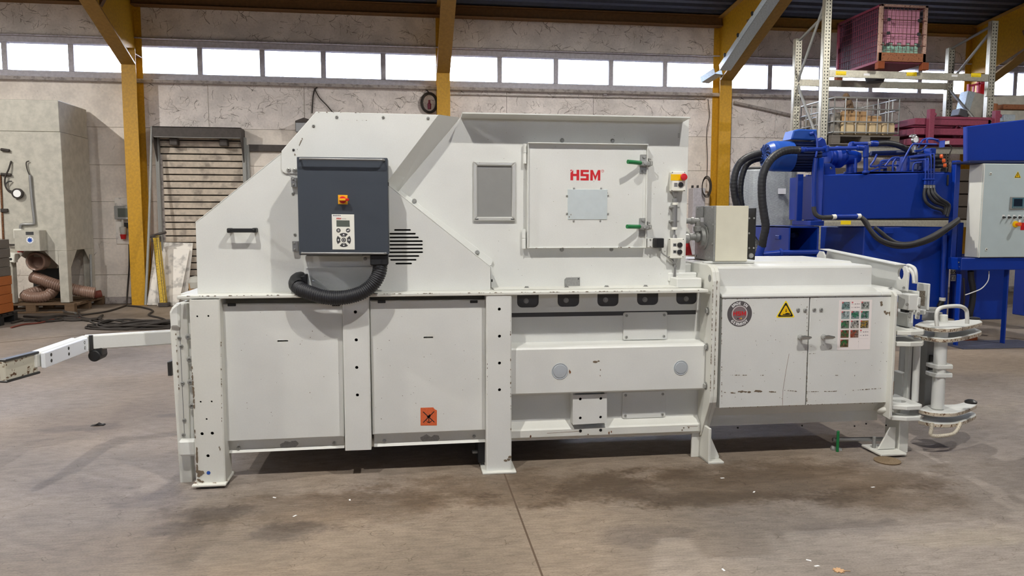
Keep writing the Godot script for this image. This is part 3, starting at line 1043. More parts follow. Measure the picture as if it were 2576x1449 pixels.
func press_frame(p: Node3D) -> void:
	var z := -4.30
	# chamber behind the covers
	var core := sh()
	core.box(Vector3(-1.16, 0.20, -5.25), Vector3(0.58, 1.03, -4.50), 0.01)
	core.box(Vector3(0.58, 0.19, -5.25), Vector3(1.78, 1.03, -4.56), 0.01)
	obj("chamber", core, m.white, p)
	# top plate
	var y1 := 1.070
	var y0 := 1.050
	var tp := sh()
	tp.flat([Vector2(-1.256, -4.295), Vector2(1.77, -4.295), Vector2(1.77, -5.25), Vector2(-1.10, -5.25), Vector2(-1.22, -4.44)], y0, y1, 0.004)
	tp.box(Vector3(-1.285, y0 - 0.02, -5.2), Vector3(-1.1, y1 - 0.004, -4.46), 0.003)
	obj("top_plate", tp, m.white_worn, p)

	# legs
	var h1 := []
	for q in [Vector2(-1.147, 0.959), Vector2(-1.089, 0.96), Vector2(-1.146, 0.485), Vector2(-1.088, 0.485), Vector2(-1.118, 0.387)]:
		h1.append(ring(q.x, q.y, 0.0055, 8))
	for q in [Vector2(-1.145, 0.305), Vector2(-1.091, 0.306), Vector2(-1.118, 0.179)]:
		h1.append(hex_hole(q))
	var l1 := obj("leg", square_tube(-1.186, -1.029, 0.026, y0, -4.27, 0.15, h1), m.white_worn, p)
	obj("tube_shade_sheet", sh().box(Vector3(-1.178, 0.05, -4.30), Vector3(-1.038, 1.04, -4.297), 0.0), m.hole, l1)  # black sheet in each leg, painting the shade behind its holes
	var fp := sh().box(Vector3(-1.201, 0.014, -4.46), Vector3(-1.02, 0.027, -4.235), 0.003)
	obj("foot_plate", fp, m.white_rusty, l1)
	obj("foot_pad", sh(Vector3(-1.108, 0, -4.33)).lathe([Vector2(0, 0), Vector2(0.085, 0), Vector2(0.085, 0.008), Vector2(0.06, 0.014), Vector2(0, 0.014)], 24), m.dark_steel, l1)
	obj("round_mark", sh(Vector3(-1.118, 0.083, -4.269)).prism(ring(0, 0, 0.011, 6), 0, 0.0006, 0.0), m.blue_motor, l1)
	var h2 := []
	for q in [Vector2(-0.304, 0.966), Vector2(-0.302, 0.807), Vector2(-0.302, 0.649), Vector2(-0.301, 0.49)]:
		h2.append(hex_hole(q))
	var l2 := obj("leg", square_tube(-0.375, -0.228, 0.168, y0, z, 0.12, h2), m.white, p)
	obj("tube_shade_sheet", sh().box(Vector3(-0.366, 0.18, -4.33), Vector3(-0.237, 1.04, -4.327), 0.0), m.hole, l2)
	var h3 := []
	for q in [Vector2(0.512, 0.97), Vector2(0.513, 0.812), Vector2(0.513, 0.654), Vector2(0.513, 0.496)]:
		h3.append(hex_hole(q))
	var l3 := obj("leg", square_tube(0.436, 0.584, 0.012, y0, z, 0.15, h3), m.white, p)
	obj("foot_plate", sh().box(Vector3(0.41, 0.0, -4.47), Vector3(0.61, 0.013, -4.27), 0.003), m.white_worn, l3)
	obj("tube_shade_sheet", sh().box(Vector3(0.446, 0.05, -4.33), Vector3(0.575, 1.04, -4.327), 0.0), m.hole, l3)

	# removable covers between the legs
	for c in [[[Vector2(-1.042, 1.016), Vector2(-0.377, 1.011), Vector2(-0.383, 0.238), Vector2(-1.043, 0.234)], Vector2(-0.712, 0.802), 0.03, [[Vector2(-0.98, 1.016), 1], [Vector2(-0.414, 1.008), 1]]], [[Vector2(-0.226, 1.023), Vector2(0.438, 1.021), Vector2(0.436, 0.245), Vector2(-0.223, 0.243)], Vector2(0.104, 0.806), 0.028, [[Vector2(-0.159, 1.022), 1], [Vector2(0.368, 1.015), 1]]]]:
		var q: Vector2 = c[1]
		var s := sh().prism(c[0], -4.375, -4.345, 0.005, [rect(q.x - c[2], q.y - 0.0045, q.x + c[2], q.y + 0.0045, 0.0044, 3)])
		var cover := obj("side_cover", s, m.white, p)
		for k in c[3]:
			obj("clip", sh().box(Vector3(k[0].x - 0.022, k[0].y - 0.012, -4.345), Vector3(k[0].x + 0.022, k[0].y + 0.004, -4.335), 0.002), m.black, cover)
	for r in [[[Vector2(-1.043, 0.236), Vector2(-0.386, 0.239), Vector2(-0.387, 0.166), Vector2(-1.039, 0.162)], [Vector3(-0.979, 0.183, -4.383), Vector3(-0.443, 0.19, -4.383)]], [[Vector2(-0.218, 0.24), Vector2(0.441, 0.239), Vector2(0.44, 0.169), Vector2(-0.216, 0.166)], [Vector3(-0.156, 0.193, -4.383), Vector3(0.371, 0.199, -4.383)]]]:
		var s := sh().prism(r[0], -4.41, -4.385, 0.002)
		var a: Vector2 = r[0][3]
		var b: Vector2 = r[0][2]
		s.quad(Vector3(a.x, a.y - 0.004, -4.372), Vector3(b.x, b.y - 0.004, -4.372), Vector3(b.x, b.y + 0.012, -4.384), Vector3(a.x, a.y + 0.012, -4.384))
		s.quad(Vector3(a.x, a.y - 0.004, -4.384), Vector3(b.x, b.y - 0.004, -4.384), Vector3(b.x, b.y - 0.004, -4.372), Vector3(a.x, a.y - 0.004, -4.372))
		var rail := obj("sill_rail", s, m.white_worn, p)
		for k in r[1]:
			screw(rail, k, 0.011)
	obj("added_light_stop", sh().box(Vector3(-1.16, 0.02, -5.25), Vector3(1.1, 0.21, -5.2), 0.004), m.white_worn, p)  # unseen plate, added to keep light out from under the press
	obj("chassis_rail", sh().box(Vector3(-1.02, 0.145, -4.6), Vector3(0.5, 0.2, -4.43), 0.006), m.white_worn, p)

	# the open bay right of the third leg
	var bay := sh()
	bay.prism([Vector2(0.588, 0.992), Vector2(1.813, 0.995), Vector2(1.836, 0.135), Vector2(0.589, 0.138)], -4.48, -4.46, 0.0)
	obj("bay_plate", bay, m.white, p)
	var up := []                                  # the upper strip has five U-shaped cut-outs
	var yt := 1.05
	var ylow := 0.927
	up.append(Vector2(0.601, ylow))
	up.append(Vector2(1.792, ylow))
	up.append(Vector2(1.792, yt))
	for q in [[1.628, 1.761, 0.965], [1.379, 1.513, 0.963], [1.13, 1.262, 0.959], [0.884, 1.017, 0.96], [0.637, 0.768, 0.959]]:
		up.append(Vector2(q[1], yt))
		for k in 5:
			var t := PI / 8 * k
			up.append(Vector2(q[1] - 0.03 + cos(t) * 0.03, q[2] + 0.03 - sin(t) * 0.03))
		for k in 5:
			var t := PI / 2 + PI / 8 * k
			up.append(Vector2(q[0] + 0.03 + cos(t) * 0.03, q[2] + 0.03 - sin(t) * 0.03))
		up.append(Vector2(q[0], yt))
	up.append(Vector2(0.601, yt))
	var us := obj("slotted_strip", sh().prism(up, -4.456, -4.450, 0.001), m.white, p)
	obj("cutout_shade_sheet", sh().box(Vector3(0.6, 0.9, -4.4598), Vector3(1.76, 1.049, -4.459), 0.0), m.frame_dark, us)  # dark sheet that paints the shaded depth of the cut-outs
	for k in [Vector3(0.693, 0.998, -4.453), Vector3(0.938, 0.998, -4.453), Vector3(1.183, 0.997, -4.453), Vector3(1.431, 0.996, -4.453), Vector3(1.695, 0.997, -4.453)]:
		bolt(us, k + Vector3(0, 0, -0.006), 0.011, TO_CAM, m.panel_grey)
	var bm := sh()
	var ya := 0.731
	var yb := 0.448
	bm.slice([Vector2(-4.46, yb), Vector2(-4.36, yb), Vector2(-4.35, yb + 0.01), Vector2(-4.35, ya - 0.012), Vector2(-4.358, ya - 0.002), Vector2(-4.375, ya + 0.004), Vector2(-4.46, ya + 0.014)], 0.585, 1.785, 0.0)
	var beam := obj("side_beam", bm, m.white, p)
	for q in [[Vector3(0.881, 0.586, -4.35), 0.046], [Vector3(1.63, 0.588, -4.35), 0.042]]:
		obj("round_cap", sh(q[0], TO_CAM).lathe([Vector2(q[1] + 0.004, 0), Vector2(q[1] + 0.002, 0.003), Vector2(q[1], 0.002), Vector2(q[1] * 0.9, 0.001), Vector2(q[1] * 0.84, 0.004), Vector2(0, 0.006)], 32), m.cap_grey, beam)
	for c in [[Vector2(1.294, 0.92), Vector2(1.573, 0.92), Vector2(1.576, 0.748), Vector2(1.297, 0.748)], [Vector2(1.296, 0.424), Vector2(1.574, 0.425), Vector2(1.578, 0.256), Vector2(1.298, 0.256)]]:
		var x0: float = c[0].x
		var x1: float = c[1].x
		var s := sh().prism(rect(x0, c[3].y, x1, c[0].y, 0.012), -4.46, -4.449, 0.002)
		var cp := obj("cover_plate", s, m.white, p)
		for q in [[x0 + 0.02, c[0].y - 0.02], [x1 - 0.02, c[0].y - 0.02], [x0 + 0.02, c[3].y + 0.02], [x1 - 0.02, c[3].y + 0.02]]:
			screw(cp, Vector3(q[0], q[1], -4.449), 0.0085)
	var bh := []
	for q in [Vector2(1.014, 0.406), Vector2(1.141, 0.405), Vector2(1.015, 0.289), Vector2(1.141, 0.29)]:
		bh.append(hex_hole(q, 0.0095))
	var bb := sh().prism([Vector2(0.967, 0.432), Vector2(1.179, 0.433), Vector2(1.181, 0.253), Vector2(0.969, 0.248)], -4.386, -4.38, 0.001, bh)
	bb.slice([Vector2(-4.46, 0.247), Vector2(-4.386, 0.252), Vector2(-4.386, 0.438), Vector2(-4.46, 0.45)], 0.968, 0.983, 0.0)
	bb.slice([Vector2(-4.46, 0.247), Vector2(-4.386, 0.252), Vector2(-4.386, 0.438), Vector2(-4.46, 0.45)], 1.165, 1.18, 0.0)
	var bbo := obj("bracket_block", bb, m.white, p)
	obj("block_shade_sheet", sh().box(Vector3(0.987, 0.266, -4.42), Vector3(1.16, 0.419, -4.41), 0.0), m.hole, bbo)  # black, so that the block's holes look shaded inside
	var lr := sh()
	var yl := 0.228
	var yk := 0.167
	lr.slice([Vector2(-4.60, yk - 0.01), Vector2(-4.42, yk - 0.012), Vector2(-4.405, yk), Vector2(-4.40, yk + 0.008), Vector2(-4.40, yl - 0.012), Vector2(-4.41, yl - 0.002), Vector2(-4.46, yl + 0.03)], 0.586, 1.785, 0.0)
	var low := obj("lower_rail", lr, m.white_worn, p)
	for q in [Vector3(1.021, 0.204, -4.399), Vector3(1.147, 0.204, -4.399)]:
		obj("hole_rim", sh(q).prism(ring(0, 0, 0.010, 6), -0.002, 0.0008, 0.0), m.hole, low)
	for q in [Vector3(1.666, 0.185, -4.399), Vector3(1.676, 0.199, -4.399), Vector3(1.708, 0.199, -4.399), Vector3(1.069, 0.18, -4.399)]:
		obj("hole_rim", sh(q).prism(ring(0, 0, 0.0045, 8), -0.002, 0.0008, 0.0), m.chip, low)

	# bolted flange pair between chamber and ram cabinet
	for k in 2:
		var x0: float = [1.787, 1.810][k]
		var f := sh().slice([Vector2(-4.56, 0.135), Vector2(-4.44, 0.125), Vector2(-4.40, 0.15), Vector2(-4.275, 0.385), Vector2(-4.27, 0.42), Vector2(-4.27, 1.12), Vector2(-4.285, 1.175), Vector2(-4.31, 1.20), Vector2(-4.36, 1.215), Vector2(-5.25, 1.218), Vector2(-5.25, 0.135)], x0, x0 + 0.0225, 0.003)
		var fl := obj("flange", f, m.white_worn, p)
		if k == 0:
			for q in [0.935, 0.715, 0.475, 0.185]:
				bolt(fl, Vector3(1.787, q, -4.335 if q > 0.3 else -4.44), 0.017, TO_LEFT)
			obj("round_hole", sh(Vector3(1.787, 1.135, -4.32), TO_LEFT).lathe([Vector2(0.022, 0), Vector2(0.022, 0.001), Vector2(0, 0.001)], 16), m.panel_grey, fl)
	var ft := sh().box(Vector3(1.795, 0.0, -4.44), Vector3(1.812, 0.22, -4.29), 0.003)
	ft.box(Vector3(1.74, 0.0, -4.44), Vector3(1.81, 0.22, -4.425), 0.002)
	ft.prism([Vector2(1.812, 0.013), Vector2(1.885, 0.013), Vector2(1.885, 0.03), Vector2(1.825, 0.16), Vector2(1.812, 0.16)], -4.35, -4.338, 0.002)
	ft.box(Vector3(1.795, 0.0, -4.44), Vector3(1.893, 0.013, -4.28), 0.002)
	obj("foot", ft, m.white_worn, p)
	# stepped box at the end of the top plate, right of the hopper
	var sb := sh().box(Vector3(1.612, y1, -4.7), Vector3(1.771, 1.13, -4.40), 0.006)
	sb.box(Vector3(1.60, 1.10, -5.2), Vector3(1.787, 1.155, -4.52), 0.006)
	sb.box(Vector3(1.60, 1.15, -5.2), Vector3(1.787, 1.205, -4.62), 0.006)
	obj("stepped_box", sb, m.white, p)
	obj("anchor", sh().box(Vector3(0.396, 0.03, -4.6), Vector3(0.439, 0.16, -4.4), 0.004), m.black, p)
	obj("anchor_arm", sh().box(Vector3(0.365, 0.075, -4.47), Vector3(0.418, 0.09, -4.44), 0.003), m.zinc_dull, p)
	# left end: the edge of the chamber door with its seam, bolts and stub rail
	var e := sh().prism([Vector2(-1.285, 1.019), Vector2(-1.224, 1.018), Vector2(-1.239, 0.196), Vector2(-1.235, -0.013), Vector2(-1.301, -0.012), Vector2(-1.32, 0.873)], -4.44, -4.37, 0.004)
	var door := obj("end_door", e, m.white_worn, p)
	var cap := sh().prism([Vector2(-1.281, 1.019), Vector2(-1.26, 1.019), Vector2(-1.265, 0.888), Vector2(-1.313, 0.889), Vector2(-1.316, 0.973), Vector2(-1.303, 0.999)], -4.62, -4.35, 0.012)
	obj("rounded_cap", cap, m.white, door)
	obj("seam", sh().prism([Vector2(-1.271, 0.881), Vector2(-1.268, 0.881), Vector2(-1.265, 0.284), Vector2(-1.268, 0.284)], -4.372, -4.3695, 0.0), m.grey_ink, door)
	for q in [Vector3(-1.273, 0.827, -4.37), Vector3(-1.264, 0.78, -4.37), Vector3(-1.265, 0.57, -4.37), Vector3(-1.264, 0.359, -4.37), Vector3(-1.271, 0.276, -4.37)]:
		screw(door, q, 0.011, TO_CAM, m.zinc_dull)
	for q in [Vector3(-1.22, 0.834, -4.36), Vector3(-1.218, 0.707, -4.36), Vector3(-1.218, 0.578, -4.36), Vector3(-1.215, 0.444, -4.36)]:
		screw(door, q, 0.018, TO_CAM, m.zinc_dull)
	obj("inner_jamb", sh().prism([Vector2(-1.262, 1.019), Vector2(-1.209, 1.018), Vector2(-1.221, 0.232), Vector2(-1.242, 0.233)], -4.46, -4.385, 0.002), m.white, p)
	obj("stub_rail", sh().box(Vector3(-1.287, 0.167, -4.36), Vector3(-1.191, 0.26, -4.31), 0.012), m.white, p)
	var hk := sh().prism([Vector2(-1.365, 0.679), Vector2(-1.339, 0.685), Vector2(-1.343, 0.599), Vector2(-1.364, 0.599)], -4.60, -4.44, 0.004)
	obj("hook", hk, m.dark_steel, p)


func press_hopper(p: Node3D) -> void:
	var zh := -4.41
	var zc := -4.40
	var zr := -4.53
	# left housing with ventilation slots
	var holes := []
	for q in [[991.5, 1032, 579.0], [980, 1043.7, 588.3], [980, 1051, 597.4], [980, 1060.5, 606.7], [980, 1060.7, 615.6], [980, 1060.7, 625.1], [977, 1061, 634.2], [976, 1051.6, 643.6], [981, 1044.8, 652.9], [993.6, 1033.6, 662.2]]:
		var x0 := 0.0
		x0 = (q[0] - 980.0) * 0.002368 + -0.112
		var x1: float = (q[1] - 980.0) * 0.002368 + -0.112
		var y: float = (615.6 - q[2]) * 0.002330 + 1.339
		holes.append(rect(x0, y - 0.0048, x1, y + 0.0048, 0.0046, 3))
	var outline := [Vector2(-1.178, 1.064), Vector2(-1.174, 1.464), Vector2(-0.64, 1.901), Vector2(-0.418, 1.922), Vector2(-0.116, 1.679), Vector2(0.473, 1.206), Vector2(0.473, 1.049)]
	outline[0].y = 1.070
	outline[6].y = 1.070
	var hs := obj("housing_panel", sh().prism(outline, zh - 0.006, zh, 0.0015, holes), m.white, p)
	var small := []
	for q in Sh.inset(Sh.ccw(outline), 0.004):
		small.append(q)
	obj("slot_shade_sheet", sh().prism(small, -4.47, -4.45, 0.0), m.hole, hs)  # black sheet added to darken the view through the ventilation slots
	obj("housing_body", sh().prism(small, -5.2, -4.471, 0.003), m.white, hs)
	obj("edge_strip", sh().prism([Vector2(-1.174, 1.464), Vector2(-0.64, 1.901), Vector2(-0.64, 1.905), Vector2(-1.176, 1.468)], -4.47, -4.409, 0.001), m.white, hs)
	obj("edge_strip", sh().prism([Vector2(-0.116, 1.679), Vector2(0.473, 1.206), Vector2(0.475, 1.212), Vector2(-0.114, 1.685)], -4.53, -4.409, 0.001), m.white, hs)
	# seams of the lower cover, and black strips for the shade in its slits
	obj("slit_shade", sh().prism([Vector2(-1.105, 1.056), Vector2(-0.739, 1.057), Vector2(-0.739, 1.05), Vector2(-1.105, 1.05)], -4.42, -4.405, 0.0), m.hole, hs)
	obj("slit_shade", sh().prism([Vector2(-0.099, 1.053), Vector2(-0.099, 1.061), Vector2(0.038, 1.062), Vector2(0.038, 1.053)], -4.42, -4.405, 0.0), m.hole, hs)
	obj("lower_cover", sh().prism([Vector2(-0.588, 1.278), Vector2(-0.153, 1.276), Vector2(-0.156, 1.079), Vector2(-0.593, 1.079)], -4.41, -4.399, 0.002), m.white, hs)
	obj("lower_cover", sh().prism([Vector2(-0.581, 1.215), Vector2(-0.163, 1.214), Vector2(-0.163, 1.207), Vector2(-0.581, 1.208)], -4.40, -4.392, 0.001), m.white, hs)
	for q in [Vector3(-0.645, 1.629, -4.41), Vector3(-0.64, 1.399, -4.41), Vector3(-1.039, 1.06, -4.41), Vector3(-0.801, 1.06, -4.41), Vector3(-0.036, 1.057, -4.41), Vector3(0.386, 1.052, -4.41)]:
		screw(hs, q, 0.0085, TO_CAM, m.zinc_dull)
	# grab handle
	var gh := sh()
	var a := Vector3(-0.982, 1.423, -4.34)
	var b := Vector3(-0.853, 1.424, -4.34)
	gh.box(Vector3(a.x - 0.012, a.y - 0.011, -4.355), Vector3(b.x + 0.012, b.y + 0.011, -4.342), 0.005)
	gh.box(Vector3(a.x - 0.013, a.y - 0.013, -4.41), Vector3(a.x + 0.008, a.y + 0.013, -4.345), 0.004)
	gh.box(Vector3(b.x - 0.008, b.y - 0.013, -4.41), Vector3(b.x + 0.013, b.y + 0.013, -4.345), 0.004)
	var grab := obj("grab_handle", gh, m.black, p)
	for q in [a, b]:
		screw(grab, Vector3(q.x, q.y, -4.342), 0.006, TO_CAM, m.dark_steel)
	# upper cover plate and the slanted cheek behind it
	var c := [Vector2(-0.507, 2.084), Vector2(0.176, 2.08), Vector2(-0.168, 1.634), Vector2(-0.611, 1.631), Vector2(-0.608, 1.74), Vector2(-0.679, 1.739), Vector2(-0.695, 1.748), Vector2(-0.702, 1.763), Vector2(-0.7, 1.864), Vector2(-0.673, 1.895)]
	var cp := obj("upper_cover", sh().prism(c, zc - 0.006, zc, 0.002), m.white, p)
	obj("upper_body", sh().prism([Vector2(-0.506, 2.083), Vector2(0.178, 2.081), Vector2(-0.167, 1.635), Vector2(-0.509, 1.633), Vector2(-0.699, 1.756), Vector2(-0.696, 1.858)], -5.2, -4.407, 0.002), m.white, cp)
	var ck := sh()
	var k := [Vector3(0.176, 2.081, -4.401), Vector3(-0.168, 1.634, -4.401), Vector3(-0.064, 1.638, -4.535), Vector3(0.306, 2.084, -4.535)]
	ck.quad(k[0], k[1], k[2], k[3])
	ck.quad(k[3] + Vector3(0, 0, -0.01), k[2] + Vector3(0, 0, -0.01), k[1] + Vector3(-0.01, 0, -0.01), k[0] + Vector3(-0.01, 0, -0.01))
	obj("cheek", ck, m.white, p)
	for q in [Vector3(-0.394, 2.057, -4.4), Vector3(-0.137, 2.06, -4.4), Vector3(0.115, 2.06, -4.4), Vector3(-0.522, 2.006, -4.4)]:
		screw(cp, q, 0.009, TO_CAM, m.zinc_dull)
	for q in [Vector3(-0.662, 1.76, -4.4), Vector3(-0.631, 1.759, -4.4)]:
		screw(cp, q, 0.013, TO_CAM, m.zinc)
	screw(cp, Vector3(-0.634, 1.871, -4.4), 0.007, TO_CAM, m.dark_steel)
	# right-hand hopper wall
	var rp := [Vector2(0.305, 2.08), Vector2(1.714, 2.097), Vector2(1.712, 1.137), Vector2(1.656, 1.135), Vector2(1.65, 1.052), Vector2(0.49, 1.039), Vector2(0.486, 1.208), Vector2(-0.064, 1.643)]
	var rw := obj("hopper_wall", sh().prism(rp, zr - 0.006, zr, 0.0015), m.white, p)
	obj("hopper_body", sh().prism([Vector2(0.31, 2.074), Vector2(1.712, 2.093), Vector2(1.709, 1.139), Vector2(1.658, 1.134), Vector2(1.652, 1.052), Vector2(0.496, 1.041), Vector2(0.491, 1.207), Vector2(-0.057, 1.638)], -5.2, -4.537, 0.002), m.white, rw)
	var fl := sh().slice([Vector2(-4.53, 2.079), Vector2(-4.40, 2.09), Vector2(-4.40, 2.097), Vector2(-4.53, 2.079 + 0.006)], 0.31, 1.673, 0.001)
	obj("top_flange", fl, m.white, rw)
	# flanged foot of the hopper wall, bolted to the top plate
	var bf := sh().box(Vector3(0.491, 1.07, -4.53), Vector3(1.623, 1.078, -4.40), 0.002)
	var bs := obj("base_flange", bf, m.white_worn, p)
	for x in [0.695, 0.938, 1.186, 1.431]:
		bolt(bs, Vector3(x, 1.078, -4.45), 0.011, Basis.IDENTITY, m.zinc_dull)
	obj("fold_strip", sh().prism([Vector2(-0.064, 1.64), Vector2(-0.045, 1.654), Vector2(0.494, 1.247), Vector2(0.499, 1.235), Vector2(0.489, 1.209), Vector2(0.47, 1.209)], -4.53, -4.512, 0.002), m.white, p)
	obj("stay", sh().prism([Vector2(0.485, 1.203), Vector2(0.494, 1.199), Vector2(0.538, 1.078), Vector2(0.489, 1.045)], -4.53, -4.515, 0.001), m.white, p)
	obj("stay_hole", sh(Vector3(0.491, 1.119, -4.5)).prism(rect(-0.004, -0.009, 0.004, 0.009, 0.004, 3), 0, 0.001, 0.0), m.hole, p)
	for q in [Vector3(0.033, 1.592, -4.53), Vector3(0.404, 1.287, -4.53)]:
		bolt(rw, q + Vector3(0, 0, 0.018), 0.010)
	obj("slot_mark", sh(Vector3(1.65, 2, -4.529)).prism(rect(-0.004, -0.013, 0.004, 0.013), 0, 0.0005, 0.0, [rect(-0.0025, -0.0115, 0.0025, 0.0115)]), m.grey_ink, rw)
	# empty poster frame
	var fr := thing_part("poster_frame", p)
	var o := [Vector2(0.382, 1.827), Vector2(0.637, 1.825), Vector2(0.636, 1.476), Vector2(0.382, 1.478)]
	var xa: float = o[0].x
	var xb: float = o[1].x
	var ya: float = o[2].y
	var yb: float = o[0].y
	var w := 0.024
	var sides := [
		[Vector2(xa, yb), Vector2(xb, yb), Vector2(xb - w, yb - w), Vector2(xa + w, yb - w)], [Vector2(xa, ya), Vector2(xa + w, ya + w), Vector2(xa + w, yb - w), Vector2(xa, yb)],
		[Vector2(xb, ya), Vector2(xb, yb), Vector2(xb - w, yb - w), Vector2(xb - w, ya + w)], [Vector2(xa, ya), Vector2(xb, ya), Vector2(xb - w, ya + w), Vector2(xa + w, ya + w)]]
	for s in sides:
		obj("frame_rail", sh().prism(s, -4.53, -4.513, 0.006), m.alu, fr)
	obj("grey_sheet", sh().box(Vector3(xa + w - 0.005, ya + w - 0.005, -4.53), Vector3(xb - w + 0.005, yb - w + 0.005, -4.525), 0.0), m.panel_grey, fr)
	for x in [xa + 0.01, xb - 0.03]:
		obj("spring_clip", sh().box(Vector3(x, ya + 0.008, -4.514), Vector3(x + 0.02, ya + 0.013, -4.511), 0.001), m.dark_steel, fr)
	# nameplate
	var np := obj("nameplate", sh().prism([Vector2(0.941, 1.119), Vector2(0.953, 1.131), Vector2(1.038, 1.132), Vector2(1.038, 1.079), Vector2(1.023, 1.069), Vector2(0.941, 1.073)], -4.531, -4.526, 0.001), m.zinc_dull, p)
	for q in [Vector3(0.951, 1.08, -4.526), Vector3(1.028, 1.123, -4.526)]:
		screw(np, q, 0.004, TO_CAM, m.dark_steel)


func thing_part(called: String, parent: Node3D) -> MeshInstance3D:      # a part that holds sub-parts; its own mesh is a thin backing
	var o := MeshInstance3D.new()
	o.name = called
	parent.add_child(o, true)
	o.position = -parent.position
	return o


func logo(at: Vector3, h: float, parent: Node3D, mat: Material, scale_x := 1.0) -> void:      # the three block letters
	var glyphs := {
		"letter_h": [[0.0, 0.0, 0.27, 0.62], [0.0, 0.0, 0.27, 0.0], [0.27, 0.40, 0.62, 0.62], [0.60, 0.0, 0.87, 1.0]],
		"letter_s": [[1.0, 0.0, 1.82, 0.21], [1.56, 0.21, 1.82, 0.40], [1.0, 0.40, 1.82, 0.61], [1.0, 0.61, 1.26, 0.79], [1.0, 0.79, 1.82, 1.0]],
		"letter_m": [[1.97, 0.0, 2.22, 1.0], [2.72, 0.0, 2.97, 1.0]],
	}
	for g in glyphs:
		var s := sh(at, Basis.from_scale(Vector3(h * scale_x, h, 1)))
		for q in glyphs[g]:
			if q[3] > q[1]:
				s.prism(rect(q[0], q[1], q[2], q[3]), 0, 0.0006, 0.0)
		if g == "letter_h":
			s.prism([Vector2(0, 0.62), Vector2(0.27, 0.62), Vector2(0.27, 0.98), Vector2(0, 0.72)], 0, 0.0006, 0.0)
			s.prism([Vector2(0.0, 0.82), Vector2(0.19, 1.0), Vector2(0.0, 1.0)], 0, 0.0006, 0.0)
		if g == "letter_m":
			s.prism([Vector2(2.22, 1.0), Vector2(2.22, 0.62), Vector2(2.47, 0.0), Vector2(2.47, 0.42)], 0, 0.0006, 0.0)
			s.prism([Vector2(2.72, 1.0), Vector2(2.47, 0.42), Vector2(2.47, 0.0), Vector2(2.72, 0.62)], 0, 0.0006, 0.0)
		obj(g, s, mat, parent)


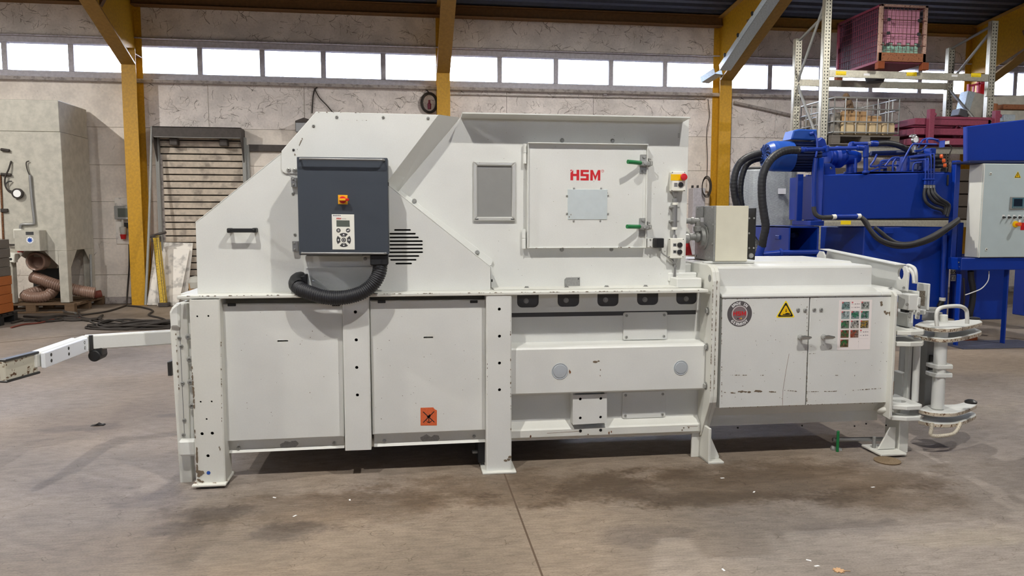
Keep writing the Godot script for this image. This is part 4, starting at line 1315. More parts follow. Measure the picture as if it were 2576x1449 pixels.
func press_door(p: Node3D) -> void:
	var z := -4.497
	var o := [Vector2(0.704, 1.94), Vector2(1.442, 1.945), Vector2(1.447, 1.312), Vector2(0.703, 1.309)]
	var x0: float = o[0].x
	var x1: float = o[1].x
	var y0: float = o[2].y
	var y1: float = o[0].y
	var s := sh().box(Vector3(x0 + 0.004, y0 + 0.004, -4.528), Vector3(x1 - 0.004, y1 - 0.004, z), 0.002)
	var d := obj("service_door", s, m.white, p)
	var rim := sh()
	rim.box(Vector3(x0, y1 - 0.006, -4.528), Vector3(x1, y1, -4.472), 0.002)
	rim.box(Vector3(x0, y0, -4.528), Vector3(x1, y0 + 0.006, -4.487), 0.002)
	rim.box(Vector3(x0, y0, -4.528), Vector3(x0 + 0.006, y1, -4.482), 0.002)
	rim.box(Vector3(x1 - 0.006, y0, -4.528), Vector3(x1, y1, -4.482), 0.002)
	rim.box(Vector3(x1 - 0.026, y0 + 0.01, -4.5), Vector3(x1 - 0.023, y1 - 0.01, -4.494), 0.001)
	obj("door_rim", rim, m.white, d)
	for q in [Vector3(0.92, 1.959, -4.53), Vector3(1.232, 1.961, -4.53), Vector3(0.923, 1.302, -4.53), Vector3(1.234, 1.303, -4.53)]:
		bolt(d, q, 0.009, TO_CAM, m.zinc_dull)
	for q in [Vector3(0.691, 1.816, -4.51), Vector3(0.686, 1.308, -4.51)]:
		var hg := sh(q).lathe([Vector2(0, 0), Vector2(0.011, 0), Vector2(0.012, 0.002), Vector2(0.012, 0.058), Vector2(0.010, 0.06), Vector2(0.010, 0.063), Vector2(0.012, 0.065), Vector2(0.012, 0.118), Vector2(0, 0.12)], 14)
		hg.xf = Transform3D(Basis.IDENTITY, q)
		hg.box(Vector3(0, 0.004, -0.018), Vector3(0.03, 0.056, -0.012), 0.001)
		obj("hinge", hg, m.white, d)
	logo(Vector3(0.966, 1.72, -4.497), 1.784 - 1.721, d, m.logo_red, 0.985)
	obj("registered_mark", sh(Vector3(1.164, 1.777, -4.497)).prism(ring(0, 0, 0.0085, 16), 0, 0.0005, 0.0, [ring(0, 0, 0.0068, 16)]), m.logo_red, d)
	words("registered_letter", "R", 0.007, m.logo_red, d, Vector3(1.164, 1.777, -4.497))
	# small window of clear sheet over pale metal, held by eight screws
	obj("window_sheet", sh().prism([Vector2(0.949, 1.667), Vector2(1.195, 1.667), Vector2(1.195, 1.486), Vector2(0.952, 1.486)], -4.499, -4.4935, 0.001), m.sheet, d)
	for q in [Vector3(0.988, 1.673, -4.496), Vector3(1.156, 1.674, -4.496), Vector3(0.945, 1.628, -4.496), Vector3(0.946, 1.521, -4.496), Vector3(1.199, 1.63, -4.496), Vector3(1.2, 1.521, -4.496), Vector3(0.988, 1.477, -4.496), Vector3(1.153, 1.477, -4.496)]:
		screw(d, q, 0.0062, TO_CAM, m.zinc)
	# two toggle latches with green grips
	for k in 2:
		var c: Vector3 = [Vector3(1.419, 1.822, -4.497), Vector3(1.42, 1.438, -4.497)][k]
		var la := obj("latch_plate", sh(c).prism(rect(-0.024, -0.057, 0.024, 0.057, 0.006), 0, 0.005, 0.001), m.zinc, d)
		for q in [-0.042, 0.042]:
			bolt(la, c + Vector3(0, q, 0.005), 0.008)
		bolt(la, c + Vector3(0.002, 0, 0.035), 0.0085)
		obj("latch_arm", sh(c + Vector3(0, 0, 0.005)).prism([Vector2(-0.034, -0.010), Vector2(0.0, -0.016), Vector2(0.03, -0.012), Vector2(0.036, 0.002), Vector2(0.02, 0.014), Vector2(-0.034, 0.014)], 0, 0.03, 0.003), m.zinc_dull, la)
		obj("latch_grip", sh().tube([c + Vector3(-0.030, 0.004, 0.035), c + Vector3(-0.045, 0.004, 0.045), c + Vector3(-0.09, 0.005, 0.075), c + Vector3(-0.125, 0.006, 0.09)], 0.0125, 12), m.green, la)
		var kp := sh(c + Vector3(0.037, 0.006, -0.02))
		kp.box(Vector3(-0.008, -0.022, 0), Vector3(0.008, 0.03, 0.03), 0.005)
		obj("latch_keep", kp, m.zinc_dull, la)
		obj("latch_hook", sh().tube([c + Vector3(0.028, -0.012, 0.02), c + Vector3(0.044, -0.008, 0.03), c + Vector3(0.046, 0.012, 0.03), c + Vector3(0.03, 0.018, 0.02)], 0.004, 8), m.zinc, la)
	# door switch
	var sw := obj("switch_bracket", sh().prism([Vector2(1.451, 1.369), Vector2(1.487, 1.369), Vector2(1.488, 1.315), Vector2(1.452, 1.315)], -4.53, -4.497, 0.002), m.white, p)
	for q in [Vector3(1.471, 1.362, -4.497), Vector3(1.472, 1.32, -4.497)]:
		screw(sw, q, 0.006)
	obj("door_switch", sh().box(Vector3(1.497, 1.312, -4.53), Vector3(1.556, 1.371, -4.487), 0.004), m.black, sw)
	obj("switch_head", sh().box(Vector3(1.487, 1.318, -4.49), Vector3(1.507, 1.365, -4.478), 0.003), m.dark_steel, sw)
	obj("switch_cable", sh().tube(bez([Vector3(1.54, 1.31, -4.51), Vector3(1.551, 1.278, -4.505), Vector3(1.581, 1.256, -4.5), Vector3(1.607, 1.241, -4.5), Vector3(1.628, 1.221, -4.5)]), 0.0042, 7), m.frame_grey, sw)
	obj("switch_gland", sh(Vector3(1.54, 1.297, -4.51)).lathe([Vector2(0, -0.008), Vector2(0.008, -0.008), Vector2(0.010, 0.012), Vector2(0, 0.012)], 12), m.zinc_dull, sw)

	# emergency-stop station, conduit and push-button station at the hopper's edge
	var es := obj("stop_station", sh().box(Vector3(1.594, 1.659, -4.53), Vector3(1.683, 1.778, -4.475), 0.004), m.white_plastic, p)
	obj("yellow_label", sh().box(Vector3(1.585, 1.723, -4.475), Vector3(1.672, 1.761, -4.474), 0.0), m.sign_yellow, es)
	obj("stop_button", sh(Vector3(1.659, 1.743, -4.475), TO_CAM).lathe([Vector2(0, 0), Vector2(0.012, 0), Vector2(0.012, 0.016), Vector2(0.021, 0.02), Vector2(0.0215, 0.03), Vector2(0.017, 0.037), Vector2(0, 0.039)], 20), m.red, es)
	obj("black_button", sh(Vector3(1.648, 1.698, -4.475), TO_CAM).lathe([Vector2(0, 0), Vector2(0.0155, 0), Vector2(0.0155, 0.006), Vector2(0.011, 0.008), Vector2(0.0105, 0.006), Vector2(0, 0.007)], 18), m.dark_steel, es)
	obj("button_label", sh().box(Vector3(1.608, 1.685, -4.475), Vector3(1.629, 1.709, -4.474), 0.0), m.grey_ink, es)
	for q in [Vector3(1.595, 1.772, -4.475), Vector3(1.673, 1.773, -4.475), Vector3(1.594, 1.663, -4.475), Vector3(1.672, 1.663, -4.475)]:
		screw(es, q, 0.003, TO_CAM, m.dark_steel)
	var cd := obj("conduit", sh().rod(Vector3(1.627, 1.423, -4.505), Vector3(1.626, 1.613, -4.505), 0.0155), m.frame_grey, p)
	for q in [Vector3(1.628, 1.574, -4.505), Vector3(1.627, 1.423, -4.505)]:
		obj("sleeve", sh(q).lathe([Vector2(0, 0), Vector2(0.0165, 0), Vector2(0.0175, 0.002), Vector2(0.0175, 0.016), Vector2(0, 0.018)], 16), m.white_plastic, cd)
	for q in [Vector3(1.625, 1.562, -4.5), Vector3(1.624, 1.475, -4.5)]:
		obj("saddle", sh().box(q - Vector3(0.028, 0.006, 0.03), q + Vector3(0.028, 0.006, 0.006), 0.002), m.zinc_dull, cd)
		for x in [-0.022, 0.022]:
			screw(cd, q + Vector3(x, 0, 0.006), 0.005)
	for q in [[Vector3(1.628, 1.64, -4.505), 0.02, 0.012], [Vector3(1.628, 1.376, -4.505), 0.012, 0.02]]:
		obj("gland", sh(q[0]).lathe([Vector2(0, -0.016), Vector2(q[2], -0.016), Vector2(q[1], 0.016), Vector2(0, 0.016)], 14), m.frame_grey, cd)
	obj("conduit_cable", sh().rod(Vector3(1.628, 1.388, -4.505), Vector3(1.627, 1.423, -4.505), 0.0055), m.frame_grey, cd)
	obj("conduit_cable", sh().rod(Vector3(1.627, 1.613, -4.505), Vector3(1.627, 1.65, -4.505), 0.0055), m.frame_grey, cd)
	var bs := obj("button_station", sh().box(Vector3(1.595, 1.247, -4.53), Vector3(1.683, 1.371, -4.475), 0.004), m.white_plastic, p)
	for k in 2:
		var q: Vector3 = [Vector3(1.651, 1.33, -4.475), Vector3(1.651, 1.287, -4.475)][k]
		obj("push_button", sh(q, TO_CAM).lathe([Vector2(0, 0), Vector2(0.0165, 0), Vector2(0.0165, 0.006), Vector2(0.0125, 0.008), Vector2(0.012, 0.005), Vector2(0, 0.006)], 18), m.dark_steel, bs)
		var l: Vector3 = [Vector3(1.62, 1.33, -4.475), Vector3(1.621, 1.288, -4.475)][k]
		obj("button_label", sh(l).prism(rect(-0.0105, -0.010, 0.0105, 0.010), 0, 0.0006, 0.0), m.frame_grey, bs)
		var f := 1.0 if k == 0 else -1.0
		obj("arrow_mark", sh(l + Vector3(0, 0, 0.0006), Basis.from_scale(Vector3(f * 0.0085, 0.0085, 1))).prism([Vector2(-0.9, -0.4), Vector2(0.1, -0.4), Vector2(0.1, -0.9), Vector2(0.95, 0), Vector2(0.1, 0.9), Vector2(0.1, 0.4), Vector2(-0.9, 0.4)], 0, 0.0004, 0.0), m.black, bs)
	for q in [Vector3(1.585, 1.365, -4.475), Vector3(1.674, 1.365, -4.475), Vector3(1.586, 1.257, -4.475), Vector3(1.674, 1.257, -4.475)]:
		screw(bs, q, 0.003, TO_CAM, m.dark_steel)
	obj("gland", sh(Vector3(1.634, 1.233, -4.505)).lathe([Vector2(0, -0.018), Vector2(0.008, -0.018), Vector2(0.02, 0.014), Vector2(0, 0.014)], 14), m.frame_grey, bs)
	for k in 2:
		obj("station_cable", sh().tube(bez([Vector3(1.635, 1.221, -4.505), Vector3(1.633, 1.146, -4.51) + Vector3(0.008 * k, 0, 0), Vector3(1.626, 1.056, -4.515) + Vector3(0.014 * k, 0, 0)]), 0.0045, 7), m.frame_grey, bs)
	obj("cable_clip", sh().box(Vector3(1.629, 1.19, -4.53), Vector3(1.642, 1.202, -4.495), 0.002), m.frame_grey, bs)
	obj("guard_wire", sh().tube([Vector3(1.648, 1.134, -4.5), Vector3(1.648, 1.067, -4.5), Vector3(1.634, 1.055, -4.5)], 0.004, 7), m.white_plastic, bs)


func press_controls(p: Node3D) -> void:
	var z := -4.20
	var o := [Vector2(-0.593, 1.818), Vector2(-0.114, 1.822), Vector2(-0.116, 1.293), Vector2(-0.592, 1.293)]
	var b := obj("control_box", sh().box(Vector3(o[0].x + 0.003, o[3].y, -4.38), Vector3(o[1].x + 0.003, o[0].y, z), 0.003), m.dark_grey, p)
	var back := sh().box(Vector3(o[0].x + 0.02, o[3].y + 0.02, -4.41), Vector3(o[1].x - 0.02, o[0].y - 0.02, -4.378), 0.002)
	obj("back_plate", back, m.white, b)
	for q in [[Vector3(-0.572, 1.806, -4.165), Vector3(-0.129, 1.805, -4.165)], [Vector3(-0.575, 1.305, -4.165), Vector3(-0.127, 1.301, -4.165)]]:
		var rod := sh()
		rod.tube([q[0] + Vector3(0.0, 0, -0.035), q[0] + Vector3(0.004, 0, -0.004), q[0] + Vector3(0.012, 0, 0), q[1] - Vector3(0.012, 0, 0), q[1] + Vector3(-0.004, 0, -0.004), q[1] + Vector3(0.0, 0, -0.035)], 0.006, 10)
		obj("handle_rail", rod, m.frame_grey, b)
	obj("lock", sh().box(Vector3(-0.119, 1.669, -4.26), Vector3(-0.107, 1.689, -4.22), 0.002), m.black, b)
	# main switch
	var sp := obj("switch_plate", sh().prism([Vector2(-0.378, 1.617), Vector2(-0.327, 1.616), Vector2(-0.328, 1.566), Vector2(-0.378, 1.567)], z - 0.001, z + 0.004, 0.0015), m.amber, b)
	obj("switch_knob", sh(Vector3(-0.353, 1.591, -4.196), TO_CAM).lathe([Vector2(0, 0), Vector2(0.019, 0), Vector2(0.019, 0.006), Vector2(0.016, 0.012), Vector2(0, 0.013)], 24), m.red, b)
	obj("switch_lever", sh(Vector3(-0.352, 1.591, -4.184)).box(Vector3(-0.018, -0.006, 0), Vector3(0.032, 0.006, 0.022), 0.003), m.amber, b)
	obj("switch_tip", sh(Vector3(-0.352, 1.591, -4.184)).box(Vector3(0.014, -0.007, -0.001), Vector3(0.034, 0.007, 0.023), 0.003), m.red, b)
	# operator panel
	obj("keypad", sh().prism([Vector2(-0.413, 1.513), Vector2(-0.294, 1.512), Vector2(-0.294, 1.321), Vector2(-0.413, 1.322)], z - 0.001, z + 0.002, 0.001), m.white_plastic, b)
	var zz := z + 0.0021
	obj("display", sh().prism([Vector2(-0.389, 1.481), Vector2(-0.319, 1.48), Vector2(-0.318, 1.445), Vector2(-0.389, 1.446)], z, zz, 0.0), m.lcd, b)
	var bar := obj("barcode_label", sh().prism([Vector2(-0.41, 1.511), Vector2(-0.364, 1.51), Vector2(-0.364, 1.497), Vector2(-0.41, 1.498)], z, zz + 0.0002, 0.0), m.white_ink, b)
	var bars := sh()
	var bx := -0.407
	var by := 1.506
	while bx < -0.368:
		var w := rng.randf_range(0.0008, 0.0024)
		bars.prism(rect(bx, by - 0.0035, bx + w, by + 0.0035), zz, zz + 0.0004, 0.0)
		bx += w + rng.randf_range(0.0008, 0.002)
	stuff(obj("barcode_print", bars, m.black, b))
	logo(Vector3(-0.389, 1.486, -4.198), 0.0085, b, m.logo_red)
	stuff(obj("small_print", sh().prism([Vector2(-0.36, 1.49), Vector2(-0.336, 1.489), Vector2(-0.337, 1.487), Vector2(-0.36, 1.488)], z, zz + 0.0001, 0.0), m.grey_ink, b))
	for q in [Vector3(-0.379, 1.426, -4.198), Vector3(-0.328, 1.426, -4.198)]:
		obj("round_key", sh(q, TO_CAM).lathe([Vector2(0, 0), Vector2(0.0115, 0), Vector2(0.0113, 0.0006), Vector2(0, 0.0008)], 20), m.frame_dark, b)
	for k in 3:
		obj("menu_mark", sh(Vector3(-0.379, 1.426, -4.197) + Vector3(0, 0.004 * (k - 1), 0)).prism(rect(-0.005, -0.0009, 0.005, 0.0009), 0, 0.0004, 0.0), m.white_ink, b)
	obj("enter_mark", sh(Vector3(-0.328, 1.426, -4.197)).prism([Vector2(-0.007, -0.001), Vector2(-0.002, -0.006), Vector2(-0.002, -0.0025), Vector2(0.006, -0.0025), Vector2(0.006, 0.006), Vector2(0.003, 0.006), Vector2(0.003, 0.0005), Vector2(-0.002, 0.0005), Vector2(-0.002, 0.004)], 0, 0.0004, 0.0), m.white_ink, b)
	var c := Vector3(-0.352, 1.374, -4.198)
	for k in 4:
		var t0 := PI / 2 * k
		var wedge := []
		for i in 7:
			var t := t0 - 0.62 + 1.24 * i / 6.0
			wedge.append(Vector2(cos(t), sin(t)) * 0.0385)
		for i in 7:
			var t := t0 + 0.5 - 1.0 * i / 6.0
			wedge.append(Vector2(cos(t), sin(t)) * 0.019)
		obj("arrow_key", sh(c).prism(wedge, 0, 0.0008, 0.0003), m.frame_dark, b)
		obj("arrow_mark", sh(c + Vector3(0, 0, 0.0009), Basis(Vector3(0, 0, 1), t0)).prism([Vector2(0.0255, -0.006), Vector2(0.034, 0), Vector2(0.0255, 0.006)], 0, 0.0004, 0.0), m.white_ink, b)
	obj("round_key", sh(c, TO_CAM).lathe([Vector2(0, 0), Vector2(0.0125, 0), Vector2(0.0123, 0.0006), Vector2(0, 0.0008)], 20), m.frame_dark, b)
	obj("stop_mark", sh(c + Vector3(0, 0, 0.0009)).prism(ring(0, 0, 0.0075, 16), 0, 0.0004, 0.0, [ring(0, 0, 0.0058, 16)]), m.white_ink, b)
	# mounting plates at its left
	for q in [[Vector2(-0.65, 1.719), Vector2(-0.619, 1.717), Vector2(-0.619, 1.664), Vector2(-0.649, 1.665)], [Vector2(-0.652, 1.363), Vector2(-0.619, 1.362), Vector2(-0.619, 1.303), Vector2(-0.651, 1.304)]]:
		var hp := obj("hinge_plate", sh().prism(q, -4.41, -4.38, 0.002), m.frame_grey, b)
		screw(hp, Vector3(q[0].x + 0.012, q[0].y - 0.012, -4.38), 0.006)
		screw(hp, Vector3(q[3].x + 0.012, q[3].y + 0.012, -4.38), 0.006)
	# corrugated hose from the box to the housing
	var br := obj("hose_bracket", sh().prism([Vector2(-0.259, 1.286), Vector2(-0.206, 1.285), Vector2(-0.207, 1.234), Vector2(-0.256, 1.234)], -4.306, -4.30, 0.001), m.white, p)
	screw(br, Vector3(-0.245, 1.265, -4.3), 0.010, TO_CAM, m.zinc_dull)
	obj("hose_clamp", sh().box(Vector3(-0.214, 1.232, -4.34), Vector3(-0.116, 1.293, -4.22), 0.006), m.black, br)
	obj("clamp_foot", sh().box(Vector3(-0.259, 1.286, -4.3), Vector3(-0.209, 1.294, -4.26), 0.003), m.black, br)
	obj("cable_hose", sh().tube(bez([Vector3(-0.162, 1.247, -4.27), Vector3(-0.166, 1.193, -4.25), Vector3(-0.197, 1.134, -4.24), Vector3(-0.259, 1.084, -4.235), Vector3(-0.328, 1.061, -4.235), Vector3(-0.403, 1.053, -4.235), Vector3(-0.479, 1.062, -4.24), Vector3(-0.545, 1.081, -4.26), Vector3(-0.599, 1.097, -4.3), Vector3(-0.628, 1.114, -4.36)]), 0.038, 14, 0.0032, 0.0115), m.rubber, p)
	var el := sh()
	el.tube(bez([Vector3(-0.614, 1.108, -4.33), Vector3(-0.631, 1.119, -4.36), Vector3(-0.631, 1.138, -4.4), Vector3(-0.609, 1.149, -4.43)]), 0.044, 14)
	el.prism([Vector2(-0.634, 1.15), Vector2(-0.616, 1.164), Vector2(-0.59, 1.168), Vector2(-0.59, 1.177), Vector2(-0.573, 1.177), Vector2(-0.574, 1.118), Vector2(-0.635, 1.119)], -4.41, -4.37, 0.004)
	obj("hose_elbow", el, m.black, p)


func triangle_sign(at: Vector3, side: float, parent: Node3D, turn := Basis.IDENTITY) -> MeshInstance3D:      # yellow warning triangle with a black border
	var t := func(k: float) -> Array:
		var out := []
		for i in 3:
			var a := PI / 2 + TAU * i / 3
			for j in 3:
				out.append(Vector2(cos(a), sin(a)) * k + Vector2(cos(a + (j - 1) * 1.0), sin(a + (j - 1) * 1.0)) * side * 0.05)
		return out
	var r := side / sqrt(3.0)
	var o := obj("warning_sign", sh(at, turn).prism(t.call(r * 0.98), 0, 0.0008, 0.0), m.tag_yellow, parent)
	obj("sign_border", sh(at, turn).prism(t.call(r * 0.80), 0.0008, 0.0012, 0.0), m.black, o)
	obj("sign_field", sh(at, turn).prism(t.call(r * 0.53), 0.0012, 0.0016, 0.0), m.sign_yellow, o)
	return o


func press_ram_end(p: Node3D) -> void:
	var z := -4.30
	# cabinet round the ram, its hood and its lower skirts
	var x0 := 1.8325
	var x1 := 2.985
	obj("ram_cabinet", sh().box(Vector3(x0, 0.33, -5.25), Vector3(x1, 1.03, -4.345), 0.004), m.white, p)
	var xr := 2.892
	var hood := sh().slice([Vector2(-5.25, 1.03), Vector2(-4.345, 1.03), Vector2(-4.295, 1.018), Vector2(-4.293, 1.026), Vector2(-4.30, 1.040), Vector2(-4.31, 1.043), Vector2(-4.395, 1.066), Vector2(-4.402, 1.078), Vector2(-4.402, 1.186), Vector2(-4.408, 1.196), Vector2(-4.42, 1.20), Vector2(-4.62, 1.202), Vector2(-4.64, 1.214), Vector2(-5.25, 1.216)], x0 + 0.022, xr, 0.004)
	var hd := obj("hood", hood, m.white, p)
	obj("hood_shelf", sh().slice([Vector2(-5.25, 1.02), Vector2(-4.345, 1.02), Vector2(-4.295, 1.018), Vector2(-4.293, 1.026), Vector2(-4.30, 1.040), Vector2(-4.38, 1.058), Vector2(-5.25, 1.065)], xr, 3.03, 0.003), m.white, hd)
	for q in [[2.993, -4.36], [3.088, -4.36]]:
		bolt(hd, Vector3(q[0], 1.06, q[1]), 0.010, Basis.IDENTITY, m.zinc_dull)
	var skirt := sh().slice([Vector2(-4.46, 0.195), Vector2(-4.425, 0.195), Vector2(-4.425, 0.262), Vector2(-4.36, 0.335), Vector2(-4.36, 0.345), Vector2(-4.46, 0.345)], x0, 2.99, 0.002)
	skirt.box(Vector3(x0, 0.19, -5.2), Vector3(2.99, 0.21, -4.44), 0.003)
	var sk := obj("skirt", skirt, m.white_worn, p)
	for q in [Vector3(2.041, 0.178, -4.425), Vector3(2.473, 0.176, -4.425), Vector3(2.834, 0.16, -4.425), Vector3(2.914, 0.173, -4.425), Vector3(3.054, 0.157, -4.425)]:
		obj("hole", sh(q).prism(ring(0, 0, 0.0055, 8), -0.002, 0.0006, 0.0), m.hole, sk)
	# the two doors
	var doors := ["l", "r"]
	for k in 2:
		var q: Array = [[Vector2(1.851, 1.01), Vector2(2.414, 1.018), Vector2(2.426, 0.341), Vector2(1.87, 0.342)], [Vector2(2.421, 1.018), Vector2(2.989, 1.023), Vector2(2.992, 0.339), Vector2(2.433, 0.342)]][k]
		var d := obj("cabinet_door", sh().prism(rect((q[0].x + q[3].x) / 2, q[3].y, (q[1].x + q[2].x) / 2, 1.014), -4.335, z, 0.003), m.white, p)
		var hx: Vector3 = [Vector3(2.366, 0.77, -4.3), Vector3(2.518, 0.769, -4.3)][k]
		obj("handle_boss", sh(hx, TO_CAM).lathe([Vector2(0, 0), Vector2(0.016, 0), Vector2(0.016, 0.016), Vector2(0.012, 0.03), Vector2(0, 0.03)], 18), m.chrome, d)
		var f := -1.0 if k == 0 else 1.0
		obj("wing_handle", sh(hx + Vector3(0, 0.004, 0.03)).prism([Vector2(-0.022, -0.006), Vector2(-0.014, -0.016), Vector2(0.04, -0.013), Vector2(0.056, -0.004), Vector2(0.052, 0.004), Vector2(0.012, 0.012), Vector2(-0.014, 0.010)], 0, 0.018, 0.005), m.chrome, d)
		for s in [[Vector3(2.347, 0.939, -4.3), Vector3(2.393, 0.936, -4.3)], [Vector3(2.452, 0.938, -4.3), Vector3(2.497, 0.938, -4.3)]][k]:
			var lk := obj("lock", sh(s, TO_CAM).lathe([Vector2(0, 0), Vector2(0.012, 0), Vector2(0.011, 0.006), Vector2(0.008, 0.008), Vector2(0, 0.008)], 16), m.zinc_dull, d)
			obj("keyhole", sh(s + Vector3(0, 0, 0.008)).prism(rect(-0.004, -0.0012, 0.004, 0.0012), 0, 0.0004, 0.0), m.black, lk)
		if k == 0:
			badge(Vector3(1.973, 0.92, -4.3), 0.0785, d)
			var w := triangle_sign(Vector3(2.267, 0.928, -4.3), 0.108, d)
			var hs := sh(Vector3(2.27, 0.921, -4.3) + Vector3(0, 0, 0.0016))
			hs.prism([Vector2(-0.021, -0.012), Vector2(0.004, -0.013), Vector2(0.026, -0.012), Vector2(0.026, -0.004), Vector2(0.008, 0.0), Vector2(-0.002, -0.002), Vector2(-0.007, -0.007), Vector2(-0.021, -0.007)], 0, 0.0004, 0.0)
			hs.prism([Vector2(-0.002, 0.024), Vector2(0.002, 0.024), Vector2(0.002, 0.012), Vector2(0.006, 0.012), Vector2(0, 0.004), Vector2(-0.006, 0.012), Vector2(-0.002, 0.012)], 0, 0.0004, 0.0)
			hs.prism(rect(-0.014, -0.018, 0.02, -0.015), 0, 0.0004, 0.0)
			obj("crush_symbol", hs, m.black, w)
		else:
			instruction_sheet(d)
		var hz := [0.93, 0.43]
		for y in hz:
			if k == 1:
				obj("hinge", sh(Vector3(3.004, y - 0.045, -4.312)).lathe([Vector2(0, 0), Vector2(0.010, 0), Vector2(0.010, 0.044), Vector2(0.008, 0.045), Vector2(0.010, 0.047), Vector2(0.010, 0.09), Vector2(0, 0.09)], 12), m.rust, d)
	# green valve lever, pipes and clamp under the cabinet
	var pipe := obj("drain_pipe", sh().rod(Vector3(2.708, 0.065, -4.46), Vector3(3.114, 0.055, -4.46), 0.014), m.frame_grey, p)
	obj("valve_lever", sh().box(Vector3(2.706, -0.007, -4.42), Vector3(2.723, 0.138, -4.405), 0.005), m.green, pipe)
	obj("valve_body", sh().rod(Vector3(2.697, 0.008, -4.46), Vector3(2.758, -0.007, -4.44), 0.02), m.zinc_dull, pipe)
	obj("slant_pipe", sh().rod(Vector3(3.103, -0.044, -4.72), Vector3(3.158, -0.066, -4.55), 0.011), m.frame_grey, pipe)


func badge(at: Vector3, r: float, parent: Node3D) -> void:      # round badge with words along its rim
	var o := obj("round_badge", sh(at).prism(ring(0, 0, r, 48), 0, 0.0006, 0.0), m.badge_dark, parent)
	obj("badge_ring", sh(at).prism(ring(0, 0, r * 0.64, 40), 0.0006, 0.001, 0.0), m.badge_light, o)
	obj("badge_core", sh(at).prism(ring(0, 0, r * 0.56, 40), 0.001, 0.0013, 0.0), m.badge_mid, o)
	logo(at + Vector3(-r * 0.52, -r * 0.14, 0.0014), r * 0.33, o, m.logo_red, 1.05)
	for w in [["MADE IN", 1.0], ["GERMANY", -1.0]]:
		var text: String = w[0]
		var n := text.length()
		for i in n:
			if text[i] == " ":
				continue
			var t: float = (i - (n - 1) / 2.0) * (0.235 if w[1] > 0 else 0.265)
			var a: float = PI / 2 - t if w[1] > 0 else -PI / 2 + t
			var turn := Basis(Vector3(0, 0, 1), a - PI / 2 if w[1] > 0 else a + PI / 2)
			var rr: float = r * (0.81 if w[1] > 0 else 0.81)
			words("badge_letter", text[i], r * 0.22, m.white_ink, o, at + Vector3(cos(a) * rr, sin(a) * rr, 0.0009), turn, true)
	for k in 3:
		obj("badge_square", sh(at + Vector3((k - 1) * r * 0.13, -r * 0.36, 0.0014)).prism(rect(-0.0035, -0.0035, 0.0035, 0.0035), 0, 0.0004, 0.0), [m.black, m.logo_red, m.sign_yellow][k], o)


func instruction_sheet(parent: Node3D) -> void:      # a printed sheet of small pictures with red numbers
	var w := 330
	var h := 500
	var im := Image.create(w, h, false, Image.FORMAT_RGB8)
	im.fill(Color(0.93, 0.90, 0.89))
	var r := RandomNumberGenerator.new()
	r.seed = 31
	var looks := [[0.55, 0.62, 0.62], [0, 0, 0], [0.62, 0.64, 0.62], [0.6, 0.66, 0.66], [0.5, 0.55, 0.55], [0.5, 0.55, 0.55], [0.42, 0.45, 0.4], [0.6, 0.58, 0.55], [0.5, 0.46, 0.38], [0.42, 0.3, 0.22], [0.5, 0.42, 0.38], [0, 0, 0], [0.45, 0.36, 0.26]]
	var tint := [Color(0.35, 0.5, 0.48), Color.BLACK, Color(0.75, 0.77, 0.75), Color(0.72, 0.78, 0.78), Color(0.05, 0.45, 0.28), Color(0.05, 0.45, 0.28), Color(0.1, 0.5, 0.25), Color(0.8, 0.8, 0.78), Color(0.85, 0.65, 0.15), Color(0.1, 0.5, 0.25), Color(0.75, 0.3, 0.15), Color.BLACK, Color(0.05, 0.5, 0.2)]
	for row in 5:
		for col in 3:
			var k := row * 3 + col
			var x := 28 + col * 97
			var y := 18 + row * 94
			im.fill_rect(Rect2i(x - 10, y - 6, 97, 1), Color(0.7, 0.68, 0.68))
			im.fill_rect(Rect2i(x - 10, y - 6, 1, 94), Color(0.7, 0.68, 0.68))
			if k > 12:
				continue
			if k == 1 or k == 11:
				for t in 2:
					for q in [[0, 14, 3], [18, 8, 3], [34, 10, 9], [54, 7, 12], [66, 8, 6], [76, 6, 8], [84, 5, 3]]:
						im.fill_rect(Rect2i(x + q[0], y + 22 + t * 34 - q[2] / 2, q[1] - 2, q[2]), Color(0.3, 0.3, 0.32))
			else:
				var c: Array = looks[k]
				im.fill_rect(Rect2i(x, y, 82, 78), Color(c[0], c[1], c[2]))
				for t in 60:
					var v := r.randf_range(0.15, 1.0)
					var q := Color(c[0] * v * 1.2, c[1] * v * 1.2, c[2] * v * 1.2)
					if t > 44:
						q = tint[k].lerp(q, 0.4)
					var bx := r.randi_range(0, 62)
					var by := r.randi_range(0, 58)
					im.fill_rect(Rect2i(x + bx, y + by, r.randi_range(6, 20), r.randi_range(5, 20)), q)
			for dy in range(-8, 9):
				for dx in range(-8, 9):
					if dx * dx + dy * dy < 62:
						im.set_pixel(x + 8 + dx, y + 6 + dy, Color(0.75, 0.12, 0.16))
			im.fill_rect(Rect2i(x + 6, y + 2, 3, 8), Color(0.95, 0.9, 0.9))
	var a := Vector3(2.614, 0.994, -4.299)
	var b := Vector3(2.821, 0.683, -4.299)
	var st := sh()
	st.prism(rect(a.x, b.y, b.x + 0.012, a.y), -4.3, -4.2994, 0.0)
	var o := obj("sheet_backing", st, m.white_ink, parent)
	sign_quad("instruction_sheet", tex(im), Vector3((a.x + b.x + 0.012) / 2, (a.y + b.y) / 2, -4.2990), b.x + 0.012 - a.x, a.y - b.y, o)


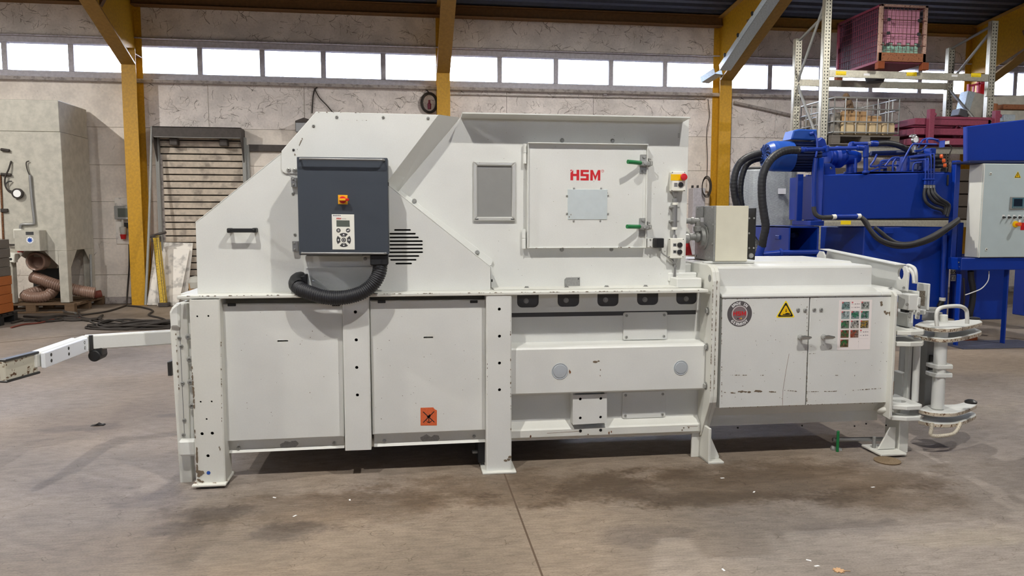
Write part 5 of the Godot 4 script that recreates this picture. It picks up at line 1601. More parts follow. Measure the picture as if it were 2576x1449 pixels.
func press_gate_end(p: Node3D) -> void:
	# end plate of the cabinet, foot, side lug plate, brackets and the hinged hook arms at the right-hand end
	var xe := 2.963
	var ep := obj("end_plate", sh().slice([Vector2(-5.25, 0.3), Vector2(-4.5, 0.3), Vector2(-4.42, 0.262), Vector2(-4.26, 0.245), Vector2(-4.255, 0.26), Vector2(-4.255, 1.02), Vector2(-4.28, 1.045), Vector2(-5.25, 1.05)], xe - 0.006, xe + 0.012, 0.003), m.white_worn, p)
	obj("pivot_lug", sh().rod(Vector3(2.939, 0.28, -4.35), Vector3(2.97, 0.297, -4.3), 0.018), m.white_worn, ep)
	var ft := sh()
	ft.box(Vector3(3.083, 0.0, -4.48), Vector3(3.149, 0.30, -4.33), 0.004)
	ft.prism([Vector2(2.945, 0.03), Vector2(3.06, 0.03), Vector2(3.06, 0.17), Vector2(3.02, 0.17)], -4.345, -4.333, 0.002)
	ft.box(Vector3(2.91, 0.012, -4.46), Vector3(3.085, 0.026, -4.25), 0.003)
	var foot := obj("foot", ft, m.white_worn, p)
	obj("levelling_screw", sh().rod(Vector3(2.945, 0.0, -4.38), Vector3(2.945, 0.10, -4.38), 0.011), m.zinc_dull, foot)
	var hole := []
	for k in 12:
		hole.append(Vector2(-4.40 + cos(TAU * k / 12) * 0.03, 1.145 + sin(TAU * k / 12) * 0.038))
	var lug := sh().slice([Vector2(-5.28, 1.03), Vector2(-4.335, 1.04), Vector2(-4.33, 1.16), Vector2(-4.35, 1.192), Vector2(-4.39, 1.20), Vector2(-5.20, 1.262), Vector2(-5.26, 1.25), Vector2(-5.28, 1.21)], 3.085, 3.10, 0.002, [hole])
	lug.slice([Vector2(-5.26, 1.262), Vector2(-4.37, 1.202), Vector2(-4.37, 1.208), Vector2(-5.26, 1.268)], 3.03, 3.10, 0.0)
	obj("side_lug", lug, m.white, p)
	obj("side_lug", sh().slice([Vector2(-5.29, 1.03), Vector2(-5.18, 1.04), Vector2(-5.18, 1.22), Vector2(-5.21, 1.25), Vector2(-5.26, 1.25), Vector2(-5.29, 1.22)], 3.02, 3.035, 0.003), m.white, p)
	obj("lift_handle", sh().tube(bez([Vector3(3.216, 1.08, -4.45), Vector3(3.222, 1.135, -4.47), Vector3(3.228, 1.168, -4.52)]) , 0.011, 10), m.white, p)
	obj("lift_handle", sh().tube(bez([Vector3(3.267, 1.073, -4.5), Vector3(3.263, 1.133, -4.5), Vector3(3.265, 1.168, -4.52), Vector3(3.264, 1.183, -4.56), Vector3(3.287, 1.182, -4.62)]), 0.0125, 10), m.white, p)
	# block with the dark latch slot
	var bk := obj("latch_block", sh().box(Vector3(3.36, 0.896, -4.62), Vector3(3.374, 1.069, -4.5), 0.012), m.white, p)
	obj("slot_plate", sh().prism([Vector2(3.291, 1.026), Vector2(3.336, 1.023), Vector2(3.336, 0.924), Vector2(3.305, 0.927)], -4.501, -4.497, 0.001), m.rusty_dark, bk)
	# bracket between the cabinet and the arms
	var br := sh().box(Vector3(3.074, 0.924, -4.4), Vector3(3.14, 1.023, -4.29), 0.004)
	br.box(Vector3(3.131, 0.869, -4.31), Vector3(3.151, 1.006, -4.285), 0.003)
	br.box(Vector3(3.159, 0.996, -4.55), Vector3(3.151, 1.041, -4.31), 0.003)
	var bo := obj("bracket", br, m.white, p)
	for q in [Vector3(3.14, 0.952, -4.284), Vector3(3.138, 0.904, -4.284), Vector3(3.135, 0.882, -4.284), Vector3(3.058, 0.963, -4.284)]:
		bolt(bo, q, 0.007)
	var b2 := obj("bracket_strip", sh().box(Vector3(3.106, 0.841, -4.33), Vector3(3.117, 0.933, -4.3), 0.004), m.white, p)
	for q in [Vector3(3.093, 0.911, -4.3), Vector3(3.09, 0.883, -4.3)]:
		bolt(b2, q, 0.0065)
	obj("gap_shade_block", sh().box(Vector3(3.13, 0.886, -4.45), Vector3(3.164, 0.927, -4.4), 0.002), m.black, p)  # black block put in where the gap lies in shade
	obj("inner_block", sh().box(Vector3(3.163, 0.808, -4.5), Vector3(3.121, 0.897, -4.36), 0.004), m.white, p)
	obj("round_bearing", sh().flat([Vector2(3.16, -4.62), Vector2(3.42, -4.60), Vector2(3.47, -4.66), Vector2(3.47, -4.74), Vector2(3.40, -4.80), Vector2(3.16, -4.80)], 0.853, 0.88, 0.003), m.white, p)
	obj("bearing_stem", sh().rod(Vector3(3.574, 0.792, -4.62), Vector3(3.57, 0.847, -4.62), 0.026), m.white_worn, p)
	obj("bearing_pin", sh().rod(Vector3(3.514, 0.872, -4.66), Vector3(3.513, 0.891, -4.66), 0.045, 20), m.zinc_dull, p)
	obj("pin_block", sh().box(Vector3(3.542, 0.785, -4.8), Vector3(3.625, 0.852, -4.7), 0.003), m.panel_grey, p)
	# short plates of the fixed jaw
	for q in [[0.775, 0.803], [0.705, 0.733]]:
		obj("jaw_plate", sh().flat([Vector2(2.985, -4.50), Vector2(2.985, -4.26), Vector2(3.06, -4.235), Vector2(3.15, -4.245), Vector2(3.19, -4.29), Vector2(3.22, -4.50)], q[0], q[1], 0.004), m.white_worn, p)
	for q in [[0.305, 0.332], [0.235, 0.262]]:
		var s := []
		for k in 10:
			s.append(Vector2(3.09 + cos(TAU * k / 10) * 0.042, -4.36 + sin(TAU * k / 10) * 0.042))
		obj("jaw_plate", sh().flat([Vector2(2.985, -4.55), Vector2(2.985, -4.27), Vector2(3.06, -4.235), Vector2(3.15, -4.235), Vector2(3.185, -4.27), Vector2(3.20, -4.55)], q[0], q[1], 0.004, [s]), m.white, p)
	obj("thin_post", sh().rod(Vector3(3.201, 0.326, -4.36), Vector3(3.196, 0.738, -4.36), 0.021), m.white, p)
	obj("flat_post", sh().box(Vector3(3.21, 0.315, -4.46), Vector3(3.187, 0.729, -4.42), 0.003), m.white, p)
	obj("back_sheet", sh().box(Vector3(3.5, 0.172, -4.72), Vector3(3.409, 0.714, -4.55), 0.003), m.panel_grey, p)
	obj("back_sheet", sh().box(Vector3(3.327, 0.262, -4.72), Vector3(3.456, 0.69, -4.7), 0.003), m.panel_grey, p)
	obj("small_block", sh().box(Vector3(3.243, 0.293, -4.6), Vector3(3.206, 0.481, -4.5), 0.004), m.white, p)
	# the swinging arms: two pairs of plates on one upright tube
	var arm_out := func(y: float, top: bool) -> Array:
		if top:
			return bez([Vector3(3.294, 0.8, -4.525), Vector3(3.294, 0.8, -4.416), Vector3(3.352, 0.8, -4.338), Vector3(3.473, 0.8, -4.358), Vector3(3.777, 0.8, -4.54), Vector3(3.87, 0.8, -4.646), Vector3(3.887, 0.8, -4.768), Vector3(3.688, 0.8, -4.669), Vector3(3.498, 0.8, -4.693), Vector3(3.294, 0.8, -4.525)], 4).slice(0, -1).map(func(v): return Vector2(v.x, v.z))
		return bez([Vector3(3.268, 0.26, -4.407), Vector3(3.305, 0.26, -4.332), Vector3(3.379, 0.26, -4.302), Vector3(3.481, 0.26, -4.318), Vector3(3.697, 0.26, -4.445), Vector3(3.768, 0.26, -4.523), Vector3(3.75, 0.26, -4.57), Vector3(3.591, 0.26, -4.502), Vector3(3.412, 0.26, -4.514), Vector3(3.268, 0.26, -4.407)], 4).slice(0, -1).map(func(v): return Vector2(v.x, v.z))
	var tube := obj("arm_tube", sh().rod(Vector3(3.392, 0.262, -4.40), Vector3(3.392, 0.78, -4.40), 0.0385, 24), m.white, p)
	for k in 2:
		var y: float = [0.80, 0.735][k]
		var a := obj("arm_plate", sh().flat(arm_out.call(y, true), y - 0.028, y, 0.004), m.white, p)
		var rim: Array = Sh.inset(Sh.ccw(arm_out.call(y, true).map(func(v): return Vector2(v.x, -v.y))), -0.0007).map(func(v): return Vector2(v.x, -v.y))
		obj("rusty_edge", sh().flat(rim, y - 0.024, y - 0.004, 0.0), m.edge_rust, a)
		if k == 0:
			obj("arm_handle", sh().tube(bez([Vector3(3.281, 0.822, -4.3), Vector3(3.274, 0.885, -4.3), Vector3(3.283, 0.923, -4.3), Vector3(3.315, 0.94, -4.3), Vector3(3.399, 0.945, -4.31), Vector3(3.462, 0.938, -4.32), Vector3(3.502, 0.913, -4.33), Vector3(3.511, 0.865, -4.33), Vector3(3.513, 0.829, -4.33)]), 0.0125, 12), m.white, a)
			obj("pivot_cap", sh(Vector3(3.559, 0.856, -4.33) + Vector3(0, 0, 0)).lathe([Vector2(0, 0), Vector2(0.034, 0), Vector2(0.034, 0.01), Vector2(0.018, 0.014), Vector2(0, 0.014)], 18), m.dark_steel, a)
	for k in 2:
		var y: float = [0.26, 0.19][k]
		var a := obj("arm_plate", sh().flat(arm_out.call(y, false), y - 0.028, y, 0.004), m.white, p)
		var rim: Array = Sh.inset(Sh.ccw(arm_out.call(y, false).map(func(v): return Vector2(v.x, -v.y))), -0.0007).map(func(v): return Vector2(v.x, -v.y))
		obj("rusty_edge", sh().flat(rim, y - 0.024, y - 0.004, 0.0), m.edge_rust, a)
		if k == 0:
			obj("pivot_cap", sh(Vector3(3.58, 0.309, -4.34)).lathe([Vector2(0, 0), Vector2(0.036, 0), Vector2(0.036, 0.012), Vector2(0.018, 0.022), Vector2(0, 0.024)], 18), m.dark_steel, a)
		else:
			obj("arm_handle", sh().tube(bez([Vector3(3.262, 0.208, -4.27), Vector3(3.259, 0.167, -4.27), Vector3(3.255, 0.137, -4.27), Vector3(3.28, 0.123, -4.27), Vector3(3.349, 0.123, -4.27), Vector3(3.42, 0.13, -4.28), Vector3(3.465, 0.151, -4.3), Vector3(3.493, 0.192, -4.31)]), 0.0115, 10), m.worn_rust, a)
	for y in [0.544, 0.489]:
		var x := 3.392
		obj("tube_collar", sh().flat([Vector2(x - 0.045, -4.36), Vector2(x + 0.055, -4.35), Vector2(x + 0.075, -4.38), Vector2(x + 0.085, -4.44), Vector2(x + 0.05, -4.49), Vector2(x - 0.045, -4.47), Vector2(x - 0.055, -4.42)], y - 0.013, y + 0.013, 0.003), m.white, tube)
	obj("rear_latch", sh().box(Vector3(3.475, 0.473, -4.62), Vector3(3.425, 0.589, -4.5), 0.004), m.dark_steel, p)


func press_arm(p: Node3D) -> void:      # cranked arm that reaches out at the left-hand end
	var a := Vector3(-1.45, 0.75, -4.925)
	var b := Vector3(-1.93, 0.75, -4.765)
	var c := Vector3(-1.945, 0.75, -4.22)
	var d := Vector3(-2.0, 0.745, -3.98)
	var bar := func(q0: Vector3, q1: Vector3, w: float, h: float, r: float) -> Sh:
		var z := (q1 - q0).normalized()
		var x := Vector3.UP.cross(z).normalized()
		return sh(q0, Basis(x, z.cross(x), z)).box(Vector3(-w / 2, -h / 2, 0), Vector3(w / 2, h / 2, (q1 - q0).length()), r)
	var arm := obj("outrigger_arm", bar.call(a, b, 0.06, 0.085, 0.006), m.white, p)
	obj("arm_elbow", bar.call(b + Vector3(0.01, 0, -0.01), c, 0.05, 0.08, 0.005), m.white, arm)
	obj("weld_seam", sh().tube([b + Vector3(0.045, -0.045, 0.015), b + Vector3(0.045, 0.045, 0.015)], 0.012, 8), m.dark_steel, arm)
	for s in [-1.0, 1.0]:
		var off := Vector3(0.036 * s, -0.003, 0)
		var pad := obj("slide_pad", bar.call(b + off + Vector3(0, 0, 0.06), c + off + Vector3(0, 0, 0.02), 0.022, 0.083, 0.004), m.pe, arm)
		for t in [0.14, 0.5, 0.86]:
			for y in [-0.016, 0.016]:
				var q := b.lerp(c, t) + Vector3(0.0475 * s, y, 0.03)
				obj("bolt_hole", sh(q, Basis(Vector3(0, -s, 0), Vector3(s, 0, 0), Vector3(0, 0, 1))).lathe([Vector2(0.0095, -0.001), Vector2(0.0095, 0.0008), Vector2(0.006, 0.0008), Vector2(0.006, 0.0), Vector2(0, 0.0)], 12), m.dark_steel, pad)
	obj("arm_tip", bar.call(c + Vector3(0.0, -0.012, 0.02), d + Vector3(0, -0.008, 0), 0.03, 0.105, 0.006), m.tip_worn, arm)
	for y in [-0.064, 0.042]:
		obj("tip_lip", bar.call(c + Vector3(0.004, y, 0.018), d + Vector3(0.004, y + 0.004, 0.002), 0.042, 0.012, 0.003), m.dark_steel, arm)
	obj("tip_neck", bar.call(c + Vector3(0, 0, -0.05), c + Vector3(0, 0, 0.05), 0.04, 0.07, 0.004), m.white_worn, arm)
	var r0 := Vector3(-1.87, 0.67, -4.74)
	obj("roller", sh().rod(r0 + Vector3(0, 0, -0.12), r0, 0.034, 22), m.black, arm)
	obj("roller_lug", sh().box(r0 + Vector3(-0.035, 0.0, -0.10), r0 + Vector3(0.04, 0.045, -0.02), 0.004), m.dark_steel, arm)


func press_wear(p: Node3D) -> void:      # chips and scratches in the paint, and the printed sticker
	var s := sh()
	for q in [Vector3(1.097, 0.637, -4.35)]:
		chip(s, q, 0.042, 0.020)
		chip(s, q + Vector3(0.02, 0.004, 0), 0.02, 0.012)
	for q in [Vector3(1.128, 0.588, -4.35), Vector3(1.127, 0.553, -4.35), Vector3(0.97, 1.514, -4.494), Vector3(0.96, 1.5, -4.494)]:
		chip(s, q, 0.006, 0.012)
	for r in [[Vector3(1.897, 0.547, -4.3), Vector3(2.152, 0.538, -4.3), 14, 0.006], [Vector3(1.89, 0.44, -4.3), Vector3(1.961, 0.433, -4.3), 8, 0.010], [Vector3(1.981, 0.442, -4.3), Vector3(2.053, 0.437, -4.3), 10, 0.016], [Vector3(2.089, 0.441, -4.3), Vector3(2.14, 0.438, -4.3), 8, 0.018], [Vector3(2.176, 0.436, -4.3), Vector3(2.218, 0.432, -4.3), 6, 0.013], [Vector3(2.256, 0.443, -4.3), Vector3(2.379, 0.43, -4.3), 12, 0.006], [Vector3(2.439, 0.427, -4.3), Vector3(2.637, 0.425, -4.3), 24, 0.006], [Vector3(2.73, 0.427, -4.3), Vector3(2.92, 0.434, -4.3), 16, 0.007], [Vector3(2.427, 0.665, -4.3), Vector3(2.482, 0.666, -4.3), 5, 0.005], [Vector3(2.606, 0.526, -4.3), Vector3(2.633, 0.524, -4.3), 4, 0.006], [Vector3(1.872, 0.344, -4.3), Vector3(2.424, 0.343, -4.3), 26, 0.006], [Vector3(2.435, 0.346, -4.3), Vector3(2.989, 0.34, -4.3), 24, 0.006], [Vector3(1.858, 1.008, -4.3), Vector3(2.413, 1.014, -4.3), 30, 0.004], [Vector3(2.428, 1.014, -4.3), Vector3(2.98, 1.019, -4.3), 26, 0.004], [Vector3(1.857, 0.992, -4.3), Vector3(1.876, 0.359, -4.3), 36, 0.006], [Vector3(2.404, 0.985, -4.3), Vector3(2.429, 0.353, -4.3), 34, 0.006]]:
		wear(s, r[0], r[1], r[2], r[3])
	for q in [Vector3(2.922, 0.916, -4.3), Vector3(2.935, 0.908, -4.3), Vector3(2.954, 0.908, -4.3), Vector3(2.967, 0.918, -4.3), Vector3(2.977, 0.927, -4.3), Vector3(2.96, 0.898, -4.3), Vector3(2.976, 0.897, -4.3), Vector3(2.981, 0.912, -4.3), Vector3(2.895, 0.976, -4.3), Vector3(2.898, 0.963, -4.3)]:
		chip(s, q, 0.022, 0.022)
	# the legs, flanges, end door and top plate
	for r in [[Vector3(-1.18, 0.555, -4.27), Vector3(-1.18, 0.511, -4.269), 6, 0.012], [Vector3(-1.184, 0.677, -4.269), Vector3(-1.18, 0.444, -4.269), 18, 0.014], [Vector3(-1.182, 0.332, -4.269), Vector3(-1.18, 0.265, -4.269), 6, 0.008], [Vector3(-1.175, 0.22, -4.269), Vector3(-1.178, 0.095, -4.269), 22, 0.016], [Vector3(-1.027, 0.816, -4.269), Vector3(-1.038, 0.372, -4.269), 16, 0.007], [Vector3(-1.057, 0.228, -4.269), Vector3(-1.051, 0.21, -4.269), 5, 0.010], [Vector3(-1.177, 0.05, -4.269), Vector3(-1.147, 0.024, -4.269), 8, 0.012], [Vector3(-1.06, 0.008, -4.269), Vector3(-1.046, 0.001, -4.269), 4, 0.012], [Vector3(0.576, 0.917, -4.3), Vector3(0.58, 0.258, -4.3), 18, 0.008], [Vector3(0.442, 0.687, -4.3), Vector3(0.442, 0.453, -4.3), 6, 0.005]]:
		wear(s, r[0], r[1], r[2], r[3], 2.4)
	for q in [Vector3(-1.17, 0.091, -4.269), Vector3(-1.159, 0.079, -4.269), Vector3(-1.168, 0.07, -4.269), Vector3(-1.151, 0.087, -4.269)]:
		chip(s, q, 0.028, 0.022)
	for q in [Vector3(0.549, 0.07, -4.3), Vector3(0.566, 0.077, -4.3), Vector3(0.575, 0.091, -4.3)]:
		chip(s, q, 0.026, 0.018)
	wear(s, Vector3(-1.25, 1.068, -4.2945), Vector3(1.75, 1.066, -4.2945), 90, 0.005, 4.0)
	for x in [1.7985, 1.8225]:
		wear(s, Vector3(x - 0.0105, 0.45, -4.2697), Vector3(x - 0.0105, 1.12, -4.2697), 60, 0.006, 3.5)
	for r in [[Vector3(-0.581, 1.942, -4.399), Vector3(-0.631, 1.838, -4.399), 9, 0.008], [Vector3(-0.496, 2.081, -4.399), Vector3(-0.212, 2.083, -4.399), 8, 0.005], [Vector3(-0.388, 2.04, -4.399), Vector3(-0.202, 2.041, -4.399), 7, 0.003], [Vector3(-1.291, 0.85, -4.37), Vector3(-1.286, 0.535, -4.37), 12, 0.012], [Vector3(0.748, 1.314, -4.487), Vector3(1.428, 1.316, -4.487), 12, 0.006], [Vector3(2.344, 1.235, -4.4), Vector3(2.853, 1.144, -4.4), 3, 0.005]]:
		wear(s, r[0], r[1], r[2], r[3], 2.0)
	for i in 70:      # specks all over the front
		chip(s, Vector3(rng.randf_range(-0.95, 0.4), rng.randf_range(0.3, 1.0), -4.3449), rng.randf_range(0.002, 0.006), rng.randf_range(0.002, 0.006))
		chip(s, Vector3(rng.randf_range(1.9, 2.95), rng.randf_range(0.36, 1.0), -4.2995), rng.randf_range(0.002, 0.005), rng.randf_range(0.002, 0.006))
		chip(s, Vector3(rng.randf_range(0.4, 1.55), rng.randf_range(1.12, 2.0), -4.5295 if i % 2 else -4.4965), rng.randf_range(0.002, 0.004), rng.randf_range(0.002, 0.005))
	stuff(obj("paint_chips", s, m.chip, p))
	var g := sh()
	for q in [Vector3(-0.681, 0.192, -4.385), Vector3(0.082, 0.197, -4.385), Vector3(-0.728, 0.189, -4.385), Vector3(0.133, 0.193, -4.385)]:
		g = sh()
		chip(g, q, 0.07, 0.05)
		chip(g, q + Vector3(0.012, 0.006, 0.0002), 0.05, 0.04)
		obj("ground_spot", g, m.zinc_dull, p)
	var st := sh()      # rust runs
	for q in [[Vector3(2.3, 0.668, -4.3), Vector3(2.283, 0.557, -4.3)], [Vector3(2.283, 0.557, -4.3), Vector3(2.269, 0.446, -4.3)], [Vector3(2.269, 0.446, -4.3), Vector3(2.268, 0.346, -4.3)]]:
		st.tube([q[0], q[1]], 0.001, 5)
	for q in [[Vector3(0.814, 0.197, -4.4), Vector3(1.011, 0.201, -4.4)], [Vector3(1.696, 0.206, -4.4), Vector3(1.766, 0.206, -4.4)]]:
		st.tube([q[0], q[1]], 0.001, 5)
	for q in [Vector3(1.2, 0.184, -4.4), Vector3(1.215, 0.191, -4.4), Vector3(0.714, 0.181, -4.4), Vector3(0.942, 0.577, -4.35), Vector3(0.94, 0.584, -4.35)]:
		chip(st, q, 0.012, 0.022)
	stuff(obj("rust_runs", st, m.rust, p))
	# worn orange sticker with a crossed-out hook
	var o := [Vector2(0.055, 0.393), Vector2(0.129, 0.393), Vector2(0.138, 0.381), Vector2(0.15, 0.375), Vector2(0.149, 0.285), Vector2(0.054, 0.288)]
	var sk := obj("orange_sticker", sh().prism(o, -4.345, -4.3442, 0.0), m.sticker, p)
	var k := sh(Vector3(0.102, 0.337, -4.344))
	for f in [1.0, -1.0]:
		k.prism([Vector2(-0.034, 0.030 * f), Vector2(-0.031, 0.034 * f), Vector2(0.034, -0.030 * f), Vector2(0.031, -0.034 * f)], 0, 0.0005, 0.0)
	k.prism([Vector2(-0.016, -0.016), Vector2(-0.008, -0.032), Vector2(0.004, -0.036), Vector2(0.016, -0.028), Vector2(0.018, -0.018), Vector2(0.012, -0.026), Vector2(0.003, -0.030), Vector2(-0.006, -0.028)], 0, 0.0005, 0.0)
	k.prism(rect(-0.0015, -0.034, 0.0025, 0.005), 0, 0.0005, 0.0)
	k.prism([Vector2(-0.012, 0.002), Vector2(0.006, 0.016), Vector2(0.012, 0.013), Vector2(0.010, 0.0), Vector2(-0.004, -0.006)], 0, 0.0005, 0.0)
	obj("hook_symbol", k, m.black, sk)


func drive_unit() -> void:      # the cube bolted on top of the ram end
	var at := Vector3(2.089, 1.211, -4.7)
	var t := thing("valve_cube", "cream cube housing with round grey flange on rails atop the white press", "machine housing", Vector3(at.x, 1.225, -4.75))
	var x0 := 1.936
	var x1 := 2.152
	var y1 := 1.573
	var y0 := 1.22
	obj("housing", sh().box(Vector3(x0, y0, -4.92), Vector3(x1, y1, -4.60), 0.003), m.cube_cream, t)
	var side := obj("side_panel", sh().box(Vector3(x0 - 0.012, y0, -4.925), Vector3(x0, y1, -4.602), 0.003), m.zinc_dull, t)
	for q in [[y1 - 0.015, -4.64], [y1 - 0.015, -4.80], [y1 - 0.015, -4.89], [y0 + 0.02, -4.66], [y0 + 0.02, -4.89], [1.45, -4.62], [1.33, -4.62]]:
		bolt(side, Vector3(x0 - 0.012, q[0], q[1]), 0.007, TO_LEFT)
	obj("strap", sh().box(Vector3(x0 - 0.017, y1 - 0.07, -4.815), Vector3(x0 - 0.012, y1, -4.785), 0.001), m.zinc_dull, side)
	obj("tag", sh().box(Vector3(x0 - 0.0135, y1 - 0.105, -4.83), Vector3(x0 - 0.012, y1 - 0.075, -4.775), 0.0), m.white_ink, side)
	var c := Vector3(x0 - 0.012, 1.371, -4.77)
	obj("round_flange", sh(c, TO_LEFT).lathe([Vector2(0, 0), Vector2(0.085, 0), Vector2(0.085, 0.008), Vector2(0.062, 0.01), Vector2(0.055, 0.03), Vector2(0, 0.03)], 28), m.zinc_dull, t)
	var fit := sh()
	fit.rod(c, c + Vector3(-0.10, 0, 0), 0.022)
	fit.rod(c + Vector3(-0.03, 0, 0), c + Vector3(-0.06, 0, 0), 0.034, 6)
	fit.rod(c + Vector3(-0.045, 0, 0), c + Vector3(-0.045, 0.10, 0), 0.018)
	fit.rod(c + Vector3(-0.045, 0.035, 0), c + Vector3(-0.045, 0.07, 0), 0.027, 6)
	fit.rod(c + Vector3(-0.035, 0.105, 0), c + Vector3(-0.16, 0.105, 0), 0.018)
	fit.rod(c + Vector3(-0.07, 0.105, 0), c + Vector3(-0.095, 0.105, 0), 0.024, 6)
	fit.rod(c + Vector3(-0.10, -0.01, 0), c + Vector3(-0.16, -0.01, 0), 0.032, 6)
	obj("pipe_fitting", fit, m.zinc_dull, t)
	for z in [-4.64, -4.90]:
		obj("mounting_rail", sh().box(Vector3(x0 - 0.07, 1.205 if z > -4.65 else 1.217, z - 0.02), Vector3(x1 + 0.055, y0, z + 0.025), 0.003), m.white, t)
	var bk := obj("black_back", sh().box(Vector3(2.223, 1.224, -4.74), Vector3(2.214, 1.56, -4.64), 0.006), m.black, t)
	for q in [Vector3(2.175, 1.494, -4.639), Vector3(2.207, 1.494, -4.639), Vector3(2.177, 1.397, -4.639), Vector3(2.18, 1.302, -4.639), Vector3(2.211, 1.302, -4.639)]:
		screw(bk, q, 0.006)
	obj("round_knob", sh(Vector3(2.194, 1.253, -4.64), TO_CAM).lathe([Vector2(0, 0), Vector2(0.016, 0), Vector2(0.015, 0.01), Vector2(0.008, 0.012), Vector2(0, 0.012)], 16), m.zinc_dull, bk)
	# red and white plug behind the hopper's right edge
	var pl := thing("power_plug", "red and white industrial power plug lying behind the hopper's right edge", "plug", Vector3(1.875, 1.25, -4.9))
	obj("body", sh().prism([Vector2(1.803, 1.364), Vector2(1.856, 1.358), Vector2(1.883, 1.247), Vector2(1.82, 1.244)], -4.95, -4.85, 0.012), m.red, pl)
	obj("cap", sh().prism([Vector2(1.804, 1.438), Vector2(1.842, 1.44), Vector2(1.865, 1.411), Vector2(1.878, 1.364), Vector2(1.856, 1.35), Vector2(1.806, 1.353)], -4.94, -4.86, 0.014), m.white_plastic, pl)


# ---------- left-hand corner: dust filter, crates, boards ----------

func pallet(t: Node3D, x0: float, x1: float, z0: float, z1: float, y: float, mt: Material, parts_of: Node3D = null) -> void:      # a flat wooden pallet, 14.4 cm high, boards along x
	var par: Node3D = parts_of if parts_of else t
	for k in 3:
		var z: float = [z0 + 0.0, (z0 + z1) / 2 - 0.05, z1 - 0.1][k]
		obj("board", sh().box(Vector3(x0, y, z), Vector3(x1, y + 0.022, z + 0.1), 0.003), mt, par)
		for j in 3:
			var x: float = [x0, (x0 + x1) / 2 - 0.07, x1 - 0.145][j]
			obj("block", sh().box(Vector3(x, y + 0.022, z), Vector3(x + 0.145, y + 0.1, z + 0.1), 0.003), mt, par)
	for k in 3:
		var x: float = [x0, (x0 + x1) / 2 - 0.07, x1 - 0.145][k]
		obj("stringer", sh().box(Vector3(x, y + 0.1, z0), Vector3(x + 0.145, y + 0.122, z1), 0.003), mt, par)
	var n := 6
	for k in n:
		var z := z0 + (z1 - z0 - 0.1) * k / (n - 1)
		obj("board", sh().box(Vector3(x0, y + 0.122, z), Vector3(x1, y + 0.144, z + 0.1), 0.003), mt, par)


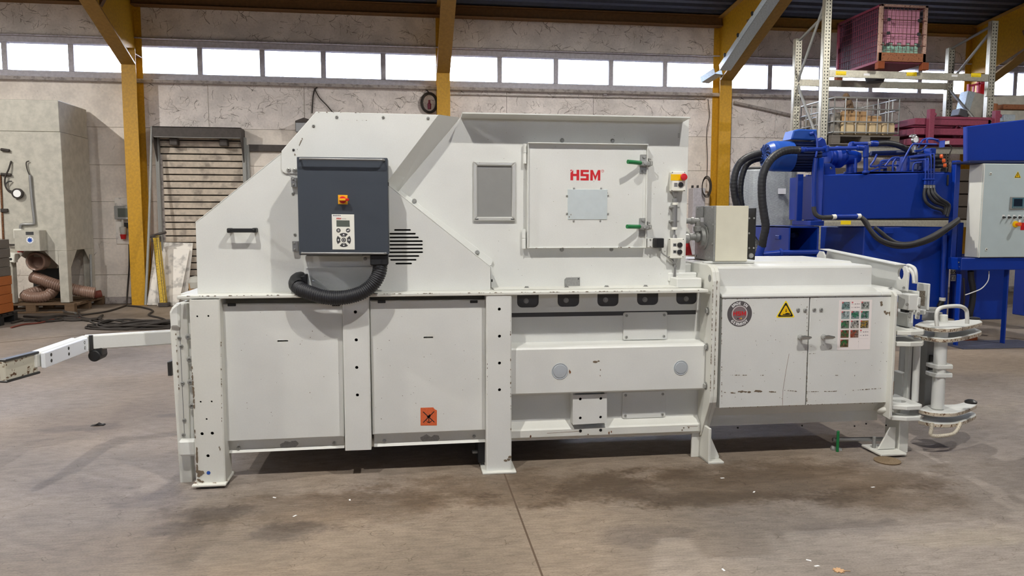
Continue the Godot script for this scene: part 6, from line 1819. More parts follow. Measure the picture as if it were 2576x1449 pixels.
func build_left() -> void:
	rng.seed = 5
	dust_filter()
	# strapped stack of crates at the picture's edge
	var cs := thing("crate_stack", "stack of orange and grey boards with wrapped silver corner on a black pallet", "crate", Vector3(-6.05, 0, -11.2))
	pallet(cs, -6.6, -5.57, -11.6, -10.76, 0.0, m.black)
	var y := 0.15
	for k in 8:
		var h := 0.128
		obj("board", sh().box(Vector3(-6.58, y + 0.003, -11.58), Vector3(-5.61 - 0.006 * (k % 3), y + h, -10.78 - 0.004 * (k % 2)), 0.004), m.wood_orange if k < 4 else m.wood_grey, cs)
		y += h
	obj("wrapped_corner", sh().prism([Vector2(-5.70, 0.13), Vector2(-5.595, 0.13), Vector2(-5.585, 0.6), Vector2(-5.61, 1.05), Vector2(-5.62, 1.26), Vector2(-5.69, 1.32), Vector2(-5.75, 1.26), Vector2(-5.72, 0.7)], -10.90, -10.74, 0.012), m.tape, cs)
	# boards leaning against the wall
	var b1 := thing("white_board", "large pale board leaning on the wall behind the yellow stand", "board", Vector3(-4.05, 0, -13.5))
	leaning(b1, [Vector2(-4.329, 1.049), Vector2(-3.697, 1.034), Vector2(-3.768, -0.011), Vector2(-4.405, -0.002)], 0.0, -13.40, -13.68, 0.02, m.board)
	var b2 := thing("white_board", "smaller dirty white panel with slanted side propped in front of the pale board", "board", Vector3(-3.9, 0, -13.35))
	leaning(b2, [Vector2(-4.105, 0.952), Vector2(-3.731, 0.944), Vector2(-3.835, 0.198), Vector2(-3.868, 0.002), Vector2(-4.207, 0.007)], 0.0, -13.28, -13.6, 0.012, m.board)
	# yellow measuring stand
	var st := thing("post_stand", "worn yellow steel post with a T-shaped crossbar leaning in front of boards", "stand", Vector3(-3.95, 0, -13.15))
	var a := Vector3(-4.071, 0.036, -13.2)
	var b := Vector3(-4.213, 1.17, -13.42)
	a.y = 0.02
	var d := (b - a).normalized()
	var x := d.cross(Vector3.BACK).normalized()
	var s := sh(a, Basis(x, d, x.cross(d)))
	s.box(Vector3(-0.055, 0, -0.03), Vector3(0.055, (b - a).length(), 0.03), 0.006)
	obj("post", s, m.yellow_worn, st)
	var gr := sh(a, Basis(x, d, x.cross(d)))
	for q in [-0.052, 0.012, 0.042]:
		gr.box(Vector3(q, 0.06, 0.0295), Vector3(q + 0.008, (b - a).length() - 0.05, 0.0315), 0.0)
	stuff(obj("dark_grooves", gr, m.shutter_frame, st))  # dark strips along the post in place of its grooves
	obj("foot", sh(a).box(Vector3(-0.07, -0.02, -0.07), Vector3(0.09, 0.05, 0.07), 0.01), m.shutter_frame, st)
	obj("crossbar", sh().tube([Vector3(-4.328, 1.157, -13.4), Vector3(-4.052, 1.236, -13.42)], 0.022, 8), m.shutter_frame, st)
	obj("head", sh(b).box(Vector3(-0.07, -0.10, -0.035), Vector3(0.07, 0.0, 0.035), 0.006), m.shutter_frame, st)
	# grey pole
	tag(obj("steel_pole", sh().tube(bez([Vector3(-4.327, 0.044, -13.1), Vector3(-4.279, 1.397, -13.3), Vector3(-4.252, 2.854, -13.52), Vector3(-4.251, 2.962, -13.55), Vector3(-4.229, 2.963, -13.56)]), 0.022, 8), m.zinc_dull), "thin grey steel pole with a hooked top leaning beside the yellow column", "pole")
	# carton behind the press
	var cb := thing("carton", "open cardboard box with white bag inside, half hidden behind the press", "box", Vector3(-3.519, 0.157, -13))
	obj("box", sh().box(Vector3(-3.581, 0.103, -12.9) - Vector3(0, 0.1, 0.3), Vector3(-3.296, 0.414, -12.9), 0.006), m.card, cb)
	obj("bag", sh(Vector3(-3.497, 0.407, -13)).lathe([Vector2(0, -0.1), Vector2(0.12, -0.08), Vector2(0.13, 0.02), Vector2(0.08, 0.10), Vector2(0, 0.12)], 10), m.sack, cb)
	cords()


func leaning(t: Node3D, outline: Array, y0: float, z_low: float, z_top: float, thick: float, mt: Material) -> void:      # a sheet that leans back
	var top := 0.0
	var low := 9.0
	for q in outline:
		top = maxf(top, q.y)
		low = minf(low, q.y)
	var tilt := atan2(z_low - z_top, top - low)
	var c: Vector2 = outline[-1]
	var s := sh(Vector3(0, y0, z_low), Basis(Vector3.RIGHT, -tilt))
	s.prism(outline.map(func(v): return Vector2(v.x, (v.y - low) / cos(tilt))), -thick, 0, 0.003)
	obj("panel", s, mt, t)


func dust_filter() -> void:
	var x1 := -5.31
	var x0 := -6.24
	var z1 := -12.65
	var z0 := -13.68
	var t := thing("dust_filter", "tall cream dust filter cabinet on four legs with hoses beneath", "dust filter", Vector3(-5.78, 0.144, -13.15))
	var yb := 0.96
	var ys := 2.793
	var yt := 3.274
	obj("body", sh().box(Vector3(x0, yb, z0), Vector3(x1, ys, z1), 0.006), m.cream, t)
	obj("top_section", sh().box(Vector3(x0 + 0.004, ys + 0.004, z0), Vector3(x1 - 0.01, yt, z1 - 0.004), 0.006), m.cream, t)
	for q in [[x1 - 0.13, z1 - 0.13], [x0, z1 - 0.13], [x1 - 0.13, z0], [x0, z0]]:
		var s := sh()
		s.box(Vector3(q[0], 0.145, q[1]), Vector3(q[0] + 0.13, yb, q[1] + 0.13), 0.006)
		obj("leg", s, m.cream, t)
	for q in [[x1 - 0.13, -1.0], [x0 + 0.13, 1.0]]:
		obj("gusset", sh().prism([Vector2(q[0], yb), Vector2(q[0] + 0.20 * q[1], yb), Vector2(q[0], yb - 0.23)], z1 - 0.012, z1, 0.002), m.cream, t)
	for q in [[z1 - 0.13, -1.0], [z0 + 0.13, 1.0]]:
		obj("gusset", sh().slice([Vector2(q[0], yb), Vector2(q[0] + 0.24 * q[1], yb), Vector2(q[0], yb - 0.26)], x1 - 0.012, x1, 0.002), m.cream, t)
	# hopper under the body, its outlet and a black sheet that paints the shade inside
	var h := sh()
	var p := [Vector3(x0 + 0.1, yb, z1 - 0.1), Vector3(x1 - 0.1, yb, z1 - 0.1), Vector3(x1 - 0.1, yb, z0 + 0.1), Vector3(x0 + 0.1, yb, z0 + 0.1)]
	var q2 := [Vector3(x0 + 0.3, 0.66, z1 - 0.55), Vector3(x1 - 0.4, 0.66, z1 - 0.55), Vector3(x1 - 0.4, 0.62, z0 + 0.3), Vector3(x0 + 0.3, 0.62, z0 + 0.3)]
	for k in 4:
		var j := (k + 1) % 4
		h.quad(q2[k], q2[j], p[j], p[k])
	h.quad(q2[3], q2[2], q2[1], q2[0])
	obj("hopper", h, m.cream, t)
	var oc := Vector3(-5.815, 0.792, -12.74)
	obj("outlet_ring", sh(oc, TO_CAM).lathe([Vector2(0.125, -0.18), Vector2(0.145, -0.18), Vector2(0.145, 0.0), Vector2(0.135, 0.012), Vector2(0.115, 0.0), Vector2(0.115, -0.17), Vector2(0, -0.17)], 24), m.hose_brown, t)
	obj("inside_shade_sheet", sh().box(Vector3(x0 + 0.14, 0.16, z1 - 0.62), Vector3(x0 + 0.56, 0.95, z1 - 0.60), 0.004), m.black, t)
	obj("strut", sh().rod(Vector3(-5.236, 0.18, -13.3), Vector3(-5.216, 0.873, -13.3), 0.02), m.zinc_dull, t)
	# fittings on its front
	var f := z1 + 0.005
	var g := Vector3(-5.953, 1.847, -12.63)
	obj("gauge", sh(g, TO_CAM).lathe([Vector2(0, 0), Vector2(0.08, 0), Vector2(0.08, 0.04), Vector2(0.062, 0.046), Vector2(0.058, 0.036), Vector2(0, 0.036)], 22), m.cord, t)
	obj("dial", sh(g + Vector3(0, 0, 0.04), TO_CAM).lathe([Vector2(0, 0), Vector2(0.056, 0), Vector2(0, 0.001)], 20), m.white_ink, t)
	obj("gauge_tube", sh().tube(bez([Vector3(-6.027, 2.342, -12.63), Vector3(-6.054, 2.219, -12.6), Vector3(-6.111, 2.092, -12.6), Vector3(-6.118, 1.972, -12.6), Vector3(-6.073, 1.881, -12.6), Vector3(-6, 1.846, -12.61)]), 0.012, 7), m.cord, t)
	obj("gauge_tube", sh().tube(bez([Vector3(-6.033, 2.034, -12.63), Vector3(-6.076, 2.026, -12.6), Vector3(-6.106, 1.984, -12.6), Vector3(-6.094, 1.911, -12.6), Vector3(-6.01, 1.876, -12.61)]), 0.009, 7), m.hose, t)
	for q in [[Vector3(-6.159, 2.514, -12.62), Vector3(-6.036, 2.497, -12.62)], [Vector3(-6.18, 2.141, -12.62), Vector3(-6.034, 2.13, -12.62)]]:
		obj("clamp_bar", sh().rod(q[0], q[1], 0.022), m.cord, t)
	obj("hinge", sh().box(Vector3(-6.217, 1.56, -12.65), Vector3(-6.115, 1.615, -12.61), 0.006), m.cord, t)
	obj("door_edge", sh().tube([Vector3(-6.196, 2.13, -12.64), Vector3(-6.202, 1.645, -12.64), Vector3(-6.215, 0.911, -12.64)], 0.014, 6), m.rust, t)
	obj("cable_pipe", sh().tube(bez([Vector3(-5.768, 2.344, -12.62), Vector3(-5.809, 2.32, -12.62), Vector3(-5.803, 2.223, -12.62), Vector3(-5.764, 2.102, -12.62)]), 0.008, 7), m.cord, t)
	obj("cable_pipe", sh().tube(bez([Vector3(-5.768, 2.133, -12.62), Vector3(-5.76, 1.768, -12.62), Vector3(-5.744, 1.426, -12.62), Vector3(-5.757, 1.383, -12.62), Vector3(-5.826, 1.377, -12.62), Vector3(-5.929, 1.371, -12.62), Vector3(-5.95, 1.31, -12.62)], 6), 0.02, 8), m.frame_grey, t)
	var eb := obj("electric_box", sh().box(Vector3(-5.955, 0.958, -12.65) + Vector3(0, 0.01, 0), Vector3(-5.597, 1.288, -12.43), 0.006), m.cream, t)
	obj("box_label", sh().box(Vector3(-5.787, 1.216, -12.43), Vector3(-5.676, 1.264, -12.428), 0.0), m.frame_dark, eb)
	obj("blue_disc", sh(Vector3(-5.734, 1.137, -12.429)).prism(ring(0, 0, 0.052, 20), 0, 0.001, 0.0), m.white_ink, eb)
	var star := []
	for k in 16:
		var r := 0.047 if k % 2 == 0 else 0.024
		star.append(Vector2(cos(TAU * k / 16) * r, sin(TAU * k / 16) * r))
	obj("star_mark", sh(Vector3(-5.734, 1.137, -12.428)).prism(star, 0, 0.001, 0.0), m.blue_motor, eb)
	obj("switch_box", sh().box(Vector3(-6.035, 1.156, -12.65), Vector3(-5.92, 1.304, -12.58), 0.006), m.white_plastic, t)
	obj("switch_knob", sh(Vector3(-5.96, 1.237, -12.58), TO_CAM).lathe([Vector2(0, 0), Vector2(0.035, 0), Vector2(0.03, 0.03), Vector2(0, 0.03)], 16), m.black, t)
	obj("red_plug", sh(Vector3(-5.949, 0.986, -12.58)).lathe([Vector2(0, -0.04), Vector2(0.04, -0.04), Vector2(0.045, 0.04), Vector2(0.03, 0.09), Vector2(0, 0.09)], 12), m.red, t)
	obj("plug_cable", sh().tube(bez([Vector3(-6.186, 1.078, -12.6), Vector3(-6.085, 1.059, -12.6), Vector3(-5.982, 1.071, -12.6), Vector3(-5.935, 1.133, -12.58)]), 0.014, 7), m.cord, t)
	obj("socket_body", sh().prism([Vector2(-6.148, 0.955), Vector2(-6.001, 0.924), Vector2(-6.026, 0.789), Vector2(-6.134, 0.796)], -12.65, -12.52, 0.01), m.white_plastic, t)
	obj("socket_hole", sh(Vector3(-6.064, 0.843, -12.519), TO_CAM).lathe([Vector2(0, 0), Vector2(0.02, 0), Vector2(0.016, 0.004), Vector2(0, 0.002)], 12), m.black, t)
	# the pallet it stands on
	var pl := thing("pallet", "old wooden pallet under the cream dust filter", "pallet", Vector3(-5.6, 0, -13.1))
	pallet(pl, -6.45, -5.18, -13.7, -12.5, 0.0, m.wood_old)
	# ribbed suction hoses lying between its legs
	var ho := thing("suction_hose", "long brown ribbed suction hose lying through the filter's legs", "hose", Vector3(-5.6, 0.15, -12.9))
	obj("hose", sh().tube(bez([Vector3(-5.931, 0.536, -12.9), Vector3(-5.82, 0.506, -12.86), Vector3(-5.638, 0.437, -12.84), Vector3(-5.473, 0.376, -12.86), Vector3(-5.254, 0.312, -12.9), Vector3(-5.048, 0.266, -12.95)]), 0.088, 14, 0.006, 0.03), m.hose_brown, ho)
	var h2 := thing("suction_hose", "short brown ribbed hose bent in a U beside the filter's front leg", "hose", Vector3(-5.8, 0.15, -12.8))
	obj("hose", sh().tube(bez([Vector3(-5.843, 0.324, -13.05), Vector3(-5.919, 0.302, -12.95), Vector3(-6.033, 0.255, -12.86), Vector3(-5.951, 0.225, -12.78), Vector3(-5.79, 0.225, -12.76), Vector3(-5.677, 0.257, -12.8), Vector3(-5.647, 0.323, -12.9)]), 0.082, 14, 0.006, 0.03), m.hose_brown, h2)
	tag(obj("red_pipe_end", sh().rod(Vector3(-5.159, 0.209, -13.2), Vector3(-5.054, 0.229, -13.25), 0.06), m.cord_red), "short rusty red pipe lying at the pallet's far corner", "pipe")


func cords() -> void:
	tag(obj("floor_cable", sh().tube(bez([Vector3(-4.713, 0.014, -13.351), Vector3(-4.714, 0.014, -12.54), Vector3(-4.939, 0.014, -12.082), Vector3(-5.092, 0.014, -11.783), Vector3(-5.239, 0.014, -11.459)]), 0.014, 7), m.cord), "black cable running along the floor from the yellow column to the pallet", "cable")
	tag(obj("floor_cable", sh().tube(bez([Vector3(-4.679, 0.014, -13.289), Vector3(-4.411, 0.014, -13.087), Vector3(-4.045, 0.014, -12.559), Vector3(-3.925, 0.014, -12.003), Vector3(-3.667, 0.014, -11.65), Vector3(-3.493, 0.014, -11.367), Vector3(-3.433, 0.014, -11.03), Vector3(-3.575, 0.014, -10.852)]), 0.014, 7), m.cord), "black cable winding over the floor from the column to the coiled heap", "cable")
	tag(obj("floor_cable", sh().tube(bez([Vector3(-5.136, 0.014, -12.542), Vector3(-4.863, 0.014, -11.934), Vector3(-4.642, 0.014, -11.64), Vector3(-4.465, 0.014, -11.574), Vector3(-4.248, 0.014, -11.253), Vector3(-4.103, 0.014, -10.918), Vector3(-3.931, 0.014, -10.67)]), 0.014, 7), m.cord), "black cable looping from the pallet to the coiled heap", "cable")
	var c := thing("cable_heap", "heap of loosely coiled black cable on the floor left of the press", "cable", Vector3(-3.611, 0, -10.801))
	var mid := Vector3(-3.641, 0, -10.767)
	for k in 9:
		var pts := []
		var rx := rng.randf_range(0.42, 0.66)
		var rz := rng.randf_range(0.12, 0.26)
		var off := Vector3(rng.randf_range(-0.12, 0.12), 0, rng.randf_range(-0.06, 0.06))
		var sk := rng.randf_range(-0.3, 0.3)
		for i in 25:
			var a := TAU * i / 24.0
			pts.append(mid + off + Vector3(cos(a) * rx * (1.0 + 0.1 * sin(3 * a + k)), 0.014 + 0.012 * k * (0.5 + 0.5 * sin(2 * a + k)), sin(a) * rz + cos(a) * rx * sk * 0.3))
		obj("cable_loop", sh().tube(pts, 0.014, 7), m.cord, c)
	for k in 4:
		var l: Array = [[Vector3(-5.739, 0.016, -11.849), Vector3(-5.362, 0.016, -11.544), Vector3(-5.2, 0.016, -11.782), Vector3(-4.801, 0.016, -11.474), Vector3(-4.476, 0.016, -11.691)], [Vector3(-5.516, 0.016, -11.316), Vector3(-5.459, 0.016, -11.64), Vector3(-5.099, 0.016, -11.427), Vector3(-4.818, 0.016, -11.647), Vector3(-4.52, 0.016, -11.439)], [Vector3(-5.636, 0.03, -11.908), Vector3(-5.306, 0.03, -11.778), Vector3(-5.158, 0.03, -11.939), Vector3(-4.809, 0.03, -11.76)], [Vector3(-4.578, 0.02, -11.99), Vector3(-4.508, 0.02, -11.408), Vector3(-4.9, 0.02, -11.714), Vector3(-5.183, 0.02, -11.619), Vector3(-5.459, 0.02, -11.526)]][k]
		tag(obj("floor_cable", sh().tube(bez(l), 0.018, 7), m.cord), ["black cable tangled along the pallet's front, nearest strand", "black cable crossing under the tangle by the pallet", "short thick cable on top of the tangle by the pallet", "long cable looping round the tangle's far end"][k], "cable")
	tag(obj("air_tube", sh().tube([Vector3(-5.333, 0.03, -12.488), Vector3(-5.177, 0.03, -12.32), Vector3(-5.046, 0.03, -12.207)], 0.02, 8), m.chrome), "short silver tube among the cables before the pallet", "tube")
	tag(obj("floor_cable", sh().tube(bez([Vector3(-5.305, 0.012, -10.856), Vector3(-5.287, 0.012, -11.158), Vector3(-5.146, 0.012, -11.299), Vector3(-5.097, 0.012, -11.668), Vector3(-4.799, 0.012, -11.762)]), 0.012, 7), m.cord_red), "orange-red cable lying before the pallet", "cable")


# ---------- right-hand side: blue press, control console, wrapped loads ----------

func build_right() -> void:
	rng.seed = 9
	blue_press()
	console()
	var x := 4.77
	var z := -9.76
	var t := thing("wrapped_load", "tall load in clear stretch film with a white paper label, left of the blue press", "wrapped load", Vector3(x, 0, z))
	var o := []
	for i in 48:
		var a := TAU * i / 48.0
		var r := 0.40 * (1.0 - 0.05 * cos(4 * a)) + rng.randf_range(-0.006, 0.006)
		o.append(Vector2(x + cos(a) * r, z + sin(a) * r))
	obj("film", sh().flat(o, 0.15, 2.13, 0.02), m.film_grey, t)
	obj("dark_rim", sh().flat(o.map(func(v): return Vector2(x + (v.x - x) * 0.985, z + (v.y - z) * 0.985)), 2.131, 2.16, 0.01), m.frame_dark, t)
	pallet(t, x - 0.38, x + 0.38, z - 0.38, z + 0.38, 0.0, m.wood_old)
	obj("label", sh().box(Vector3(4.777, 1.804, -9.37), Vector3(4.884, 1.876, -9.37) + Vector3(0, 0, 0.004), 0.0), m.white_ink, t)


func hose(t: Node3D, called: String, pts: Array, r: float, mt: Material, n := 6) -> MeshInstance3D:
	return obj(called, sh().tube(bez(pts, n), r, 10) if called != "wrapped_hose" else sh().tube(bez(pts, n), r, 12, 0.0011, 0.04), mt, t)


func blue_press() -> void:
	var t := thing("blue_press", "large blue hydraulic press with electric motor, oil tank and black hoses", "hydraulic press", Vector3(5.6, 0, -8.7))
	var z := -8.2
	# oil tank with a column on its left
	var tk := sh().prism([Vector2(4.734, 1.991), Vector2(6.348, 2.029), Vector2(6.386, 1.497), Vector2(4.741, 1.472)], -9.0, z, 0.012)
	var tank := obj("oil_tank", tk, m.blue, t)
	obj("tank_lid", sh().box(Vector3(5.289, 2.037, -8.95), Vector3(6.333, 2.03, -8.22), 0.004), m.blue, tank)
	obj("dip_stick", sh().box(Vector3(6.275, 1.875, -8.2), Vector3(6.286, 1.999, -8.17), 0.006), m.black, tank)
	obj("column", sh().box(Vector3(4.72, 1.43, -8.35), Vector3(4.73, 2.185, -8.2), 0.006), m.blue, t)
	obj("side_wall", sh().box(Vector3(4.809, 1.456, -8.75), Vector3(4.965, 2.016, -8.7), 0.004), m.blue, t)
	obj("side_wall", sh().box(Vector3(4.577, 1.457, -8.55), Vector3(4.649, 2.011, -8.5), 0.004), m.blue, t)
	obj("bracket_plate", sh().box(Vector3(4.576, 1.404, -8.6), Vector3(4.749, 1.463, -8.18), 0.006), m.blue, t)
	obj("lifting_lug", sh().prism([Vector2(4.796, 1.997), Vector2(4.791, 2.125), Vector2(4.87, 2.126), Vector2(4.926, 2.094), Vector2(4.94, 1.998)], -8.33, -8.3, 0.004, [ring(4.877, 2.071, 0.018, 12)]), m.blue, t)
	# lower body: open box at its left end, front wall, base
	var lb := sh()
	lb.box(Vector3(5.293, 0.917, -9.2) - Vector3(0, 0.8, 0), Vector3(6.421, 1.389, -8.25), 0.01)
	obj("lower_body", lb, m.blue, t)
	var op := sh()
	var xa := 4.33
	var xb := 4.701
	var ya := 1.038
	var yb := 1.399
	op.box(Vector3(xa, ya, -9.1), Vector3(xa + 0.02, yb, z), 0.003)
	op.box(Vector3(xb - 0.02, ya, -9.1), Vector3(xb, yb, z), 0.003)
	op.box(Vector3(xa, yb - 0.02, -9.1), Vector3(xb, yb, z), 0.003)
	op.box(Vector3(xa, ya, -9.1), Vector3(xb, ya + 0.02, z), 0.003)
	op.box(Vector3(xa, ya, -9.1), Vector3(xb, yb, -9.08), 0.003)
	obj("open_box", op, m.blue, t)
	obj("inner_bar", sh().rod(Vector3(4.527, 1.287, -8.5), Vector3(4.996, 1.284, -9), 0.03), m.blue_dark, t)
	obj("stub_bar", sh().box(Vector3(4.313, 1.24, -8.5), Vector3(4.424, 1.289, -8.4), 0.006), m.blue, t)
	obj("base_rail", sh().box(Vector3(4.249, 0.743, -8.9), Vector3(4.73, 1.045, -8.2), 0.01), m.blue, t)
	obj("base_rail", sh().box(Vector3(3.9, 0, -9.1), Vector3(6.3, 0.25, -8.3), 0.01), m.blue, t)
	obj("right_wall", sh().box(Vector3(6.87, 0.226, -8.7), Vector3(7.392, 1.044, -8.5), 0.01), m.blue, t)
	obj("right_wall", sh().box(Vector3(8.123, 0.193, -9.2), Vector3(8.432, 1.226, -9), 0.01), m.blue, t)
	obj("feed_hood", sh().prism([Vector2(6.803, 2.193), Vector2(6.776, 2.611), Vector2(7.678, 2.724), Vector2(8.565, 2.731), Vector2(8.609, 2.214)], -8.62, -8.55, 0.01), m.blue, t)
	obj("side_post", sh().box(Vector3(6.696, 0.256, -8.5), Vector3(6.625, 1.44, -8.4), 0.006), m.blue, t)
	obj("pipe", sh().rod(Vector3(6.31, 0.532, -8.2), Vector3(6.29, 1.3, -8.2), 0.03), m.blue, t)
	obj("pipe_collar", sh().rod(Vector3(6.309, 0.508, -8.2), Vector3(6.309, 0.551, -8.2), 0.036), m.white_plastic, t)
	obj("pipe_foot", sh().rod(Vector3(6.269, 0.437, -8.2), Vector3(6.306, 0.513, -8.2), 0.03), m.black, t)
	obj("small_bracket", sh().box(Vector3(5.477, 1.31, -8.25), Vector3(5.607, 1.386, -8.15), 0.006), m.blue, t)
	# plates riveted beside the post: type plate, GS and CE marks
	obj("type_plate", sh().box(Vector3(6.551, 0.913, -8.4), Vector3(6.596, 1.029, -8.392), 0.002), m.panel_grey, t)
	var gs := obj("mark_plate", sh().box(Vector3(6.552, 0.81, -8.4), Vector3(6.615, 0.898, -8.392), 0.004), m.sack, t)
	words("mark_letters", "GS", 0.045, m.black, gs, Vector3(6.581, 0.835, -8.391) + Vector3(0, 0.005, 0), Basis.IDENTITY, true)
	var ce := obj("mark_plate", sh().box(Vector3(6.557, 0.727, -8.4), Vector3(6.621, 0.801, -8.392), 0.002), m.sack, t)
	words("mark_letters", "CE", 0.045, m.black, ce, Vector3(6.585, 0.762, -8.391))
	obj("green_box", sh().box(Vector3(6.559, 1.148, -8.45), Vector3(6.573, 1.329, -8.38), 0.004), m.green_dark, t)
	# electric motor: cowl, finned body, terminal box
	var c := Vector3(4.272, 2.216, -8.5)
	var turn := TO_LEFT
	var r := 0.178
	var xm0 := 4.164
	var xm1 := 4.466
	var xm2 := 4.782
	var cw := obj("motor_cowl", sh(Vector3(xm1, c.y, -8.5), turn).lathe([Vector2(0, 0), Vector2(r, 0), Vector2(r, 0.20), Vector2(r * 0.96, 0.25), Vector2(r * 0.80, xm1 - xm0), Vector2(r * 0.2, xm1 - xm0 + 0.01), Vector2(0, xm1 - xm0 + 0.01)], 32), m.blue_motor, t)
	for k in 6:
		var rr := r * (0.28 + 0.09 * k)
		var pts := []
		for i in 25:
			var a := TAU * i / 24.0
			pts.append(Vector3(xm0 - 0.012, c.y + cos(a) * rr, -8.5 + sin(a) * rr))
		obj("grille_ring", sh().tube(pts, 0.004, 6), m.blue_dark, cw)
	for k in 12:
		var pts := []
		for i in 7:
			var a := TAU * k / 12.0 + 0.13 * i
			var rr := r * (0.2 + 0.1 * i)
			pts.append(Vector3(xm0 - 0.014, c.y + cos(a) * rr, -8.5 + sin(a) * rr))
		obj("grille_rib", sh().tube(pts, 0.005, 6), m.blue_motor, cw)
	var body := obj("motor_body", sh(Vector3(xm2, c.y, -8.5), turn).lathe([Vector2(0, 0), Vector2(r * 0.86, 0), Vector2(r * 0.86, xm2 - xm1), Vector2(0, xm2 - xm1)], 28), m.blue_dark, t)
	for k in 30:
		var a := TAU * k / 30.0
		obj("cooling_fin", sh(Vector3(xm1, c.y, -8.5), Basis(Vector3.RIGHT, a)).box(Vector3(0.005, -0.004, r * 0.82), Vector3(xm2 - xm1, 0.004, r * 1.0), 0.0), m.blue_dark, body)
	obj("terminal_box", sh().prism([Vector2(4.423, 2.408), Vector2(4.453, 2.509), Vector2(4.512, 2.524), Vector2(4.741, 2.523), Vector2(4.755, 2.417), Vector2(4.721, 2.398)], -8.62, -8.40, 0.012), m.blue_motor, t)
	obj("cable_gland", sh().rod(Vector3(4.65, 2.465, -8.39), Vector3(4.682, 2.48, -8.36), 0.02), m.blue, t)
	hose(t, "motor_cable", [Vector3(4.678, 2.482, -8.38), Vector3(4.708, 2.43, -8.36), Vector3(4.711, 2.304, -8.33), Vector3(4.679, 2.192, -8.3)], 0.012, m.blue)
	obj("bearing_shield", sh().prism([Vector2(4.731, 2.311), Vector2(4.738, 2.394), Vector2(4.786, 2.431), Vector2(4.827, 2.404), Vector2(4.861, 2.313), Vector2(4.865, 2.211), Vector2(4.746, 2.201)], -8.6, -8.36, 0.01), m.blue, t)
	# pump and coupling
	obj("bell_housing", sh(Vector3(4.922, c.y, -8.5), Basis(Vector3(0, -1, 0), Vector3(1, 0, 0), Vector3(0, 0, 1))).lathe([Vector2(0, 0), Vector2(0.12, 0), Vector2(0.125, 0.02), Vector2(0.10, 0.05), Vector2(0.10, 0.10), Vector2(0.13, 0.13), Vector2(0.13, 0.18), Vector2(0.09, 0.24), Vector2(0.08, 0.36), Vector2(0.06, 0.42), Vector2(0, 0.42)], 20), m.blue, t)
	obj("pump_foot", sh().rod(Vector3(5.236, 2.035, -8.5), Vector3(5.231, 2.139, -8.5), 0.045), m.blue, t)
	obj("pump_flange", sh().rod(Vector3(5.237, 2.021, -8.5), Vector3(5.236, 2.045, -8.5), 0.07), m.blue, t)
	var pp := sh()
	pp.rod(Vector3(4.476, 2.267, -8.15), Vector3(5.164, 2.295, -8.15), 0.022)
	pp.rod(Vector3(4.39, 2.257, -8.15), Vector3(4.447, 2.265, -8.15), 0.032, 6)
	pp.rod(Vector3(4.447, 2.267, -8.15), Vector3(4.485, 2.267, -8.15), 0.026, 6)
	pp.rod(Vector3(5.091, 2.294, -8.15), Vector3(5.174, 2.295, -8.15), 0.034, 6)
	obj("pressure_pipe", pp, m.blue, t)
	obj("pipe_clamp", sh().box(Vector3(4.728, 2.239, -8.2), Vector3(4.7, 2.31, -8.1), 0.006), m.blue, t)
	var vp := sh()
	vp.rod(Vector3(5.249, 2.009, -8.2), Vector3(5.241, 2.191, -8.2), 0.026)
	vp.rod(Vector3(5.241, 2.191, -8.2), Vector3(5.234, 2.327, -8.2), 0.036, 6)
	vp.rod(Vector3(5.249, 2.009, -8.2), Vector3(5.248, 2.037, -8.2), 0.045, 6)
	obj("upright_pipe", vp, m.blue, t)
	obj("thin_pipe", sh().rod(Vector3(5.152, 2.02, -8.25), Vector3(5.149, 2.185, -8.25), 0.016), m.blue, t)
	var tp := sh()
	tp.rod(Vector3(5.138, 2.358, -8.35), Vector3(5.465, 2.367, -8.35), 0.022)
	tp.rod(Vector3(5.389, 2.366, -8.35), Vector3(5.48, 2.367, -8.35), 0.034, 6)
	tp.rod(Vector3(5.14, 2.312, -8.35), Vector3(5.147, 2.376, -8.35), 0.03, 6)
	obj("suction_pipe", tp, m.blue, t)
	obj("pipe_valve", sh().box(Vector3(5.323, 2.342, -8.3), Vector3(5.327, 2.382, -8.24), 0.006), m.chrome, t)
	hose(t, "bent_pipe", [Vector3(5.153, 2.28, -8.4), Vector3(5.159, 2.354, -8.4), Vector3(5.199, 2.373, -8.4), Vector3(5.24, 2.346, -8.4)], 0.02, m.blue)
	hose(t, "black_hose", [Vector3(5.502, 2.372, -8.4), Vector3(5.624, 2.379, -8.4), Vector3(5.748, 2.362, -8.4), Vector3(5.873, 2.317, -8.4), Vector3(5.984, 2.255, -8.42)], 0.034, m.rubber)
	obj("hose_end", sh().rod(Vector3(5.482, 2.372, -8.4), Vector3(5.553, 2.373, -8.4), 0.03), m.zinc_dull, t)
	obj("manifold_pipe", sh().rod(Vector3(5.492, 2.264, -8.5), Vector3(6.217, 2.292, -8.5), 0.028), m.blue_dark, t)
	for q in [[Vector3(5.443, 2.238, -8.3), Vector3(5.416, 2.173, -8.3), Vector3(5.37, 2.099, -8.3), Vector3(5.45, 2.105, -8.3), Vector3(5.723, 2.112, -8.3)], [Vector3(5.42, 2.09, -8.3), Vector3(5.618, 2.176, -8.3), Vector3(5.728, 2.195, -8.3)], [Vector3(5.373, 2.039, -8.3), Vector3(5.472, 2.072, -8.3), Vector3(5.572, 2.083, -8.3)], [Vector3(5.707, 2.044, -8.25), Vector3(5.737, 2.136, -8.25), Vector3(5.801, 2.266, -8.25), Vector3(5.857, 2.35, -8.25), Vector3(5.938, 2.36, -8.25), Vector3(6.162, 2.359, -8.25)]]:
		hose(t, "bent_pipe", q, 0.011, m.blue)
